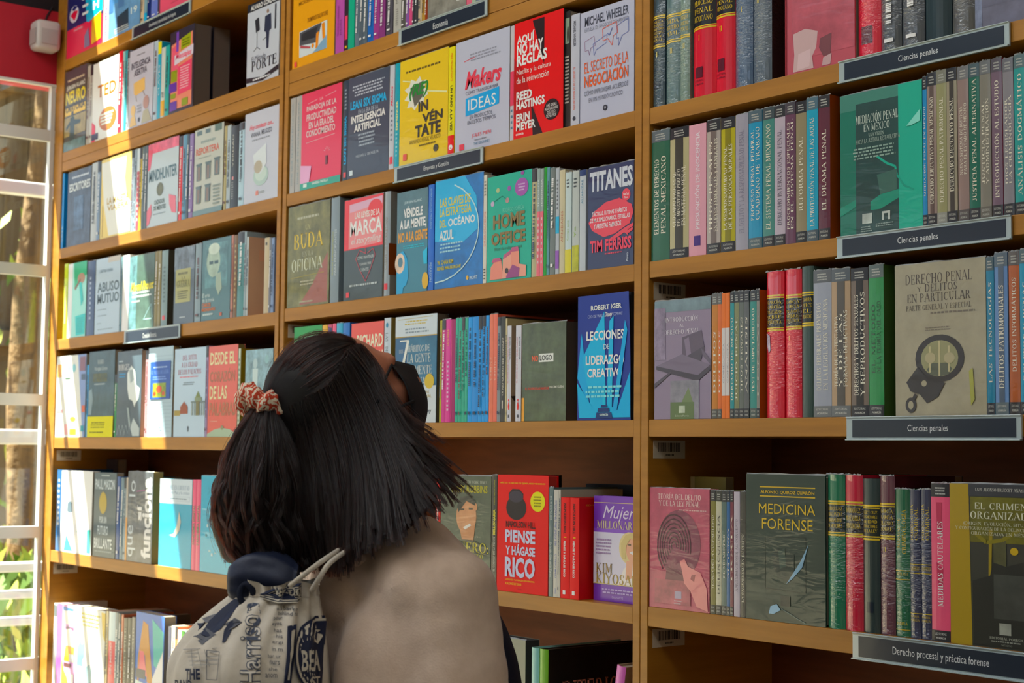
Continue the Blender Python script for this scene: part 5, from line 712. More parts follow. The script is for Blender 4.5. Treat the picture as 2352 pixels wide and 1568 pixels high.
shelf_row(2, 5, [
 Sp(1000, 1010.5, 1100, '#c23430', 'red spine beside the smiling man book, half behind hair'),
 C(1012, 1127.5, 1092, '#4f5648', 'dark green wrapped book with a smiling man and the word DINERO', [T('NEW YORK TIMES', .5, .045, .92, .07, '#b9bcae', 's'), T('TONY ROBBINS', .2, .085, .93, .155, '#a8a032', 'b'), E(.52, .37, .2, .16, '#b98a6a', .2), E(.7, .28, .035, .035, '#b98a6a'), P('#33322a', (.34, .28), (.4, .2), (.56, .18), (.7, .22), (.7, .27), (.52, .23), (.36, .34)), P('#b08060', (.4, .5), (.7, .44), (.66, .62), (.46, .62)), P('#dcd8d0', (.46, .47), (.6, .43), (.62, .45), (.5, .49)), R(.4, .3, .48, .315, '#4a4034'), R(.57, .29, .65, .305, '#4a4034'), P('#33362c', (.1, .64), (.4, .58), (.68, .58), (.94, .64), (.94, .7), (.1, .7)), T('DINERO:', .16, .6, .97, .69, '#b4aa36', 's'), T('DOMINA EL JUEGO', .1, .7, .86, .74, '#b4aa36', 's'), G(.3, .82, .84, .88, 2, '#a9ac9e')], a='the smiling man book', fin='w', mott=.3),
 Sp(1129, 1140.5, 1091, '#38362e', 'black spine lettered EL CÓDIGO DE LA MENTE MILLONARIA', [T('EL CÓDIGO DE LA MENTE', .3, .54, .7, .84, '#c3c4b8', 'u'), T('MILLONARIA', .3, .3, .75, .52, '#c9bf3a', 'uB'), T('CARLOS MASTER MUÑOZ', .35, .04, .65, .26, '#b4ac3a', 'u'), E(.5, .93, .2, .02, '#77776c')], fin='w'),
 C(1142, 1259, 1091, '#ea3d34', 'red book titled PIENSE Y HÁGASE RICO with a black hat, front facing', [T('MÁS DE 15 000 000 DE EJEMPLARES VENDIDOS', .06, .06, .94, .08, '#e0b02c', 'b'), E(.38, .28, .2, .105, '#2a2426'), P('#2a2426', (.23, .16), (.3, .12), (.44, .12), (.52, .16), (.5, .27), (.26, .27)), E(.375, .185, .145, .05, '#3f3a44'), E(.8, .22, .14, .085, '#d3cf2e'), G(.72, .17, .88, .27, 4, '#77722a'), T('NAPOLEON HILL', .18, .395, .76, .45, '#3f1c1c', 'b'), T('PIENSE', .17, .47, .76, .58, '#c2c4dc', 'B'), T('Y HÁGASE', .18, .59, .76, .685, '#c2c4dc', 'B'), T('RICO', .17, .7, .76, .875, '#c2c4dc', 'B'), T('LA RIQUEZA Y LA REALIZACIÓN PERSONAL', .18, .885, .76, .905, '#dfae2c', 'b'), T('AL ALCANCE DE TODOS', .18, .92, .5, .94, '#dfae2c', 'b'), T('Grijalbo', .43, .965, .52, .978, '#8a2420', '')], a='the PIENSE cover', fin='m', th=.022, side='#c22a22', paper='#c22a22'),
 C(1142, 1259, 1091, '#ea3d34', 'second copy directly behind the front facing red PIENSE cover', [], sb=.0235, free=1, th=.024, side='#c22a22', paper='#c22a22'),
 C(1142, 1259, 1091, '#ea3d34', 'third and last copy behind the front facing red PIENSE cover', [], sb=.049, free=1, th=.026, side='#c22a22', paper='#c22a22'),
 Sp(1260.5, 1270, 1119, '#56666a', 'slate wrapped spine beside the red PIENSE cover', [T('DE TI DEPENDE', .3, .08, .7, .3, '#b9c0be', 'd'), T('Orlando Chía de la Torre', .3, .5, .7, .82, '#b9c0be', 'd')], fin='w'), Sp(1271, 1282, 1124, '#b4b2ac', 'white spine lettered MIS AVENTURAS FINANCIERAS in blue', [T('MIS AVENTURAS FINANCIERAS', .25, .1, .7, .52, '#3f5096', 'u'), T('CÉSAR CARRILLO', .25, .6, .7, .82, '#3f5096', 'u'), T('Oxford', .3, .92, .65, .97, '#5060a0', 'u')]), Sp(1282.5, 1287, 1124, '#a8a49c', None),
 Sp(1287.5, 1307.5, 1142, '#e63a32', 'first of two red NAPOLEON HILL spines, beside the white spine', [T('NAPOLEON HILL', .35, .06, .62, .36, '#431618', 'dB'), R(.4, .39, .66, .4, '#e0b82a'), T('PIENSE Y HÁGASE RICO', .36, .43, .62, .79, '#f0dcda', 'dB'), R(.3, .92, .6, .96, '#f0dcda')], fin='m'),
 Sp(1308.5, 1329, 1143, '#e63a32', 'second of two red NAPOLEON HILL spines, showing its front cover sideways', [T('NAPOLEON HILL', .35, .06, .62, .36, '#431618', 'dB'), R(.4, .39, .66, .4, '#e0b82a'), T('PIENSE Y HÁGASE RICO', .36, .43, .62, .79, '#f0dcda', 'dB'), R(.3, .92, .6, .96, '#f0dcda')], fin='m', side='#c42a26', dp=.145, sart=[T('EDICIÓN ORIGINAL', .12, .06, .8, .08, '#cf9a2a', ''), E(.5, .26, .2, .13, '#2c1416'), T('NAPOLEON HILL', .26, .42, .95, .46, '#4a1416', 'b'), T('PIENSE', .26, .48, .95, .58, '#d8b4bc', 'B'), T('Y HÁGASE', .26, .6, .95, .68, '#d8b4bc', 'B'), T('RICO', .26, .7, .95, .86, '#d8b4bc', 'B')]),
 C(1287, 1400, 1124, '#23253a', 'navy book at the back lettered in grey above the red spines', [T('Carlos Elizondo Zapata', .22, .03, .9, .07, '#6a6c84', '')], sb=.19, free=1, th=.02),
 C(1345, 1453, 1112, '#1c1a1a', 'black book at the back of the shelf above the purple book', [], sb=.215, free=1, th=.02),
 C(1364, 1470, 1140, '#6d3fa0', 'purple and white book titled Mujer MILLONARIA with a blonde woman', [R(0, .06, 1, .065, '#d3c08a'), T('Mujer', .2, .09, .9, .25, '#cfc4dc', 'i'), T('MILLONARIA', .07, .235, 1, .31, '#cbbe9a', 's'), R(0, .31, 1, .35, '#7a4fb0'), R(0, .345, 1, .84, '#c9c6d6'), E(.78, .48, .22, .15, '#cdbf94'), E(.84, .49, .13, .12, '#cfa08a'), P('#ddd6d4', (.54, .82), (.66, .68), (.8, .62), (1, .66), (1, .84), (.56, .84)), P('#cfa08a', (.72, .6), (.86, .6), (.84, .76), (.7, .78)), P('#ece8e4', (.78, .52), (.88, .5), (.86, .54)), R(.76, .44, .82, .455, '#5a4638'), R(.88, .44, .94, .455, '#5a4638'), P('#c2b284', (.6, .44), (.7, .36), (.86, .33), (1, .36), (1, .42), (.8, .39), (.72, .46), (.7, .58), (.62, .58)), G(.05, .4, .4, .56, 5, '#9a86a8'), T('KIM', .06, .64, .42, .73, '#8d7440', 's'), T('KIYOSAKI', .06, .735, 1.04, .83, '#a08a50', 's'), R(0, .83, 1, .835, '#cfc08a'), G(.18, .87, .96, .93, 2, '#b4a0d0'), T('DIAMANTE', .42, .945, .66, .965, '#b4a0d0', '')], a='the Mujer MILLONARIA book', sb=.028, free=1, th=.022)])
shelf_row(2, 6, [
 C(1100, 1205, 1462, '#6c7064', 'large grey wrapped book with a big white S, low beside the person', [T('CASAS', .3, .3, .95, .5, '#c9d0cc', '')], fin='w', sb=.006, th=.035, paper='#3a3634', a='the big S book'),
 Sp(1216, 1233.5, 1487, '#86b4b0', 'pale teal tall spine beside the green tall spine', [T('INTIMIDAD', .3, .3, .75, .75, '#d3e4e0', 'u')], hard=True, dp=.23),
 Sp(1234, 1254, 1490, '#6a9a2c', 'green tall spine whose dark cover reads INTERIORES mexicanos', [T('INTERIORES', .3, .3, .75, .8, '#d8e2b8', 'u')], hard=True, dp=.27, side='#17130f', smott=.5, sart=[T('INTERIORES', .14, .16, .92, .3, '#d08f80', 's'), T('mexicanos', .14, .33, .9, .41, '#d08f80', '')]),
 Sp(1362, 1382, 1512, '#c872b0', 'leaning pink book with a red top edge at the panel', [T('GASTRONOMÍA DE TODOS', .3, .1, .6, .8, '#e6c4de', 'd')], side='#8c7a68', dp=.2, lean=9, dz=.0045, hard=True, free=1, sart=[T('IN', .3, .3, .9, .46, '#8a2c3a', 's')])])

# ---- law bookcase
BAND = lambda c1, a, b: [R(0, a, 1, a + .012, '#cdb45a'), R(0, a + .018, 1, a + .026, '#cdb45a'), R(0, b - .026, 1, b - .018, '#cdb45a'), R(0, b - .012, 1, b, '#cdb45a')]
def law(t1, c1='#20242c', a=.2, b=.46, ink='#cdb45a'):
    """gilt title block on a bound law book"""
    it = [R(0, a + .026, 1, b - .026, c1)] + BAND(c1, a, b); n = len(t1); hh = (b - a - .08)/n
    for i, s in enumerate(t1): it.append(T(s, .1, a + .04 + hh*i, .9, a + .04 + hh*i + hh*.66, ink, 's'))
    return it
H_ = dict(hard=True)
shelf_row(3, 2, [
 Sp(1494, 1524, -110, '#31434c', 'dark teal law volume I against the panel, highest shelf', law(['OJEDA', 'VELÁZQUEZ', 'DERECHO', 'CONSTITU', 'CIONAL', 'PENAL'], '#1c2436', .3, .55) + [T('I', .4, .58, .55, .62, '#c3b46a', 's'), R(.24, .8, .7, .86, '#22303a')], fin='w', **H_), Sp(1526, 1559, -112, '#5a6f70', 'wrapped grey green law volume II, highest shelf', law(['OJEDA', 'DERECHO', 'PENAL'], '#4a5f66', .32, .54) + [T('II', .4, .58, .58, .62, '#c3b46a', 's')], fin='w', **H_), Sp(1560, 1582, -114, '#6d8076', 'wrapped grey green law volume III beside the red volumes', law(['OJEDA', 'DERECHO', 'PENAL'], '#5f756e', .32, .53) + [T('III', .35, .57, .62, .61, '#c3b46a', 's')], fin='w', **H_),
 Sp(1586, 1638, -118, '#c02840', 'red law volume I with gilt bands, highest shelf', law(['DERECHO', 'PROCESO', 'PENAL', 'MEXICANO'], '#1c1a20', .18, .5) + [T('I', .36, .54, .42, .58, '#d8c05a', 's'), R(.2, .78, .55, .86, '#501426'), T('EDITORIAL', .16, .875, .6, .89, '#501426', ''), T('PORRÚA', .16, .9, .6, .915, '#501426', 'b')], fin='g', **H_), Sp(1640, 1683, -122, '#c02840', 'red law volume II with gilt bands, highest shelf', law(['DERECHO', 'PROCESO', 'PENAL', 'MEXICANO'], '#1c1a20', .2, .46) + [T('II', .28, .52, .44, .56, '#d8c05a', 's'), R(.14, .76, .56, .85, '#501426'), T('EDITORIAL', .1, .865, .62, .88, '#501426', ''), T('PORRÚA', .1, .89, .62, .905, '#501426', 'b')], fin='g', **H_),
 Sp(1684.5, 1724, -125, '#43566e', 'blue grey wrapped law volume I with crinkled film', [R(0, .28, 1, .3, '#cdb45a'), T('I', .44, .42, .52, .46, '#c3b46a', 's')], fin='w', **H_), Sp(1725, 1767, -127, '#4a5560', 'blue grey wrapped law volume II before the dark gap', [R(0, .28, 1, .3, '#cdb45a'), T('II', .3, .38, .44, .42, '#c3b46a', 's')], fin='w', side='#2a1f1f', **H_),
 C(1803, 1963, -150, '#a85560', 'worn maroon book front with peeled plastic, highest law shelf', [R(0, 0, .03, 1, '#7a2028'), R(.1, .3, 1, .9, '#a25560', .35), P('#bca2a4', (.12, .7), (.3, .68), (.48, .72), (.46, .84), (.4, .9), (.42, .99), (.12, .99), (.14, .86)), P('#c8b0b4', (.2, .86), (.38, .84), (.36, .97), (.18, .98)), P('#6d4248', (.52, .78), (.68, .76), (.66, .92), (.56, .92), (.5, .85)), P('#b4989c', (.56, .93), (.68, .91), (.66, .99), (.54, .99))], a='the worn maroon book', fin='w', th=.03, **H_),
 Sp(1965, 2017, -160, '#c23446', 'red wrapped law spine with crinkled film on the highest shelf', [R(.22, .76, .72, .9, '#54222c', .6)], fin='w', **H_), Sp(2018.5, 2065, -165, '#3d4248', None, None, fin='w', **H_), Sp(2066.5, 2117, -168, '#42464c', None, None, fin='w', **H_), Sp(2119, 2179, -172, '#26343a', 'broad black bound law spine without wrapping, highest shelf', [R(0, .3, 1, .31, '#8a7a3a')], fin='g', **H_), Sp(2182, 2236, -176, '#4a4a4a', None, None, fin='w', **H_),
 C(2239, 2400, -190, '#5c5a6a', 'purple grey wrapped book above the end of the highest label strip', [R(.1, .2, .9, .8, '#5a5868', .4), R(0, 0, .1, 1, '#6c7288', 1)], a='the purple grey book', fin='w', mott=.4)])
def por(s, ink='#e4e0d4', lines=None, **k):
    """law paperback spine: author block at the head, publisher block at the foot, title reading upward"""
    return s
def ps(xl, xr, yt, col, label, titles, head='#26262a', foot='#26262a', ink='#d8d4c6', fin='w', blend=None, q=(.2, .84), **o):
    it = []
    if blend: it.append(R(.3, .0, .72, 1, blend))
    if head: it += [R(0, 0, 1, .085, head), G(.2, .02, .8, .075, 3, '#a9a9a4')]
    n = len(titles); w = .74/n
    for i, s in enumerate(titles):
        x0 = .13 + i*w; e_ = {1: .25, 2: .17}.get(n, .12); it.append(T(s, x0 + w*e_, q[0] + .02*(n-1-i), x0 + w*(1-e_), q[1], ink, 'us'))
    if foot: it += [R(0, .925, 1, 1, foot), T('EDITORIAL', .16, .94, .84, .955, '#b4b4ae', 'i'), T('PORRÚA', .2, .965, .8, .982, '#b4b4ae', 'bi')]
    return Sp(xl, xr, yt, col, label, it, fin=fin, **o)
shelf_row(3, 3, [
 ps(1493.5, 1537, 300, '#2f5a48', 'green wrapped spine lettered ELEMENTOS DE DERECHO PENAL MEXICANO', ['ELEMENTOS DE DERECHO', 'PENAL MEXICANO'], head='#5a646a', foot=None, q=(.2, .8)), ps(1538, 1581, 292, '#a8a284', 'cream and black spine lettered GLOSARIO PROCESAL', ['GLOSARIO PROCESAL', 'DEL MINISTERIO PÚBLICO', 'EN MATERIA PENAL'], blend='#3a3832', q=(.3, .76), fin='g'),
 Sp(1581.5, 1621, 285, '#c99aa8', 'pink spine lettered PRESUNCIÓN DE INOCENCIA', [T('PRESUNCIÓN DE INOCENCIA', .36, .06, .66, .8, '#e6ccd4', 'ub'), R(.32, .85, .7, .925, '#4a3a74', .3)], fin='m', side='#8a1c34'),
 ps(1623, 1654, 275, '#a49c98', 'pale taupe spine lettered TIPOS PENALES EN LEYES FEDERALES', ['TIPOS PENALES', 'EN LEYES FEDERALES Y GENERALES'], blend='#6a5f5c', q=(.14, .84)), ps(1656, 1688, 269, '#a8a026', 'yellow spine lettered LA RESPONSABILIDAD PENAL', ['LA RESPONSABILIDAD PENAL', 'DE LAS PERSONAS MORALES'], blend='#7a741e', fin='g'),
 ps(1689, 1718, 262, '#94929e', 'lilac grey spine lettered EL DELITO Y LA RESPONSABILIDAD PENAL', ['EL DELITO Y LA RESPONSABILIDAD PENAL'], head=None, foot=None, ink='#7a7888', q=(.12, .88)), ps(1719, 1750, 254, '#1c86a8', 'bright blue spine lettered PROCESO PENAL FEDERAL', ['PROCESO PENAL FEDERAL', 'CUADERNO DE TRABAJO'], head='#4a5a64', foot='#4a5a60', q=(.12, .8)), ps(1751.5, 1778, 247, '#4a7a74', 'grey teal spine lettered EL SISTEMA PENAL MEXICANO', ['EL SISTEMA PENAL MEXICANO'], q=(.12, .88), head='#3a4448'), ps(1778.5, 1803, 242, '#aca2ae', 'pale pink spine lettered DERECHO INTERNACIONAL PENAL', ['DERECHO INTERNACIONAL PENAL'], ink='#5f5a66', q=(.18, .86)), ps(1803.5, 1827, 235, '#5a3a4e', 'plum spine lettered PROCEDIMIENTOS ESPECIALES', ['PROCEDIMIENTOS ESPECIALES', 'EN EL SISTEMA PENAL'], q=(.12, .9), head='#3f3a42', foot=None), ps(1828, 1852, 232, '#857c66', 'tan spine lettered REFORMA PENAL', ['REFORMA PENAL'], q=(.26, .78), fin='g'), ps(1852.5, 1878, 224, '#1f93ae', 'cyan spine lettered LA PROTECCIÓN PENAL DE LAS AGUAS', ['LA PROTECCIÓN PENAL DE LAS AGUAS'], head='#4f6672', foot='#46525a', q=(.14, .9)), ps(1879.5, 1906, 219, '#522634', 'maroon spine lettered EL DRAMA PENAL beside an orange brown cover', ['EL DRAMA PENAL'], q=(.24, .8), side='#9a4a22', dp=.13),
 C(1930, 2119, 202, '#1f6a5c', 'green wrapped book titled MEDIACIÓN PENAL EN MÉXICO, front facing', [R(0, 0, 1, .12, '#4a7a70'), P('#17806e', (0, .8), (.24, .74), (.24, .79), (0, .86)), P('#17a08c', (.72, 0), (1, 0), (1, 1), (.72, 1)), R(.2, .08, .72, 1, '#26403f', .25), P('#1c8472', (.38, .78), (.5, .74), (.72, .72), (.72, .78), (.5, .84), (.38, .84)), L('#26a08c', .008, (.46, .47), (.58, .53), (.68, .56), (.7, .62)), L('#22907e', .006, (.7, .62), (.78, .7), (.9, .74)), P('#3f5f58', (.46, .6), (.7, .58), (.7, .72), (.5, .74)), T('MEDIACIÓN PENAL', .2, .165, .72, .225, '#c9d4cc', 's'), T('EN MÉXICO', .3, .235, .62, .285, '#c9d4cc', 's'), T('UNA VISIÓN', .36, .3, .55, .325, '#a9b8b0', 's'), T('HACIA LA JUSTICIA RESTAURATIVA', .2, .335, .74, .365, '#a9b8b0', 's'), G(.16, .39, .74, .48, 4, '#8aa098'), R(.28, .86, .4, .93, '#a4aeaa', .6), R(.52, .86, .62, .92, '#b4bcb8'), R(.545, .875, .595, .92, '#2a3f3e'), G(.26, .945, .4, .99, 3, '#8a9a96'), G(.44, .935, .68, .965, 2, '#8a9a96'), P('#8fd0c4', (.82, .3), (.98, .2), (.98, .28), (.88, .3))], a='the MEDIACIÓN PENAL book', fin='w', th=.03),
 ps(2119.5, 2129, 176, '#1f7fae', 'narrow blue spine squeezed beside the MEDIACIÓN PENAL cover', ['MEDIACIÓN PENAL EN MÉXICO'], q=(.2, .8)), ps(2129.5, 2151, 167, '#8a7a74', 'taupe spine lettered DERECHO EJECUTIVO PENAL MEXICANO', ['DERECHO EJECUTIVO PENAL MEXICANO'], blend='#5a4c48', q=(.16, .86)), ps(2151.5, 2174, 161, '#8c8a6a', 'khaki spine lettered DERECHO PENAL PATRIMONIAL', ['DERECHO PENAL PATRIMONIAL'], q=(.18, .86), head='#77776c', foot='#8a8a84'), ps(2174.5, 2198, 155, '#8f8878', 'cream and black spine lettered DERECHO EJECUTIVO PENAL', ['DERECHO EJECUTIVO PENAL'], blend='#3d3834', q=(.2, .8), fin='g'), ps(2200, 2225, 152, '#867470', 'pinkish grey spine lettered NUEVO SISTEMA DE JUSTICIA PENAL', ['NUEVO SISTEMA DE JUSTICIA', 'PARA EL ESTADO DE MÉXICO'], head='#6a6a6c', foot='#4f4a4a', q=(.24, .7)), ps(2226, 2250, 146, '#1d5a4c', 'dark green spine lettered JUSTICIA PENAL ALTERNATIVA', ['JUSTICIA PENAL ALTERNATIVA'], head='#44545a', q=(.1, .88)), ps(2250.5, 2276, 139, '#77746c', 'grey spine lettered JUSTICIA PENAL Y ADMINISTRACIÓN DE PRISIONES', ['JUSTICIA PENAL', 'Y ADMINISTRACIÓN'], head='#66686a', foot='#5f5c56', q=(.24, .78)), ps(2278, 2302, 133, '#6a5866', 'mauve spine lettered INTRODUCCIÓN AL ESTUDIO DEL DERECHO PENAL', ['INTRODUCCIÓN AL ESTUDIO'], head='#4f4a52', q=(.14, .88), side='#8a1c40'), ps(2304, 2328, 133, '#7d7a80', 'silvery spine with dark stripe right of the mauve law spine', ['DIOS LEGISLADOR', 'LA CRIMINOLOGÍA'], head='#66666c', q=(.24, .8)), ps(2330, 2356, 124, '#3f8a88', 'turquoise law spine at the photo edge, above the middle strip', ['ANÁLISIS DOGMÁTICO'], head='#55666a', q=(.12, .88))])
shelf_row(3, 4, [
 C(1503.5, 1633, 687, '#84788c', 'mauve book titled INTRODUCCIÓN AL DERECHO PENAL with a gavel', [R(0, 0, 1, .1, '#6f8088', .4), T('INTRODUCCIÓN', .2, .145, .78, .185, '#d6d2da', 's'), T('AL', .45, .205, .53, .23, '#d6d2da', 's'), T('DERECHO PENAL', .18, .25, .8, .29, '#d6d2da', 's'), R(0, .06, .2, .5, '#7f7488', .8), P('#584e5e', (.5, .32), (.84, .27), (.9, .44), (.6, .52), (.5, .48)), P('#7a6e82', (.54, .34), (.62, .32), (.66, .46), (.58, .48)), P('#463f4c', (.5, .5), (.9, .4), (.82, .54), (.56, .58)), P('#5f5666', (.84, .42), (1, .52), (1, .56), (.86, .48)), P('#6e6476', (.04, .55), (.5, .46), (1, .56), (.78, .64)), P('#3c3642', (.04, .55), (.78, .64), (1, .57), (1, .6), (.78, .69), (.04, .58)), P('#4a4450', (0, .7), (.3, .6), (.3, .62), (0, .74)), R(.3, .68, .8, 1, '#82808a', .5), P('#6c7a58', (.5, .86), (.62, .74), (.7, .86)), R(.3, .86, .72, 1, '#5a6a48'), R(.45, .89, .56, .95, '#a4ac9c', .5), T('EditorialPorrúa', .39, .965, .63, .98, '#a9b09c', '')], a='the gavel book', fin='w', side='#54505a'),
 ps(1634.5, 1648, 675, '#b0763c', None, ['DELITOS'], foot='#4a4a48', head='#5a5a58', q=(.3, .8)), ps(1648.5, 1657.5, 674, '#c46a2c', None, ['DELITOS'], foot='#4a4a48', head='#5a5a58', q=(.3, .8)), Sp(1658, 1666.5, 673, '#cc7236', None, [R(0, .28, 1, .82, '#c6c2c2'), T('CONDUCTA', .3, .4, .7, .72, '#8a8a92', 'u')]), Sp(1667, 1676, 672, '#cc7236', None, [R(0, .28, 1, .82, '#c6c2c2'), T('CONDUCTA', .3, .4, .7, .72, '#8a8a92', 'u')]), ps(1677, 1686, 671, '#2f8288', None, ['DERECHO DE MÉXICO'], q=(.2, .86)), ps(1686.5, 1697.5, 670, '#77795a', None, ['JUICIO PENAL'], q=(.2, .86)), ps(1698, 1708.5, 669, '#5a605c', None, ['TIPOS PENALES'], q=(.2, .8)), ps(1709, 1720.5, 668, '#55585a', None, ['ANÁLISIS'], q=(.2, .8)), ps(1723, 1737.5, 667, '#3f7f7a', 'teal spine lettered TEST DE IMPUTABILIDAD PENAL', ['TEST DE IMPUTABILIDAD'], q=(.14, .8), foot='#46504c'), ps(1738, 1744.5, 665, '#7c7a74', None, ['PENAL'], side='#9a5a2c', dp=.13),
 Sp(1756.5, 1796, 623, '#c23a48', 'first of two red wrapped law volumes, with a torn dark patch', law(['GARCÍA', 'GARCÍA', 'TRATADO', 'SOBRE', 'TENTATIVA'], '#1e1a1a', .16, .41) + [P('#a8a0b4', (0, .42), (.3, .44), (.34, .54), (.2, .56), (.04, .5))], fin='w', **H_), Sp(1801, 1837, 618, '#c23a48', 'second of two red wrapped law volumes, marked II', law(['GARCÍA', 'GARCÍA', 'TRATADO', 'SOBRE', 'TENTATIVA'], '#1e1a1a', .17, .41) + [T('II', .3, .45, .42, .48, '#d8b84a', 's')], fin='w', **H_), Sp(1839.5, 1866, 611, '#3a4a46', 'dark green bound law spine lettered EL FRAUDE', law(['ZAMORA', 'PIERCE', 'EL', 'FRAUDE'], '#1f2624', .17, .4), fin='g', **H_),
 ps(1868, 1909, 620, '#9296a2', 'lilac grey spine lettered DELITOS FEDERALES PREVISTOS', ['DELITOS FEDERALES PREVISTOS', 'EN LA LEGISLACIÓN MEXICANA'], head='#55585c', foot='#66686a', q=(.2, .82)), ps(1909.5, 1953, 617, '#a08a72', 'tan and dark spine lettered TEORÍA DE LA TENTATIVA', ['TEORÍA DE LA TENTATIVA', 'Y DE LAS', 'FORMAS DELICTIVAS'], blend='#4a4540', q=(.28, .8), head='#4a5056', foot='#5f6264'), ps(1954.5, 1994, 615, '#6c6058', 'brown and black spine lettered DERECHOS Y DELITOS SEXUALES', ['DERECHOS Y DELITOS SEXUALES', 'Y REPRODUCTIVOS'], blend='#221f1e', q=(.16, .86), fin='g'), ps(1995.5, 2029.5, 608, '#3a8050', 'green spine lettered EL MÉTODO DE LA TEORÍA DEL CASO', ['EL MÉTODO', 'DE LA TEORÍA DEL CASO'], head='#55605f', ink='#2f5038', q=(.24, .72), side='#3f5a34', dp=.14),
 C(2056.5, 2265.5, 600, '#9a9480', 'beige book titled DERECHO PENAL Y DELITOS EN PARTICULAR with handcuffs', [R(0, 0, 1, 1, '#989280', .15), T('DERECHO PENAL', .12, .07, .86, .135, '#4a423c', 's'), T('Y', .26, .155, .3, .185, '#4a423c', 's'), T('DELITOS', .34, .14, .7, .19, '#4a423c', 's'), T('EN PARTICULAR', .14, .2, .84, .255, '#4a423c', 's'), T('PARTE GENERAL Y ESPECIAL', .13, .275, .85, .31, '#5a524a', 's'), G(.4, .32, .95, .345, 1, '#6a6258'), G(.32, .42, .64, .45, 2, '#7a7266'), E(.5, .63, .27, .155, '#2e2a2a'), E(.5, .63, .205, .118, '#8c8a6c'), P('#55594c', (.36, .7), (.42, .66), (.58, .66), (.64, .7), (.6, .735), (.5, .748), (.4, .735)), R(.385, .55, .405, .72, '#b4ac8c'), R(.49, .515, .51, .745, '#b4ac8c'), R(.595, .55, .615, .72, '#b4ac8c'), E(.4, .625, .06, .035, '#a49c80'), E(.61, .63, .06, .035, '#a49c80'), P('#2e2a2a', (.13, .78), (.26, .68), (.34, .74), (.56, .79), (.48, .88), (.36, .92), (.28, .86), (.18, .84)), E(.33, .79, .03, .02, '#9a9480'), E(.18, .93, .06, .05, '#2e2a2a'), E(.18, .93, .03, .028, '#9a9480'), L('#2e2a2a', .012, (.24, .86), (.2, .9)), P('#9a9a5a', (.82, .72), (.86, .7), (.88, .9), (.84, .94))], a='the handcuffs book', fin='w', th=.04),
 ps(2266, 2284, 590, '#1c7490', 'blue spine lettered LAS TECNOLOGÍAS beside the handcuffs book', ['LAS TECNOLOGÍAS'], q=(.16, .8), head='#4a5a60'), ps(2285, 2315, 580, '#6480a8', 'lilac blue spine lettered DELITOS PATRIMONIALES', ['DELITOS PATRIMONIALES'], blend='#4f5a6a', head='#54606a', foot='#5a6468', q=(.2, .84)), ps(2318, 2342, 577, '#9a5636', 'orange brown spine lettered DELITOS INFORMÁTICOS', ['DELITOS INFORMÁTICOS'], head='#55504e', foot='#2f2c2c', q=(.16, .74)), ps(2343, 2366, 572, '#1f84a2', 'blue law spine at the photo edge beside DELITOS INFORMÁTICOS', ['DELITOS Y PENAS'], q=(.2, .8), head='#4a5a60')])
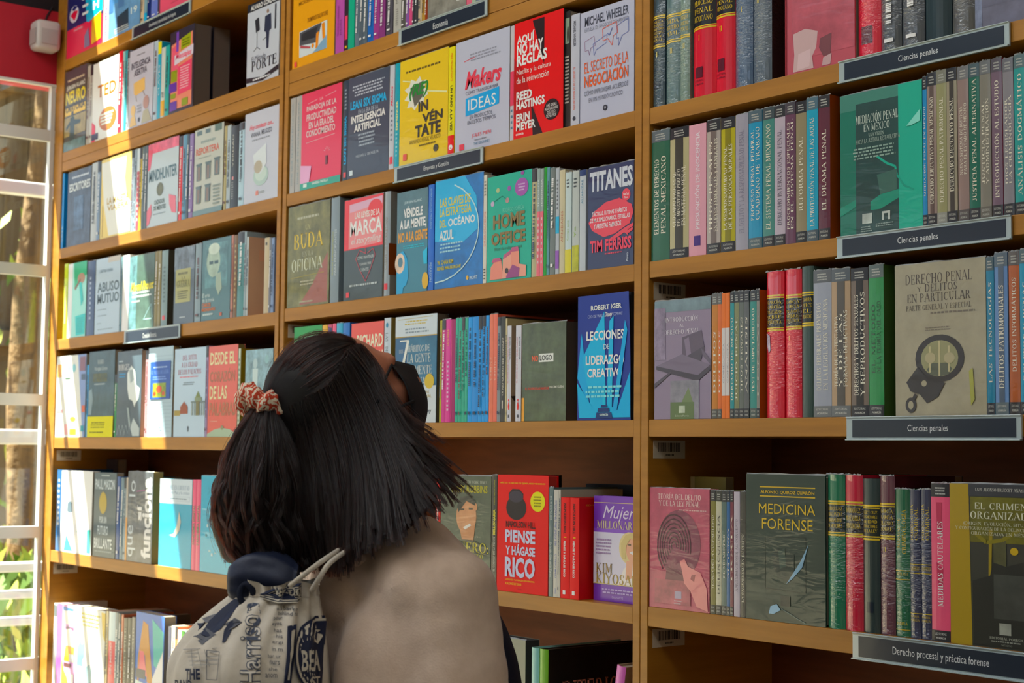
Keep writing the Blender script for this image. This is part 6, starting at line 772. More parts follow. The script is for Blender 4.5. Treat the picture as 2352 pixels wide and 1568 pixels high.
shelf_row(3, 5, [
 C(1490.5, 1630, 1121, '#a85568', 'rose book titled TEORÍA DEL DELITO with a fingerprint head', [R(0, 0, 1, 1, '#a65466', .3), T('TEORÍA DEL DELITO', .14, .05, .86, .095, '#dcc8c4', 's'), T('Y DE LA LEY PENAL', .16, .105, .84, .15, '#dcc8c4', 's'), G(.48, .17, .97, .19, 1, '#c4a0a0'), R(.3, .22, .6, .34, '#a87a4a', .8), E(.5, .46, .36, .28, '#7a4454', .4)] + [L('#45262f', .0055, *[(.42 + r_*math.cos(t_)*.8, .48 + r_*math.sin(t_)*.75) for t_ in [2.3 + .35*k for k in range(13)]]) for r_ in (.05, .1, .15, .2, .25, .3, .35)] + [P('#6a3c48', (.3, .66), (.56, .68), (.6, .76), (.28, .76)), R(.1, .76, .7, .96, '#96525e', .7), P('#d08a8a', (.52, .6), (.6, .58), (.66, .64), (.86, .68), (.96, .8), (.98, .99), (.8, .96), (.7, .84), (.6, .78), (.56, .68)), P('#8a4a52', (.72, .7), (.78, .7), (.76, .76), (.7, .74)), R(.44, .85, .55, .91, '#a89cb0'), G(.42, .92, .56, .96, 2, '#c4a8b0')], a='the fingerprint book', fin='w', mott=.2),
 C(1507, 1667, 1094, '#8f8456', 'khaki book with a cream edge at the back, above the fingerprint book', [R(0, 0, .12, 1, '#b8aa84'), P('#5f6a40', (.7, .2), (.9, .1), (.94, .25))], sb=.1, free=1, th=.02),
 ps(1631.5, 1643.5, 1126, '#6f6a3c', 'olive spine lettered TEORÍA DE LA CULPABILIDAD', ['TEORÍA DE LA CULPABILIDAD'], q=(.2, .8), foot='#2c2a22'), ps(1644.5, 1657, 1127, '#b4b2a0', None, ['DELINCUENCIA'], ink='#4a4a44', head='#2c2c28'), ps(1658, 1668.5, 1128, '#50625e', None, ['EL SECUESTRO'], q=(.35, .7)), ps(1669, 1676.5, 1128, '#2c5a8c', None, ['SISTEMA'], q=(.3, .7)), ps(1677, 1684.5, 1128, '#6a3440', None, ['TRATA'], q=(.2, .75)), ps(1685.5, 1699, 1129, '#b0a8b4', 'pale lilac spine lettered APROXIMACIONES', ['APROXIMACIONES AL CONCEPTO'], ink='#66606c', head=None, foot=None, q=(.22, .8), fin='g'), ps(1700, 1712.5, 1129, '#3a3834', 'black spine lettered LA CAUSALIDAD EN EL DELITO', ['LA CAUSALIDAD EN EL DELITO'], head=None, foot=None, q=(.34, .88)),
 C(1714, 1896, 1090, '#24332d', 'dark green bound book titled MEDICINA FORENSE in gilt letters', [R(.18, .082, .88, .09, '#bda23a'), T('ALFONSO QUIROZ CUARÓN', .19, .105, .87, .135, '#bda23a', 'b'), R(.18, .146, .88, .154, '#bda23a'), T('MEDICINA', .17, .2, .88, .27, '#c3a83c', ''), T('FORENSE', .21, .3, .85, .375, '#c3a83c', ''), L('#1b2622', .002, (.25, .43), (.76, .42), (.76, .79), (.25, .78), (.25, .43)), P('#1f2c28', (.34, .55), (.42, .5), (.5, .55), (.62, .54), (.62, .66), (.54, .72), (.42, .7), (.36, .64)), P('#35453f', (.42, .52), (.5, .5), (.52, .62), (.44, .64)), R(.45, .82, .57, .89, '#19221f'), P('#7fa0b8', (.52, .74), (.7, .58), (.8, .46), (.72, .62), (.6, .7)), P('#8fb0c8', (.3, .95), (.32, .9), (.4, .88), (.45, .92), (.36, .95)), L('#5a6a68', .003, (.46, .91), (.68, .97), (.76, .99))], a='the MEDICINA FORENSE book', fin='w', th=.05, **H_),
 Sp(1897, 1936.5, 1089, '#1d6a50', 'green wrapped bound spine between MEDICINA FORENSE and a red spine', law(['RODRÍGUEZ', 'MANZANERA', 'CRIMINALIDAD', 'DE MENORES'], '#1c2a2a', .17, .4), fin='w', **H_), Sp(1938, 1978, 1091, '#b03244', 'red wrapped bound spine third right of MEDICINA FORENSE side', law(['RODRÍGUEZ', 'MANZANERA', 'CRIMINOLOGÍA'], '#1e1a1e', .17, .4), fin='w', **H_), Sp(1979, 2017, 1099, '#2f3a3a', 'dark slate bound spine lettered LOS MENORES DE EDAD', law(['RUIZ Y CRUZ', 'LOS MENORES', 'DE EDAD', 'INFRACTORES', 'DE LA LEY'], '#1f2624', .17, .4) + [R(.3, .8, .7, .87, '#1c2430')], fin='g', **H_), Sp(2019, 2052.5, 1093, '#5a3640', 'maroon wrapped bound spine marked II', law(['GARCÍA', 'GARCÍA', 'TRATADO', 'SOBRE'], '#221a1e', .17, .4) + [T('II', .3, .45, .5, .48, '#c3a83c', 's')], fin='w', side='#3a1418', **H_),
 Sp(2054, 2087, 1123, '#1f5a40', 'green shorter bound spine lettered CRIMINOLOGÍA in gilt', [T('CRIMINOLOGÍA', .55, .14, .8, .44, '#b8a240', 'us'), T('MANUAL DE', .2, .2, .4, .4, '#b8a240', 'us'), R(0, .55, 1, .556, '#b8a240'), T('ORELLANA', .1, .565, .9, .585, '#b8a240', 's'), R(0, .61, 1, .616, '#b8a240'), T('PORRÚA', .15, .9, .85, .92, '#b8a240', 's'), R(0, .95, 1, .955, '#b8a240')], fin='w', **H_),
 Sp(2088, 2112, 1125, '#2c3048', 'first of two navy bound spines lettered PSICOLOGÍA CRIMINAL', [T('PSICOLOGÍA', .15, .1, .42, .34, '#b8a240', 'us'), T('CRIMINAL', .55, .12, .82, .34, '#b8a240', 'us'), R(0, .5, 1, .505, '#b8a240'), T('MARCHIORI', .1, .515, .9, .545, '#b8a240', 's'), R(0, .56, 1, .565, '#b8a240'), R(0, .83, 1, .835, '#b8a240'), T('EDITORIAL', .1, .845, .9, .86, '#b8a240', 's'), T('PORRÚA', .1, .87, .9, .885, '#b8a240', 's')], fin='w', **H_), Sp(2113, 2138, 1124, '#2c3048', 'second of two navy bound spines, beside the pink MEDIDAS CAUTELARES', [T('PSICOLOGÍA', .15, .1, .42, .34, '#b8a240', 'us'), T('CRIMINAL', .55, .12, .82, .34, '#b8a240', 'us'), R(0, .5, 1, .505, '#b8a240'), T('MARCHIORI', .1, .515, .9, .545, '#b8a240', 's'), R(0, .56, 1, .565, '#b8a240'), R(0, .83, 1, .835, '#b8a240'), T('EDITORIAL', .1, .845, .9, .86, '#b8a240', 's'), T('PORRÚA', .1, .87, .9, .885, '#b8a240', 's')], fin='w', **H_),
 Sp(2139, 2181.5, 1110, '#e0607a', 'pink spine lettered MEDIDAS CAUTELARES with dark streaks', [R(0, 0, 1, .085, '#26262a'), G(.2, .02, .8, .075, 3, '#b4b4b0'), P('#a83a54', (.3, .12), (.6, .12), (.56, .34), (.34, .3)), P('#a83a54', (.3, .5), (.64, .54), (.6, .7), (.36, .64)), T('MEDIDAS CAUTELARES', .36, .24, .64, .78, '#ecdcda', 'us'), R(0, .93, 1, 1, '#26262a'), T('EDITORIAL', .2, .945, .8, .96, '#c4c4c0', 'i'), T('PORRÚA', .24, .97, .76, .985, '#c4c4c0', 'bi')], fin='w'),
 C(2060, 2186, 1092, '#2a1416', 'wide dark maroon book at the back above the green and navy spines', [], sb=.19, free=1, th=.03),
 C(2183, 2388, 1112, '#33342e', 'black and yellow book titled EL CRIMEN ORGANIZADO with a chained gate', [P('#9a8428', (0, 0), (.22, 0), (.25, 1), (0, 1)), R(.22, 0, 1, .075, '#33353a'), T('LUIS ALONSO BRUCCET ANAYA', .3, .025, .86, .045, '#c4c4bc', 's'), R(.24, .08, 1, .36, '#5f5c2a', .5), P('#8a7a28', (.45, .28), (.49, .28), (.47, .58), (.44, .62)), R(.5, .3, .64, .52, '#4a4a34', .4), E(.73, .405, .045, .023, '#b49a2c'), L('#77702c', .012, (.28, .3), (.42, .36), (.6, .34), (.8, .27)), P('#232420', (.26, .6), (.46, .56), (.5, .48), (.64, .5), (.98, .44), (.98, .99), (.27, .99)), R(.5, .55, .94, .82, '#3a3c38', .4), T('EL CRIMEN', .29, .115, .88, .155, '#d0d0bc', 's'), T('ORGANIZADO', .24, .17, .96, .215, '#d0d0bc', 's'), T('(ORIGEN, EVOLUCIÓN, SITUACIÓN', .16, .235, 1, .255, '#c0c0ac', 's'), T('Y CONFIGURACIÓN DE LA DELINCUENCIA', .07, .265, 1, .285, '#c0c0ac', 's'), T('ORGANIZADA EN MÉXICO)', .25, .295, .96, .315, '#c0c0ac', 's'), R(.56, .845, .69, .915, '#8a8c84', .5), T('EDITORIAL PORRÚA', .45, .93, .82, .945, '#a4a69c', 's'), G(.45, .95, .83, .965, 1, '#8a8c84'), T('MÉXICO', .58, .972, .7, .982, '#8a8c84', 's')], a='the gate book', fin='w', th=.04)])
strip(1, 0, (306, 80), (440, 20), 'Enseñanza y aprendizaje de lenguas', 'dark label strip on the highest shelf edge of the bookcase by the glass front', (.3, .78))
strip(1, 3, (288, 775), (416, 755), 'Creación literaria', 'grey label strip under the MARCEL book, partly in sunlight', (.34, .6))
strip(2, 1, (919, 92), (1122, 25), 'Economía', 'label strip reading Economía on the top shelf edge of the middle bookcase', (.4, .58))
strip(2, 2, (909, 402), (1112, 357), 'Empresa y Gestión', 'label strip reading Empresa y Gestión under the yellow INVÉNTATE book', (.34, .64))
strip(3, 2, (1930, 165), (2322, 78), 'Ciencias penales', 'highest of three strips reading Ciencias penales, above the green MEDIACIÓN PENAL book', (.36, .61))
strip(3, 3, (1926, 570), (2326, 520), 'Ciencias penales', 'middle of three strips reading Ciencias penales, under the green MEDIACIÓN PENAL book', (.36, .61))
strip(3, 4, (1948, 980), (2350, 978), 'Ciencias penales', 'lowest of three strips reading Ciencias penales, under the handcuffs book', (.36, .61))
strip(3, 5, (1962, 1482), (2420, 1540), 'Derecho procesal y práctica forense', 'dark label strip reading Derecho procesal y práctica forense on the lowest edge', (.2, .72))

# ------------------------------------------------------------------ the person, seen from behind, looking up at the shelves
PD = 2.12                                          # distance from the eye
A_F = math.radians(28)
FW = RIGHT*math.cos(A_F) + AWAY*math.sin(A_F)      # the way she faces
SR = RIGHT*math.sin(A_F) - AWAY*math.cos(A_F)      # toward her right hand
NECK = at(850, 1225, PD); PO = Vector((NECK.x, NECK.y, 0))
def loc(f, r, z): return PO + FW*f + SR*r + UP*z
HC = at(795, 935, PD)
TILT = math.radians(36)
HF = FW*math.cos(TILT) + UP*math.sin(TILT); HU = -FW*math.sin(TILT) + UP*math.cos(TILT)
HM = Matrix((HF, SR, HU)).transposed()             # head axes: face, right ear, crown
def hd(f, s, u): return HC + HF*f + SR*s + HU*u
BM = Matrix((FW, SR, UP)).transposed()
M_SKIN = principled('skin', '#b9775a', .5, .4, noise=('#a5644a', 14.0, (1, 1, 1)), bump=(220, .1, .001))
M_HAIRBASE = principled('hair_under', '#0f0a09', .6, .3)
M_SWEAT = principled('beige_sweat_cloth', '#d8bfac', .9, .15, noise=('#cab09c', 30.0, (1, 1, 1)), bump=(420, .35, .0015), sheen=.3)
M_NAVY = principled('navy_cloth', '#131829', .8, .2, bump=(300, .3, .001))
M_BLACKCLOTH = principled('black_mask_cloth', '#0e0e12', .75, .25, bump=(500, .2, .0006))
M_TROUS = principled('dark_trousers', '#20242e', .85, .2)
M_SHOE = principled('white_shoes', '#cfccc6', .6, .3)
def limb(mb, p0, p1, r0, r1, n=8):
    p0, p1 = Vector(p0), Vector(p1); k = max(3, int((p1-p0).length/(min(r0, r1)*.7)))
    for i in range(k+1):
        t = i/k; r = r0 + (r1-r0)*t; mb.ell(p0.lerp(p1, t), (r, r, r), 12, 8)
def organic(mb, name, mat, parent, voxel, smooth=8, disp=None):
    o = mb.build(name, mat, parent, smooth=True)
    rm = o.modifiers.new('remesh', 'REMESH'); rm.mode = 'VOXEL'; rm.voxel_size = voxel; rm.use_smooth_shade = True
    sm = o.modifiers.new('smooth', 'SMOOTH'); sm.factor = .5; sm.iterations = smooth
    for i, (scale, st) in enumerate(disp or ()):
        tx = bpy.data.textures.new('folds', 'CLOUDS'); tx.noise_scale = scale; tx.noise_depth = 1
        dm = o.modifiers.new('folds', 'DISPLACE'); dm.texture = tx; dm.strength = st; dm.mid_level = .5; dm.texture_coords = 'GLOBAL'
    return o
person = empty('person', PO); tag(person, 'person in beige sweatshirt and black face mask, tipping the head back toward the shelves', 'person')
def rel(mb):
    mb.v = [tuple(Vector(v) - PO) for v in mb.v]; return mb
b = MB()
# head and face
b.ell(hd(-.004, 0, .012), (.088, .071, .092), 20, 14, M=HM)
b.ell(hd(.022, 0, -.04), (.062, .058, .062), 16, 10, M=HM)
b.ell(hd(.05, 0, -.078), (.026, .03, .018), 12, 8, M=HM)            # chin
b.ell(hd(.078, 0, .022), (.014, .045, .014), 12, 8, M=HM)           # brow
for s_ in (1, -1):
    b.ell(hd(.055, s_*.036, -.022), (.026, .024, .024), 12, 8, M=HM)   # cheeks
    b.ell(hd(-.008, s_*.07, -.018), (.018, .007, .03), 12, 8, M=HM)    # ears
limb(b, hd(.08, 0, .012), hd(.102, 0, -.03), .009, .0125)              # nose
b.ell(hd(.083, 0, -.052), (.008, .022, .006), 10, 6, M=HM); b.ell(hd(.08, 0, -.061), (.008, .018, .006), 10, 6, M=HM)
limb(b, hd(-.03, 0, -.05), loc(.0, 0, 1.36), .052, .058)               # neck
# trunk, arms, legs
b.ell(loc(.055, 0, 1.22), (.092, .145, .15), 18, 12, M=BM); b.ell(loc(.05, 0, 1.02), (.095, .135, .16), 18, 12, M=BM); b.ell(loc(.04, 0, .88), (.115, .165, .12), 18, 12, M=BM)
limb(b, loc(.02, -.15, 1.325), loc(.02, .15, 1.325), .04, .04)
HANDS = []
for s_ in (1, -1):
    sh, el, wr = loc(.032, s_*.17, 1.31), loc(.012, s_*.205, 1.05), loc(.17, s_*.17, .87)
    limb(b, sh, el, .042, .035); limb(b, el, wr, .036, .024)
    hp = (wr - el).normalized(); pc = wr + hp*.05
    b.ell(wr + hp*.045, (.042, .017, .036), 12, 8, M=Matrix((hp, SR, hp.cross(SR))).transposed())
    up_ = hp.cross(SR).normalized()
    for k in range(4):                                                 # fingers, each its own length, slightly curled
        root_ = wr + hp*.078 + up_*(.027 - .018*k); ln = (.062, .07, .066, .052)[k]; curl = -SR*s_*.012
        m1 = root_ + hp*ln*.45 + curl*.3; m2 = root_ + hp*ln*.75 + curl; m3 = root_ + hp*ln + curl*2
        for a_, c_, r0, r1 in ((root_, m1, .0085, .008), (m1, m2, .008, .0075), (m2, m3, .0075, .0065)): limb(b, a_, c_, r0, r1)
    tb = wr + hp*.025 + up_*.034
    limb(b, tb, tb + hp*.03 + up_*.022, .0115, .0095); limb(b, tb + hp*.03 + up_*.022, tb + hp*.058 + up_*.024, .0095, .008)
    hip, kn, an = loc(.035, s_*.085, .85), loc(.05, s_*.09, .47), loc(.02, s_*.095, .085)
    limb(b, hip, kn, .078, .05); limb(b, kn, loc(.02, s_*.092, .33), .05, .052); limb(b, loc(.02, s_*.092, .33), an, .05, .034)
    b.ell(loc(.0, s_*.095, .04), (.04, .034, .038), 12, 8, M=BM); b.ell(loc(.08, s_*.1, .03), (.1, .04, .028), 14, 8, M=BM)
body = organic(rel(b), 'body', M_SKIN, person, .0065, 3)
for s_ in (1, -1):                                                     # eyes
    b = MB(); b.ell(hd(.055, s_*.031, .004), (.0115, .0115, .0115), 14, 10, M=HM); ey = rel(b).build('eye', principled('eye_white', '#dcd8d2', .2), person, True)
    b = MB(); b.ell(hd(.0636, s_*.031, .006), (.004, .0055, .0055), 12, 8, M=HM); rel(b).build('iris', principled('iris_brown', '#2a160c', .2), ey, True)
# sweatshirt
b = MB()
b.ell(loc(.06, 0, 1.2), (.125, .185, .2), 20, 14, M=BM); b.ell(loc(.055, 0, 1.0), (.13, .185, .2), 20, 14, M=BM); b.ell(loc(.05, 0, .88), (.135, .185, .09), 20, 14, M=BM)
limb(b, loc(.012, -.15, 1.35), loc(.012, .15, 1.35), .058, .058); limb(b, loc(0, 0, 1.34), loc(-.005, 0, 1.405), .085, .066)
limb(b, loc(.03, .06, 1.365), loc(.03, .14, 1.34), .074, .072); b.ell(loc(.03, .1, 1.22), (.12, .1, .15), 18, 12, M=BM); b.ell(loc(.02, -.08, 1.24), (.11, .1, .14), 18, 12, M=BM)
for s_ in (1, -1):
    limb(b, loc(.035, s_*.17, 1.335), loc(.042, s_*.2, 1.2), .068, .066); limb(b, loc(.042, s_*.2, 1.2), loc(.012, s_*.205, 1.04), .066, .062)
    limb(b, loc(.012, s_*.205, 1.04), loc(.155, s_*.18, .885), .062, .046)
sw = organic(rel(b), 'sweatshirt', M_SWEAT, person, .009, 13, ((.22, .014), (.07, .005)))
b = MB(); b.ell(loc(.1, .01, 1.16), (.108, .15, .2), 20, 14, M=BM); b.ell(loc(.09, 0, 1.0), (.11, .155, .16), 20, 14, M=BM)
organic(rel(b), 'sweatshirt_front_panel', M_NAVY, person, .01, 6)
b = MB(); P_ = [(loc(0, 0, 1.385) + (FW*math.cos(t) + SR*math.sin(t))*.072 + UP*(.012*math.cos(t))) for t in [2*PI*k/28 for k in range(29)]]
b.tube(P_, .011, 8, cap=False); rel(b).build('neck_ribbing', M_SWEAT, person, True)
b = MB()                                                              # seam of the sleeve
for s_ in (1, -1):
    b.ell(loc(.04, s_*.085, .83), (.1, .098, .09), 16, 10, M=BM); limb(b, loc(.035, s_*.085, .84), loc(.05, s_*.09, .47), .092, .07); limb(b, loc(.05, s_*.09, .47), loc(.02, s_*.095, .12), .07, .062)
organic(rel(b), 'trousers', M_TROUS, person, .011, 5)
for s_ in (1, -1):
    b = MB(); b.ell(loc(.05, s_*.1, .034), (.14, .048, .034), 16, 8, M=BM); b.ell(loc(-.01, s_*.097, .06), (.055, .044, .05), 14, 8, M=BM)
    organic(rel(b), 'shoe', M_SHOE, person, .008, 4)
# face mask
def hx(x, y, d): return at(x, y, PD + d)
rows = [[hx(888, 825, -.005), hx(915, 829, .02), hx(950, 838, .045), hx(957, 842, .09), hx(935, 850, .12)],
        [hx(928, 866, -.035), hx(948, 868, .005), hx(970, 876, .05), hx(972, 885, .1), hx(950, 892, .13)],
        [hx(944, 912, -.052), hx(962, 906, -.01), hx(986, 908, .05), hx(984, 916, .1), hx(960, 922, .13)],
        [hx(950, 958, -.05), hx(968, 958, -.01), hx(986, 950, .045), hx(982, 952, .09), hx(960, 958, .12)],
        [hx(957, 1000, -.035), hx(968, 992, .0), hx(974, 982, .04), hx(972, 984, .08), hx(958, 992, .1)]]
b = MB(); nv = [p for r_ in rows for p in r_]
b.add(nv, [(i*5+j, (i+1)*5+j, (i+1)*5+j+1, i*5+j+1) for i in range(4) for j in range(4)])
mk = rel(b).build('face_mask', M_BLACKCLOTH, person, True)
sb_ = mk.modifiers.new('s', 'SUBSURF'); sb_.levels = 2; sb_.render_levels = 2; so_ = mk.modifiers.new('t', 'SOLIDIFY'); so_.thickness = .0016
b = MB(); b.tube([hx(950, 921, -.052), hx(932, 929, -.068), hx(908, 939, -.079), hx(880, 948, -.083)], .0022, 6); b.tube([hx(900, 838, -.02), hx(880, 880, -.06), hx(868, 925, -.08)], .0022, 6)
rel(b).build('ear_loop', M_BLACKCLOTH, mk, True)

# hair: an under-layer, then strands that follow guide lines over the head
HRX = (.094, .078, .1)
def skull_depth(x, y, k=1.0):
    """depth of the near side of the head on the sight line through (x, y)"""
    o = Vector((0, 0, CAM_H)); r = ray(x, y); r = r/r.dot(AWAY)
    c = hd(-.004, 0, .012)
    q = HM.transposed() @ (o - c); d = HM.transposed() @ r
    q = Vector([q[i]/(HRX[i]*k) for i in range(3)]); d = Vector([d[i]/(HRX[i]*k) for i in range(3)])
    A, B, C_ = d.dot(d), 2*q.dot(d), q.dot(q) - 1
    disc = B*B - 4*A*C_
    return (-B - math.sqrt(max(disc, 0)))/(2*A) if disc > 0 else -B/(2*A)
def spl(pts, t):
    """smooth curve through points"""
    n = len(pts) - 1; f = min(max(t, 0), .99999)*n; i = int(f); u = f - i
    p0, p1, p2, p3 = pts[max(i-1, 0)], pts[i], pts[i+1], pts[min(i+2, n)]
    return [.5*(2*p1[k] + (p2[k]-p0[k])*u + (2*p0[k]-5*p1[k]+4*p2[k]-p3[k])*u*u + (3*p1[k]-p0[k]-3*p2[k]+p3[k])*u**3) for k in range(len(p1))]
def fam(guides, s):
    n = len(guides)-1; f = min(max(s, 0), .99999)*n; i = int(f); u = f - i
    u = u*u*(3-2*u)*.4 + u*.6
    return [[a[k] + (b_[k]-a[k])*u for k in range(len(a))] for a, b_ in zip(guides[i], guides[i+1])]
# guide lines: (x, y, depth offset or None to lie on the head)
TOPG = [[(812, 782), (778, 774), (725, 773), (668, 799), (628, 856), (612, 915)], [(812, 786), (782, 782), (730, 792), (680, 824), (645, 872), (622, 922)], [(806, 790), (780, 800), (735, 822), (695, 853), (658, 893), (628, 930)], [(797, 806), (778, 838), (742, 866), (706, 890), (668, 915), (632, 938)], [(790, 826), (766, 870), (741, 893), (700, 914), (668, 930), (634, 945)]]
SIDEG = [[(636, 945, -.02), (640, 1030, -.03), (655, 1160, -.06), (676, 1300, -.06)], [(672, 930, None), (700, 1030, -.075), (720, 1170, -.09), (735, 1292, -.09)], [(700, 914, None), (735, 1010, -.085), (765, 1150, -.105), (775, 1308, -.11)], [(741, 893, None), (780, 1000, -.09), (805, 1140, -.115), (805, 1290, -.13)], [(766, 868, None), (815, 985, -.09), (845, 1120, -.125), (852, 1243, -.16)], [(785, 832, None), (850, 955, -.085), (893, 1090, -.13), (922, 1228, -.19)], [(800, 804, None), (876, 915, -.075), (930, 1045, -.12), (990, 1165, -.17)], [(822, 792, None), (858, 866, None), (940, 1003, -.10), (1062, 1118, -.12)], [(828, 798, None), (864, 842, None), (888, 900, -.075), (965, 982, -.085), (1108, 1080, -.09)]]
PONY = [[(590, 935, -.05), (543, 1005, -.055), (512, 1095, -.06), (500, 1190, -.06), (535, 1285, -.05)], [(600, 937, -.06), (565, 1030, -.075), (545, 1120, -.085), (540, 1210, -.08), (570, 1295, -.07)], [(612, 940, -.065), (600, 1040, -.09), (592, 1140, -.1), (590, 1220, -.095), (612, 1300, -.085)], [(622, 942, -.06), (638, 1040, -.085), (642, 1140, -.09), (640, 1220, -.09), (655, 1300, -.08)], [(634, 945, -.05), (668, 1040, -.07), (682, 1140, -.075), (688, 1230, -.08), (700, 1305, -.07)]]
def solved(gs): return [[(q[0], q[1], (skull_depth(q[0], q[1], 1.04) - PD) if q[2] is None else q[2]) for q in g] for g in gs]
SIDEG, PONY = solved(SIDEG), solved(PONY)
hr = random.Random(11)
STR = []
def strand(pts, n, jit, wav=0.0, wl=3.0, inset=0.0, r=.00028):
    """pts: screen guide with depth; returns a list of room points"""
    ph = hr.random()*6.3; ph2 = hr.random()*6.3; jx, jy = hr.gauss(0, jit), hr.gauss(0, jit)*.6; kk = hr.uniform(.5, 1.4)
    P3 = []
    for g in pts:
        d = skull_depth(g[0], g[1], 1.03) if (len(g) < 3 or g[2] is None) else PD + g[2]
        P3.append((g[0], g[1], d))
    out = []
    for i in range(n):
        t = i/(n-1); x, y, d = spl(P3, t); e = t**.6
        wv = wav*(t**1.2)*(math.sin(wl*6.28*t*kk + ph)); wv2 = wav*(t**1.2)*math.cos(wl*6.28*t*kk + ph2)
        out.append(at(x + jx*e + wv, y + jy*e + wv2*.35, d + inset + wv2*.0006))
    STR.append((out, r))
def lock(g, n, hairs, spread, tip, jit, wav, wl, inset, r):
    """a lock: hairs that start apart and draw together toward the tip"""
    P3 = [(q[0], q[1], (skull_depth(q[0], q[1], 1.03) if (len(q) < 3 or q[2] is None) else PD + q[2])) for q in g]
    ph, ph2, jx, jy, kk = hr.random()*6.3, hr.random()*6.3, hr.gauss(0, jit), hr.gauss(0, jit)*.5, hr.uniform(.6, 1.3)
    base = []
    for i in range(n):
        t = i/(n-1); x, y, d = spl(P3, t); e = t**.7
        w1 = wav*t**1.1*math.sin(wl*6.28*t*kk + ph); w2 = wav*t**1.1*math.cos(wl*6.28*t*kk + ph2)
        base.append((x + jx*e + w1, y + jy*e + w2*.4, d + inset + w2*.0007))
    for _ in range(hairs):
        ox, oy, od = hr.gauss(0, spread), hr.gauss(0, spread), hr.gauss(0, spread)*.0006; m = hr.choice((1, 1, .97, .92, .85)); fw = hr.gauss(0, 1.2); out = []
        for i in range(n):
            t = i/(n-1); x, y, d = spl(base, t*m); k = (1-t)*1.0 + t*tip + .25*math.sin(3.1*t)
            out.append(at(x + ox*k + fw*t*t*2, y + oy*k*.6, d + od*k))
        STR.append((out, r*hr.uniform(.8, 1.25)))
for i in range(360):
    lock(fam(TOPG, (i + hr.random())/360), 14, 15, 2.2, .8, 1.6, .8, 1.0, .001 + hr.random()*.005, .00026)
for i in range(520):
    g = fam(SIDEG, (i + hr.random())/520); L_ = hr.choice((1.12, 1.05, 1, .97, .9, .78)); g = [spl(g, min(L_, 1)*k/4) for k in range(5)]
    if L_ > 1: g[-1] = (g[-1][0] + 4*hr.uniform(-1, 2), g[-1][1] + 170*(L_-1), g[-1][2])
    if g[-1][0] > 960: g[-1] = (g[-1][0] + hr.gauss(0, 12), g[-1][1] + hr.gauss(0, 14), g[-1][2])
    lock(g, 16, 18, 4.2, .35, 6 + 3*hr.random(), 2 + 5*hr.random(), 1.2, hr.random()**1.6*.03, .0003)
for i in range(470):
    g = fam(PONY, (i + hr.random())/470); L_ = hr.choice((1, 1, .95, .88, .78)); g = [spl(g, L_*k/5) for k in range(6)]
    lock(g, 24, 18, 4.0, .4, 9, 6 + 13*hr.random(), 1.9, (hr.random()-.35)*.05, .00028)
for i in range(260):                                    # loose hairs standing off the outline
    s_ = hr.choice((hr.random()*.08, 1 - hr.random()*.06)); g = fam(PONY if hr.random() < .6 else SIDEG, s_ if hr.random() < .7 else hr.random())
    dep = [(skull_depth(q[0], q[1], 1.04) - PD) if q[2] is None else q[2] for q in g]; g = [(q[0], q[1], dd) for q, dd in zip(g, dep)]
    strand(g, 20, 16, 14*hr.random() + 4, 1.6, r=.00017)
for i in range(180):
    g = fam(TOPG, hr.random()*.4); strand([(p[0], p[1] - 4 - 10*hr.random()*math.sin(3.1*k/5)) for k, p in enumerate(g)], 14, 5, 5, 1.0, r=.00016)
hc = bpy.data.hair_curves.new('hair'); hc.add_curves([len(p) for p, _ in STR])
pos = []; rad = []
for p, r in STR:
    for i, q in enumerate(p): pos.extend((q.x - PO.x, q.y - PO.y, q.z - PO.z)); rad.append(r*(1 if i < len(p)*.75 else .7))
hc.attributes['position'].data.foreach_set('vector', pos)
ra = hc.attributes.get('radius') or hc.attributes.new('radius', 'FLOAT', 'POINT'); ra.data.foreach_set('value', rad)
def hair_material():
    t = NT('dark_brown_hair'); h = t.node('ShaderNodeBsdfHairPrincipled')
    try: h.parametrization = 'MELANIN'
    except Exception: pass
    for k, v in (('Melanin', .945), ('Melanin Redness', .95), ('Roughness', .28), ('Radial Roughness', .4), ('Coat', .0), ('Random Roughness', .1)):
        if k in h.inputs: h.inputs[k].default_value = v
    t.link(h.outputs[0], t.out.inputs[0]); return t.m
hc.materials.append(hair_material())
ho = bpy.data.objects.new('hair', hc); COL.objects.link(ho); ho.parent = person
b = MB()
b.ell(hd(-.03, 0, .024), (.071, .0735, .086), 22, 16, M=HM)
def mass(guides, inset, r0, r1, n=7, m=7):
    for i in range(n):
        g = fam(guides, (i + .5)/n); dep = [(skull_depth(q[0], q[1], 1.0) - PD + .01) if q[2] is None else q[2] for q in g]
        g = [(q[0], q[1], dd) for q, dd in zip(g, dep)]
        for k in range(m):
            x, y, d = spl(g, .92*k/(m-1)); r = r0 + (r1-r0)*k/(m-1); b.ell(at(x, y, PD + d + inset), (r, r, r), 10, 7)
mass([g for g in SIDEG[:7]], .036, .012, .016, 14, 9); mass(PONY, .014, .013, .019, 9, 10)
hb = organic(rel(b), 'hair_underlayer', M_HAIRBASE, person, .008, 8)
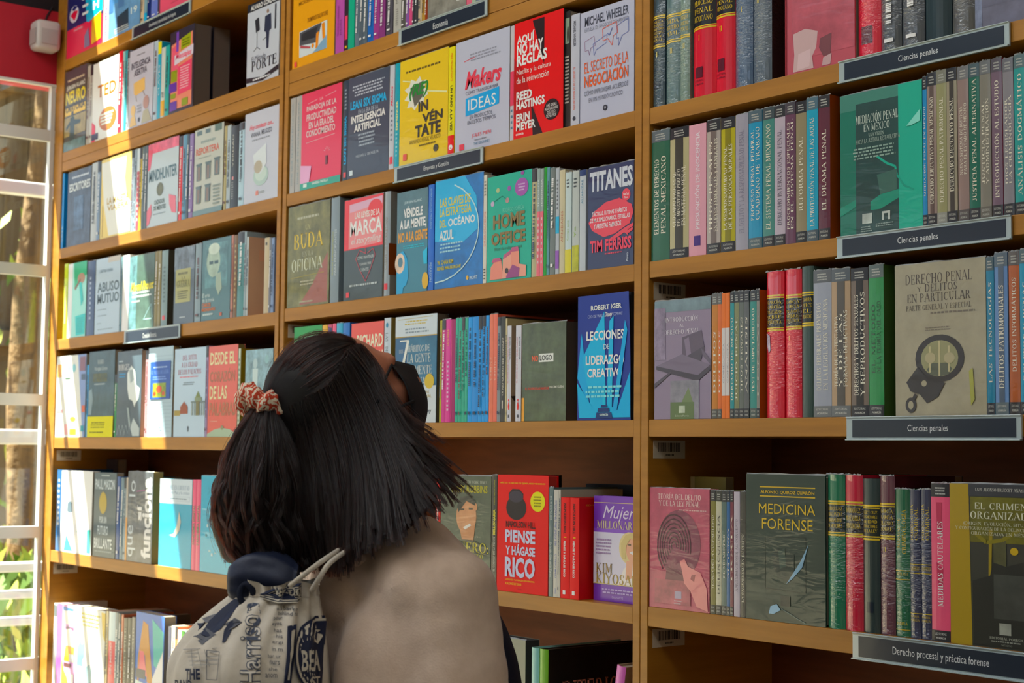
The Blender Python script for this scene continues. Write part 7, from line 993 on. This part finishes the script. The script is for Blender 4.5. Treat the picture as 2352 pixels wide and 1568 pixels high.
# scrunchie
def scrunchie_material():
    t = NT('red_white_print'); p = t.node('ShaderNodeBsdfPrincipled', Roughness=.85); tc = t.node('ShaderNodeTexCoord')
    w = t.node('ShaderNodeTexWave', Scale=55.0, Distortion=9.0, Detail=2.0); w.inputs['Detail Scale'].default_value = 2.0; t.link(tc.outputs['Object'], w.inputs['Vector'])
    c = t.node('ShaderNodeValToRGB'); c.color_ramp.elements[0].position = .55; c.color_ramp.elements[0].color = (*lin('#c8401f'), 1); c.color_ramp.elements[1].position = .62; c.color_ramp.elements[1].color = (*lin('#e8d8c0'), 1)
    t.link(w.outputs[0], c.inputs[0]); t.link(c.outputs[0], p.inputs['Base Color']); t.link(p.outputs[0], t.out.inputs[0]); return t.m
tie = at(603, 930, PD - .05); ax = (at(575, 1000, PD - .055) - at(640, 890, PD - .03)).normalized(); e1 = ax.orthogonal().normalized(); e2 = ax.cross(e1)
b = MB(); nU, nV = 72, 14; v, f = [], []
for i in range(nU):
    th = 2*PI*i/nU; c_ = tie + (e1*math.cos(th) + e2*math.sin(th))*.0245; dr = (e1*math.cos(th) + e2*math.sin(th))
    rr = .0135*(1 + .16*math.sin(9*th) + .1*math.sin(17*th + 1) + .12*math.sin(2*th))
    for j in range(nV):
        ps = 2*PI*j/nV; q = rr*(1 + .12*math.sin(6*ps + 5*th)); v.append(c_ + dr*math.cos(ps)*q + ax*(math.sin(ps)*q*1.05 + .004*math.sin(3*th)))
f = [(i*nV + j, ((i+1) % nU)*nV + j, ((i+1) % nU)*nV + (j+1) % nV, i*nV + (j+1) % nV) for i in range(nU) for j in range(nV)]
b.add(v, f); rel(b).build('hair_scrunchie', scrunchie_material(), person, True)

# ------------------------------------------------------------------ drawstring bag on the back
M_CANVAS = principled('cream_canvas', '#d0c6b8', .9, .15, noise=('#c4b9aa', 40.0, (1, 1, 1)), bump=(600, .3, .0008), sheen=.2)
BAG0 = at(572, 1500, 2.03); BAGT = at(636, 1362, 2.04)
BZT, BZB = BAGT.z, BAGT.z - .40
def bag_prof(z):
    """centre and half widths (along facing, across) of the sack at height z"""
    t = min(max((BZT - z)/(BZT - BZB), 0), 1)
    k = .5 + .5*math.sin(min(t/.26, 1)*PI/2) if t < .26 else 1 - .5*max(0, (t-.72)/.28)**2.2
    s_ = math.sin(min(t/.24, 1)*PI/2)
    c_ = Vector((BAGT.x, BAGT.y, 0)).lerp(Vector((BAG0.x, BAG0.y, 0)), s_); return c_, .098*k, .135*k
def bag_pt(th, z, pleat=1.0):
    c_, a_, b__ = bag_prof(z); t = (BZT - z)/(BZT - BZB)
    pl = 1 + pleat*.075*math.exp(-t*7)*math.sin(17*th) + pleat*.03*math.exp(-t*3)*math.sin(9*th + 4*t)
    return c_ + FW*(a_*pl*math.cos(th)) + SR*(b__*pl*math.sin(th)) + UP*z
bag = empty('drawstring_bag', (BAG0.x, BAG0.y, BZB)); tag(bag, 'cream canvas drawstring bag with navy print hanging on the back of the person', 'bag')
BO = Vector((BAG0.x, BAG0.y, BZB))
b = MB(); nT, nZ = 110, 44; v = []; f = []
for i in range(nZ+1):
    z = BZT - (BZT-BZB)*(i/nZ)**1.15
    for k in range(nT): v.append(bag_pt(2*PI*k/nT, z) - BO)
f = [(i*nT + k, (i+1)*nT + k, (i+1)*nT + (k+1) % nT, i*nT + (k+1) % nT) for i in range(nZ) for k in range(nT)]
f.append(tuple(nZ*nT + k for k in range(nT)))
b.add(v, f)
v = []; 
for i in range(5):                                      # frill above the drawcord
    for k in range(nT):
        th = 2*PI*k/nT; c_, a_, b__ = bag_prof(BZT); q = 1 - .04*math.sin(i/4*PI) + .05*i/4 + .07*math.sin(17*th) + .03*math.sin(7*th + 1)*i/4
        v.append(c_ + FW*a_*q*math.cos(th) + SR*b__*q*math.sin(th) + UP*(BZT + .018*i/4 + .004*math.sin(5*th)*i/4) - BO)
b.add(v, [(i*nT + k, i*nT + (k+1) % nT, (i+1)*nT + (k+1) % nT, (i+1)*nT + k) for i in range(4) for k in range(nT)])
sack = b.build('sack', M_CANVAS, bag, True)
def bag_hit(x, y, lift=.0012):
    """nearest point of the sack on the sight line through (x, y)"""
    o = Vector((0, 0, CAM_H)); r = ray(x, y); r = r/r.dot(AWAY); d = 1.93
    for _ in range(7):
        z = CAM_H + r.z*d; c_, a_, b__ = bag_prof(z); q = Vector((o.x - c_.x, o.y - c_.y, 0))
        qa, qb, da, db = q.dot(FW)/a_, q.dot(SR)/b__, Vector((r.x, r.y, 0)).dot(FW)/a_, Vector((r.x, r.y, 0)).dot(SR)/b__
        A, B, C_ = da*da + db*db, 2*(qa*da + qb*db), qa*qa + qb*qb - 1; disc = B*B - 4*A*C_
        d = (-B - math.sqrt(max(disc, 0)))/(2*A)
    z = CAM_H + r.z*d; c_, a_, b__ = bag_prof(z); p = o + r*d; q = Vector((p.x - c_.x, p.y - c_.y, 0)); th = math.atan2(q.dot(SR)/b__, q.dot(FW)/a_)
    p = bag_pt(th, z); nrm = (FW*(math.cos(th)/a_) + SR*(math.sin(th)/b__)).normalized()
    return p + nrm*lift - BO
NV, CR = '#141c38', '#c4baa9'
bt = MB(); lift = [.0009]
def decal(items):
    for it in items:
        for pts, fc, c, m in art_shapes([it], 1.0):
            if it[0] in 'P' and len(pts) > 3:            # fan so that big shapes bend with the sack
                cx_, cy_ = sum(p[0] for p in pts)/len(pts), sum(p[1] for p in pts)/len(pts); n = len(pts); V2 = [(cx_, cy_)]; F2 = []
                for k in range(4):
                    for p in pts: V2.append((cx_ + (p[0]-cx_)*(k+1)/4, cy_ + (p[1]-cy_)*(k+1)/4))
                for j in range(n): F2.append((0, 1+j, 1+(j+1) % n))
                for k in range(3):
                    for j in range(n): F2.append((1+k*n+j, 1+(k+1)*n+j, 1+(k+1)*n+(j+1) % n, 1+k*n+(j+1) % n))
                pts, fc = V2, F2
            bt.add([bag_hit(p[0], p[1], lift[0]) for p in pts], fc, lin(c), 0)
        lift[0] += .00012
decal([P('#5a5a60', (440, 1462), (478, 1440), (500, 1456), (466, 1480)), P('#55555c', (498, 1436), (540, 1418), (558, 1428), (520, 1450)), P('#66666c', (470, 1420), (492, 1408), (506, 1416), (482, 1430)),
 P(NV, (428, 1444), (450, 1412), (478, 1388), (498, 1374), (494, 1390), (468, 1414), (446, 1434), (434, 1450)), P(NV, (466, 1456), (490, 1424), (520, 1396), (548, 1374), (553, 1378), (536, 1412), (510, 1444), (480, 1462)), P(NV, (508, 1476), (516, 1446), (532, 1424), (538, 1426), (526, 1456), (516, 1474)), P(NV, (452, 1444), (462, 1426), (468, 1428), (460, 1448)),
 T('Harrison', 552, 1384, 600, 1572, '#3d4558', 'uB'), T('Harrison', 553, 1385.5, 599, 1570.5, '#cdc3b5', 'u')])
decal([T(s, x0, y - 4.5, x1, y + 4.5, '#2c3040', '') for s, x0, x1, y in (('is a barker', 636, 682, 1396), ('behind his', 640, 682, 1408), ('pour', 629, 650, 1421), ('eyes', 626, 648, 1434), ('has', 631, 647, 1447), ('his', 636, 648, 1460), ('ergi', 627, 648, 1475), ('in m', 626, 647, 1490), ('har ur', 617, 643, 1506), ('nurs', 621, 641, 1521), ('she', 619, 636, 1536), ('anom', 611, 636, 1551))])
decal([P(NV, (657, 1436), (677, 1432), (672, 1500), (664, 1570), (648, 1570), (654, 1500)), P(CR, (664, 1446), (672, 1444), (668, 1500), (660, 1560), (656, 1560), (661, 1500)), T('THE', 432, 1534, 464, 1560, NV, 'B'), T('BAND', 410, 1560, 448, 1580, NV, 'B')] + [L('#8d8a86', .7, (432 + 3*k, 1490 + 9*k), (500 + k, 1488 + 9*k)) for k in range(5)] + [L('#8d8a86', .6, (x, 1490), (x + 6, 1530)) for x in (446, 462, 478)] + [L('#55555c', .8, (482, 1492), (508, 1496), (504, 1560), (478, 1560), (482, 1492))])
ov = [(733 - 63*math.sin(t), 1504 - 92*math.cos(t)) for t in [PI*k/16 for k in range(17)]]; ov2 = [(733 - 58*math.sin(t), 1504 - 86*math.cos(t)) for t in [PI*k/16 for k in range(17)]]; ov3 = [(733 - 53*math.sin(t), 1504 - 80*math.cos(t)) for t in [PI*k/16 for k in range(17)]]
decal([P(NV, *ov), P(CR, *ov2), P(NV, *ov3), P(CR, (712, 1452), (718, 1444), (728, 1446), (731, 1460), (726, 1478), (716, 1472)), P(NV, (711, 1462), (711, 1450), (718, 1442), (729, 1444), (731, 1456), (724, 1452), (716, 1456)), T('BEA', 688, 1492, 731, 1540, CR, 'b'), T('ST', 706, 1552, 730, 1574, CR, 'b')])
lb = [(604, 1366), (630, 1354), (664, 1343), (684, 1340), (690, 1368), (676, 1376), (640, 1378)]
decal([P(CR, *[(x, y+5) for x, y in lb]), P(NV, *[(x, y+2) for x, y in lb]), P(CR, *lb), P(NV, *[(x, y-3) for x, y in lb]), T('LIVERPOOL', 626, 1346, 690, 1368, CR, 'b')])
bt.build('printed_lettering', INK['m'], sack)
b = MB()
for pts in ([(666, 1345, -.16), (700, 1318, -.17), (740, 1288, -.15), (790, 1255, -.10), (850, 1215, -.03)], [(716, 1356, -.15), (735, 1325, -.16), (758, 1292, -.15), (800, 1262, -.11), (860, 1222, -.03)]):
    b.tube([at(spl(pts, k/14)[0], spl(pts, k/14)[1], PD + spl(pts, k/14)[2]) - BO for k in range(15)], .0034, 8)
b.build('drawcord', M_CANVAS, bag, True)
# rolled navy cloth in the mouth of the bag
b = MB(); cN = at(606, 1334, 2.02); roll = empty('rolled_navy_cloth', cN); tag(roll, 'rolled navy cloth sticking out of the mouth of the drawstring bag', 'cloth')
v, f = [], []; nA, nB = 40, 16
for i in range(nB+1):
    u = i/nB; off = (u - .5)*.08
    for k in range(nA):
        a_ = 2*PI*k/nA; r = .027*(1 - .35*(2*u-1)**4)*(1 + .05*math.sin(3*a_ + 5*u) + .04*math.sin(7*a_ - 3*u)); v.append(RIGHT*off*1.1 + AWAY*(math.cos(a_)*r) + UP*(math.sin(a_)*r*1.1 + .008*math.sin(u*3.1)))
f = [(i*nA + k, (i+1)*nA + k, (i+1)*nA + (k+1) % nA, i*nA + (k+1) % nA) for i in range(nB) for k in range(nA)]
f += [tuple(range(nA)), tuple(nB*nA + k for k in range(nA))]
b.add(v, f); o = b.build('cloth_roll', principled('navy_nylon', '#1f2740', .5, .4, bump=(40, .5, .004)), roll, True)
b = MB(); b.tube([RIGHT*(-.017 + .006*math.cos(t)*1.4) - AWAY*(.0275 + .002*math.sin(t*2)) + UP*(-.014 + .012*math.sin(t)) for t in [2*PI*k/20 for k in range(21)]], .0045, 8, cap=False); b.build('opening_rim', M_NAVY, o, True)

# ------------------------------------------------------------------ white motion sensor in the corner
ms = at(112, 84, 4.42); ms = Vector((XF + .03, 1.80, ms.z)); 
hit = ray(110, 84); k_ = (XF + .045)/hit.x; ms = Vector((0, 0, CAM_H)) + hit*k_
sn = empty('motion_sensor', ms); tag(sn, 'white plastic motion sensor fixed on the red board in the corner', 'sensor')
M_PLASTIC = principled('white_plastic', '#c9c2bc', .45, .4)
b = MB(); b.box(-.040, .025, -.045, .035, -.047, .047); bev(b.build('housing', M_PLASTIC, sn, True), .014, 4)
b = MB(); b.box(.0255, .0275, -.03, .022, -.03, .018); b.box(-.03, .018, -.0475, -.0455, -.03, .018); b.build('lens', principled('sensor_lens', '#b0aaa4', .3), sn)
b = MB(); b.tube([(-.035, .0, .045), (-.038, .01, .075), (-.042, .03, .11)], .003, 6); b.build('cable', M_BLACK, sn)

# ------------------------------------------------------------------ outside the glass
m = MB(); m.box(-40, XF - .1, -12, 20, -.12, -.02); struct('ground', m, principled('outdoor_paving', '#8d8270', .9, .2, noise=('#776c5a', 2.0, (1, 1, 1))))
def tree(x, y, r, h, lean, label):
    t = empty('tree', (x, y, -.02)); tag(t, label, 'tree', 'trees outside the glass'); b = MB(); g = random.Random(int(x*10))
    b.tube([(lean*k/8 + .04*math.sin(k*1.3), .03*math.cos(k), h*k/8) for k in range(9)], [r*(1 - .45*k/8) for k in range(9)], 14)
    b.build('trunk', principled('bark', '#7d6547', .9, .2, noise=('#5d4830', 3.0, (8, 8, 1)), bump=(14, .8, .03)), t, True)
    lf = MB()
    for i in range(1500):
        a_, e_ = g.random()*6.28, g.uniform(-1, 1); R_ = (1.5 + .4*g.random())*g.random()**.4; c_ = Vector((lean + R_*math.cos(a_)*math.sqrt(1-e_*e_), R_*math.sin(a_)*math.sqrt(1-e_*e_), h + .4 + R_*e_*.8))
        u_ = Vector((g.gauss(0, 1), g.gauss(0, 1), g.gauss(0, 1))).normalized(); w_ = u_.orthogonal().normalized(); s_ = .06 + .05*g.random()
        lf.add([c_ - u_*s_, c_ + w_*s_*.4, c_ + u_*s_, c_ - w_*s_*.4], [(0, 1, 2, 3)], g.choice(('#6d8a3a', '#5a7a34', '#86a04a')))
    lf.build('foliage', INK['m'], t)
tree(-8.3, 3.22, .12, 4.8, .12, 'brown tree trunk outside, the nearest seen through the glass')
def shrub(x, y, w, h, label, n=700):
    t = empty('shrub', (x, y, -.02)); tag(t, label, 'shrub', 'shrubs outside the glass'); g = random.Random(int(x*31)); b = MB()
    for i in range(n):
        c_ = Vector((g.gauss(0, w*.4), g.gauss(0, w*.4), .05 + h*g.random()**.8)); u_ = Vector((g.gauss(0, .5), g.gauss(0, .5), 1)).normalized(); q = u_.orthogonal().normalized(); s_ = .05 + .05*g.random()
        b.add([c_ - u_*s_, c_ + q*s_*.3, c_ + u_*s_, c_ - q*s_*.3], [(0, 1, 2, 3)], g.choice(('#8fa03a', '#6d8a2c', '#a9b04a', '#4d6a26')))
    b.build('foliage', INK['m'], t); s2 = MB()
    for i in range(6): s2.tube([(g.gauss(0, .03), g.gauss(0, .03), 0), (g.gauss(0, w*.3), g.gauss(0, w*.3), h*.8)], .008, 5)
    s2.build('stem', principled('twig', '#5a452c', .9), t)
shrub(-6.6, 2.62, .28, 1.0, 'low green shrub outside the glass below the rail')
shrub(-9.3, 3.75, .3, 2.9, 'tall narrow shrub outside against the plank fence', 900)
M_RAIL = principled('white_painted_steel', '#e9e7e2', .5, .4)
rl = empty('white_railing', (-5.6, 2.0, -.02)); tag(rl, 'white steel railing of five bars just outside the glass front', 'railing')
zr = lambda y, d: at(60, y, d).z + .02
for (yy, hh) in ((400, .05), (1020, .055), (1338, .035), (1405, .03), (1472, .03)):
    z_ = zr(yy, 5.4); b = MB(); b.box(-.17, -.12, 0, 1.25, z_, z_ + hh); bev(b.build('bar', M_RAIL, rl), .006)
for y_ in (.0, 1.25): b = MB(); b.box(-.18, -.11, y_ - .03, y_ + .03, 0, 2.5); b.build('post', M_RAIL, rl)
fn_ = empty('plank_fence', (-10.2, 2.3, -.02)); tag(fn_, 'weathered brown plank fence outside behind the trees', 'fence')
M_PLANK = principled('weathered_plank', '#8a7558', .9, .2, noise=('#5f4c36', 5.0, (1, 1, .15)))
b = MB()
for k in range(30): b.box(-.03 - .004*(k % 2), 0, k*.16, k*.16 + .155, 0, 4.6 + .02*(k % 3))
b.build('planks', M_PLANK, fn_)
for z_ in (.6, 2.2, 3.9): b = MB(); b.box(0, .05, 0, 4.8, z_, z_ + .1); b.build('crossbar', M_PLANK, fn_)
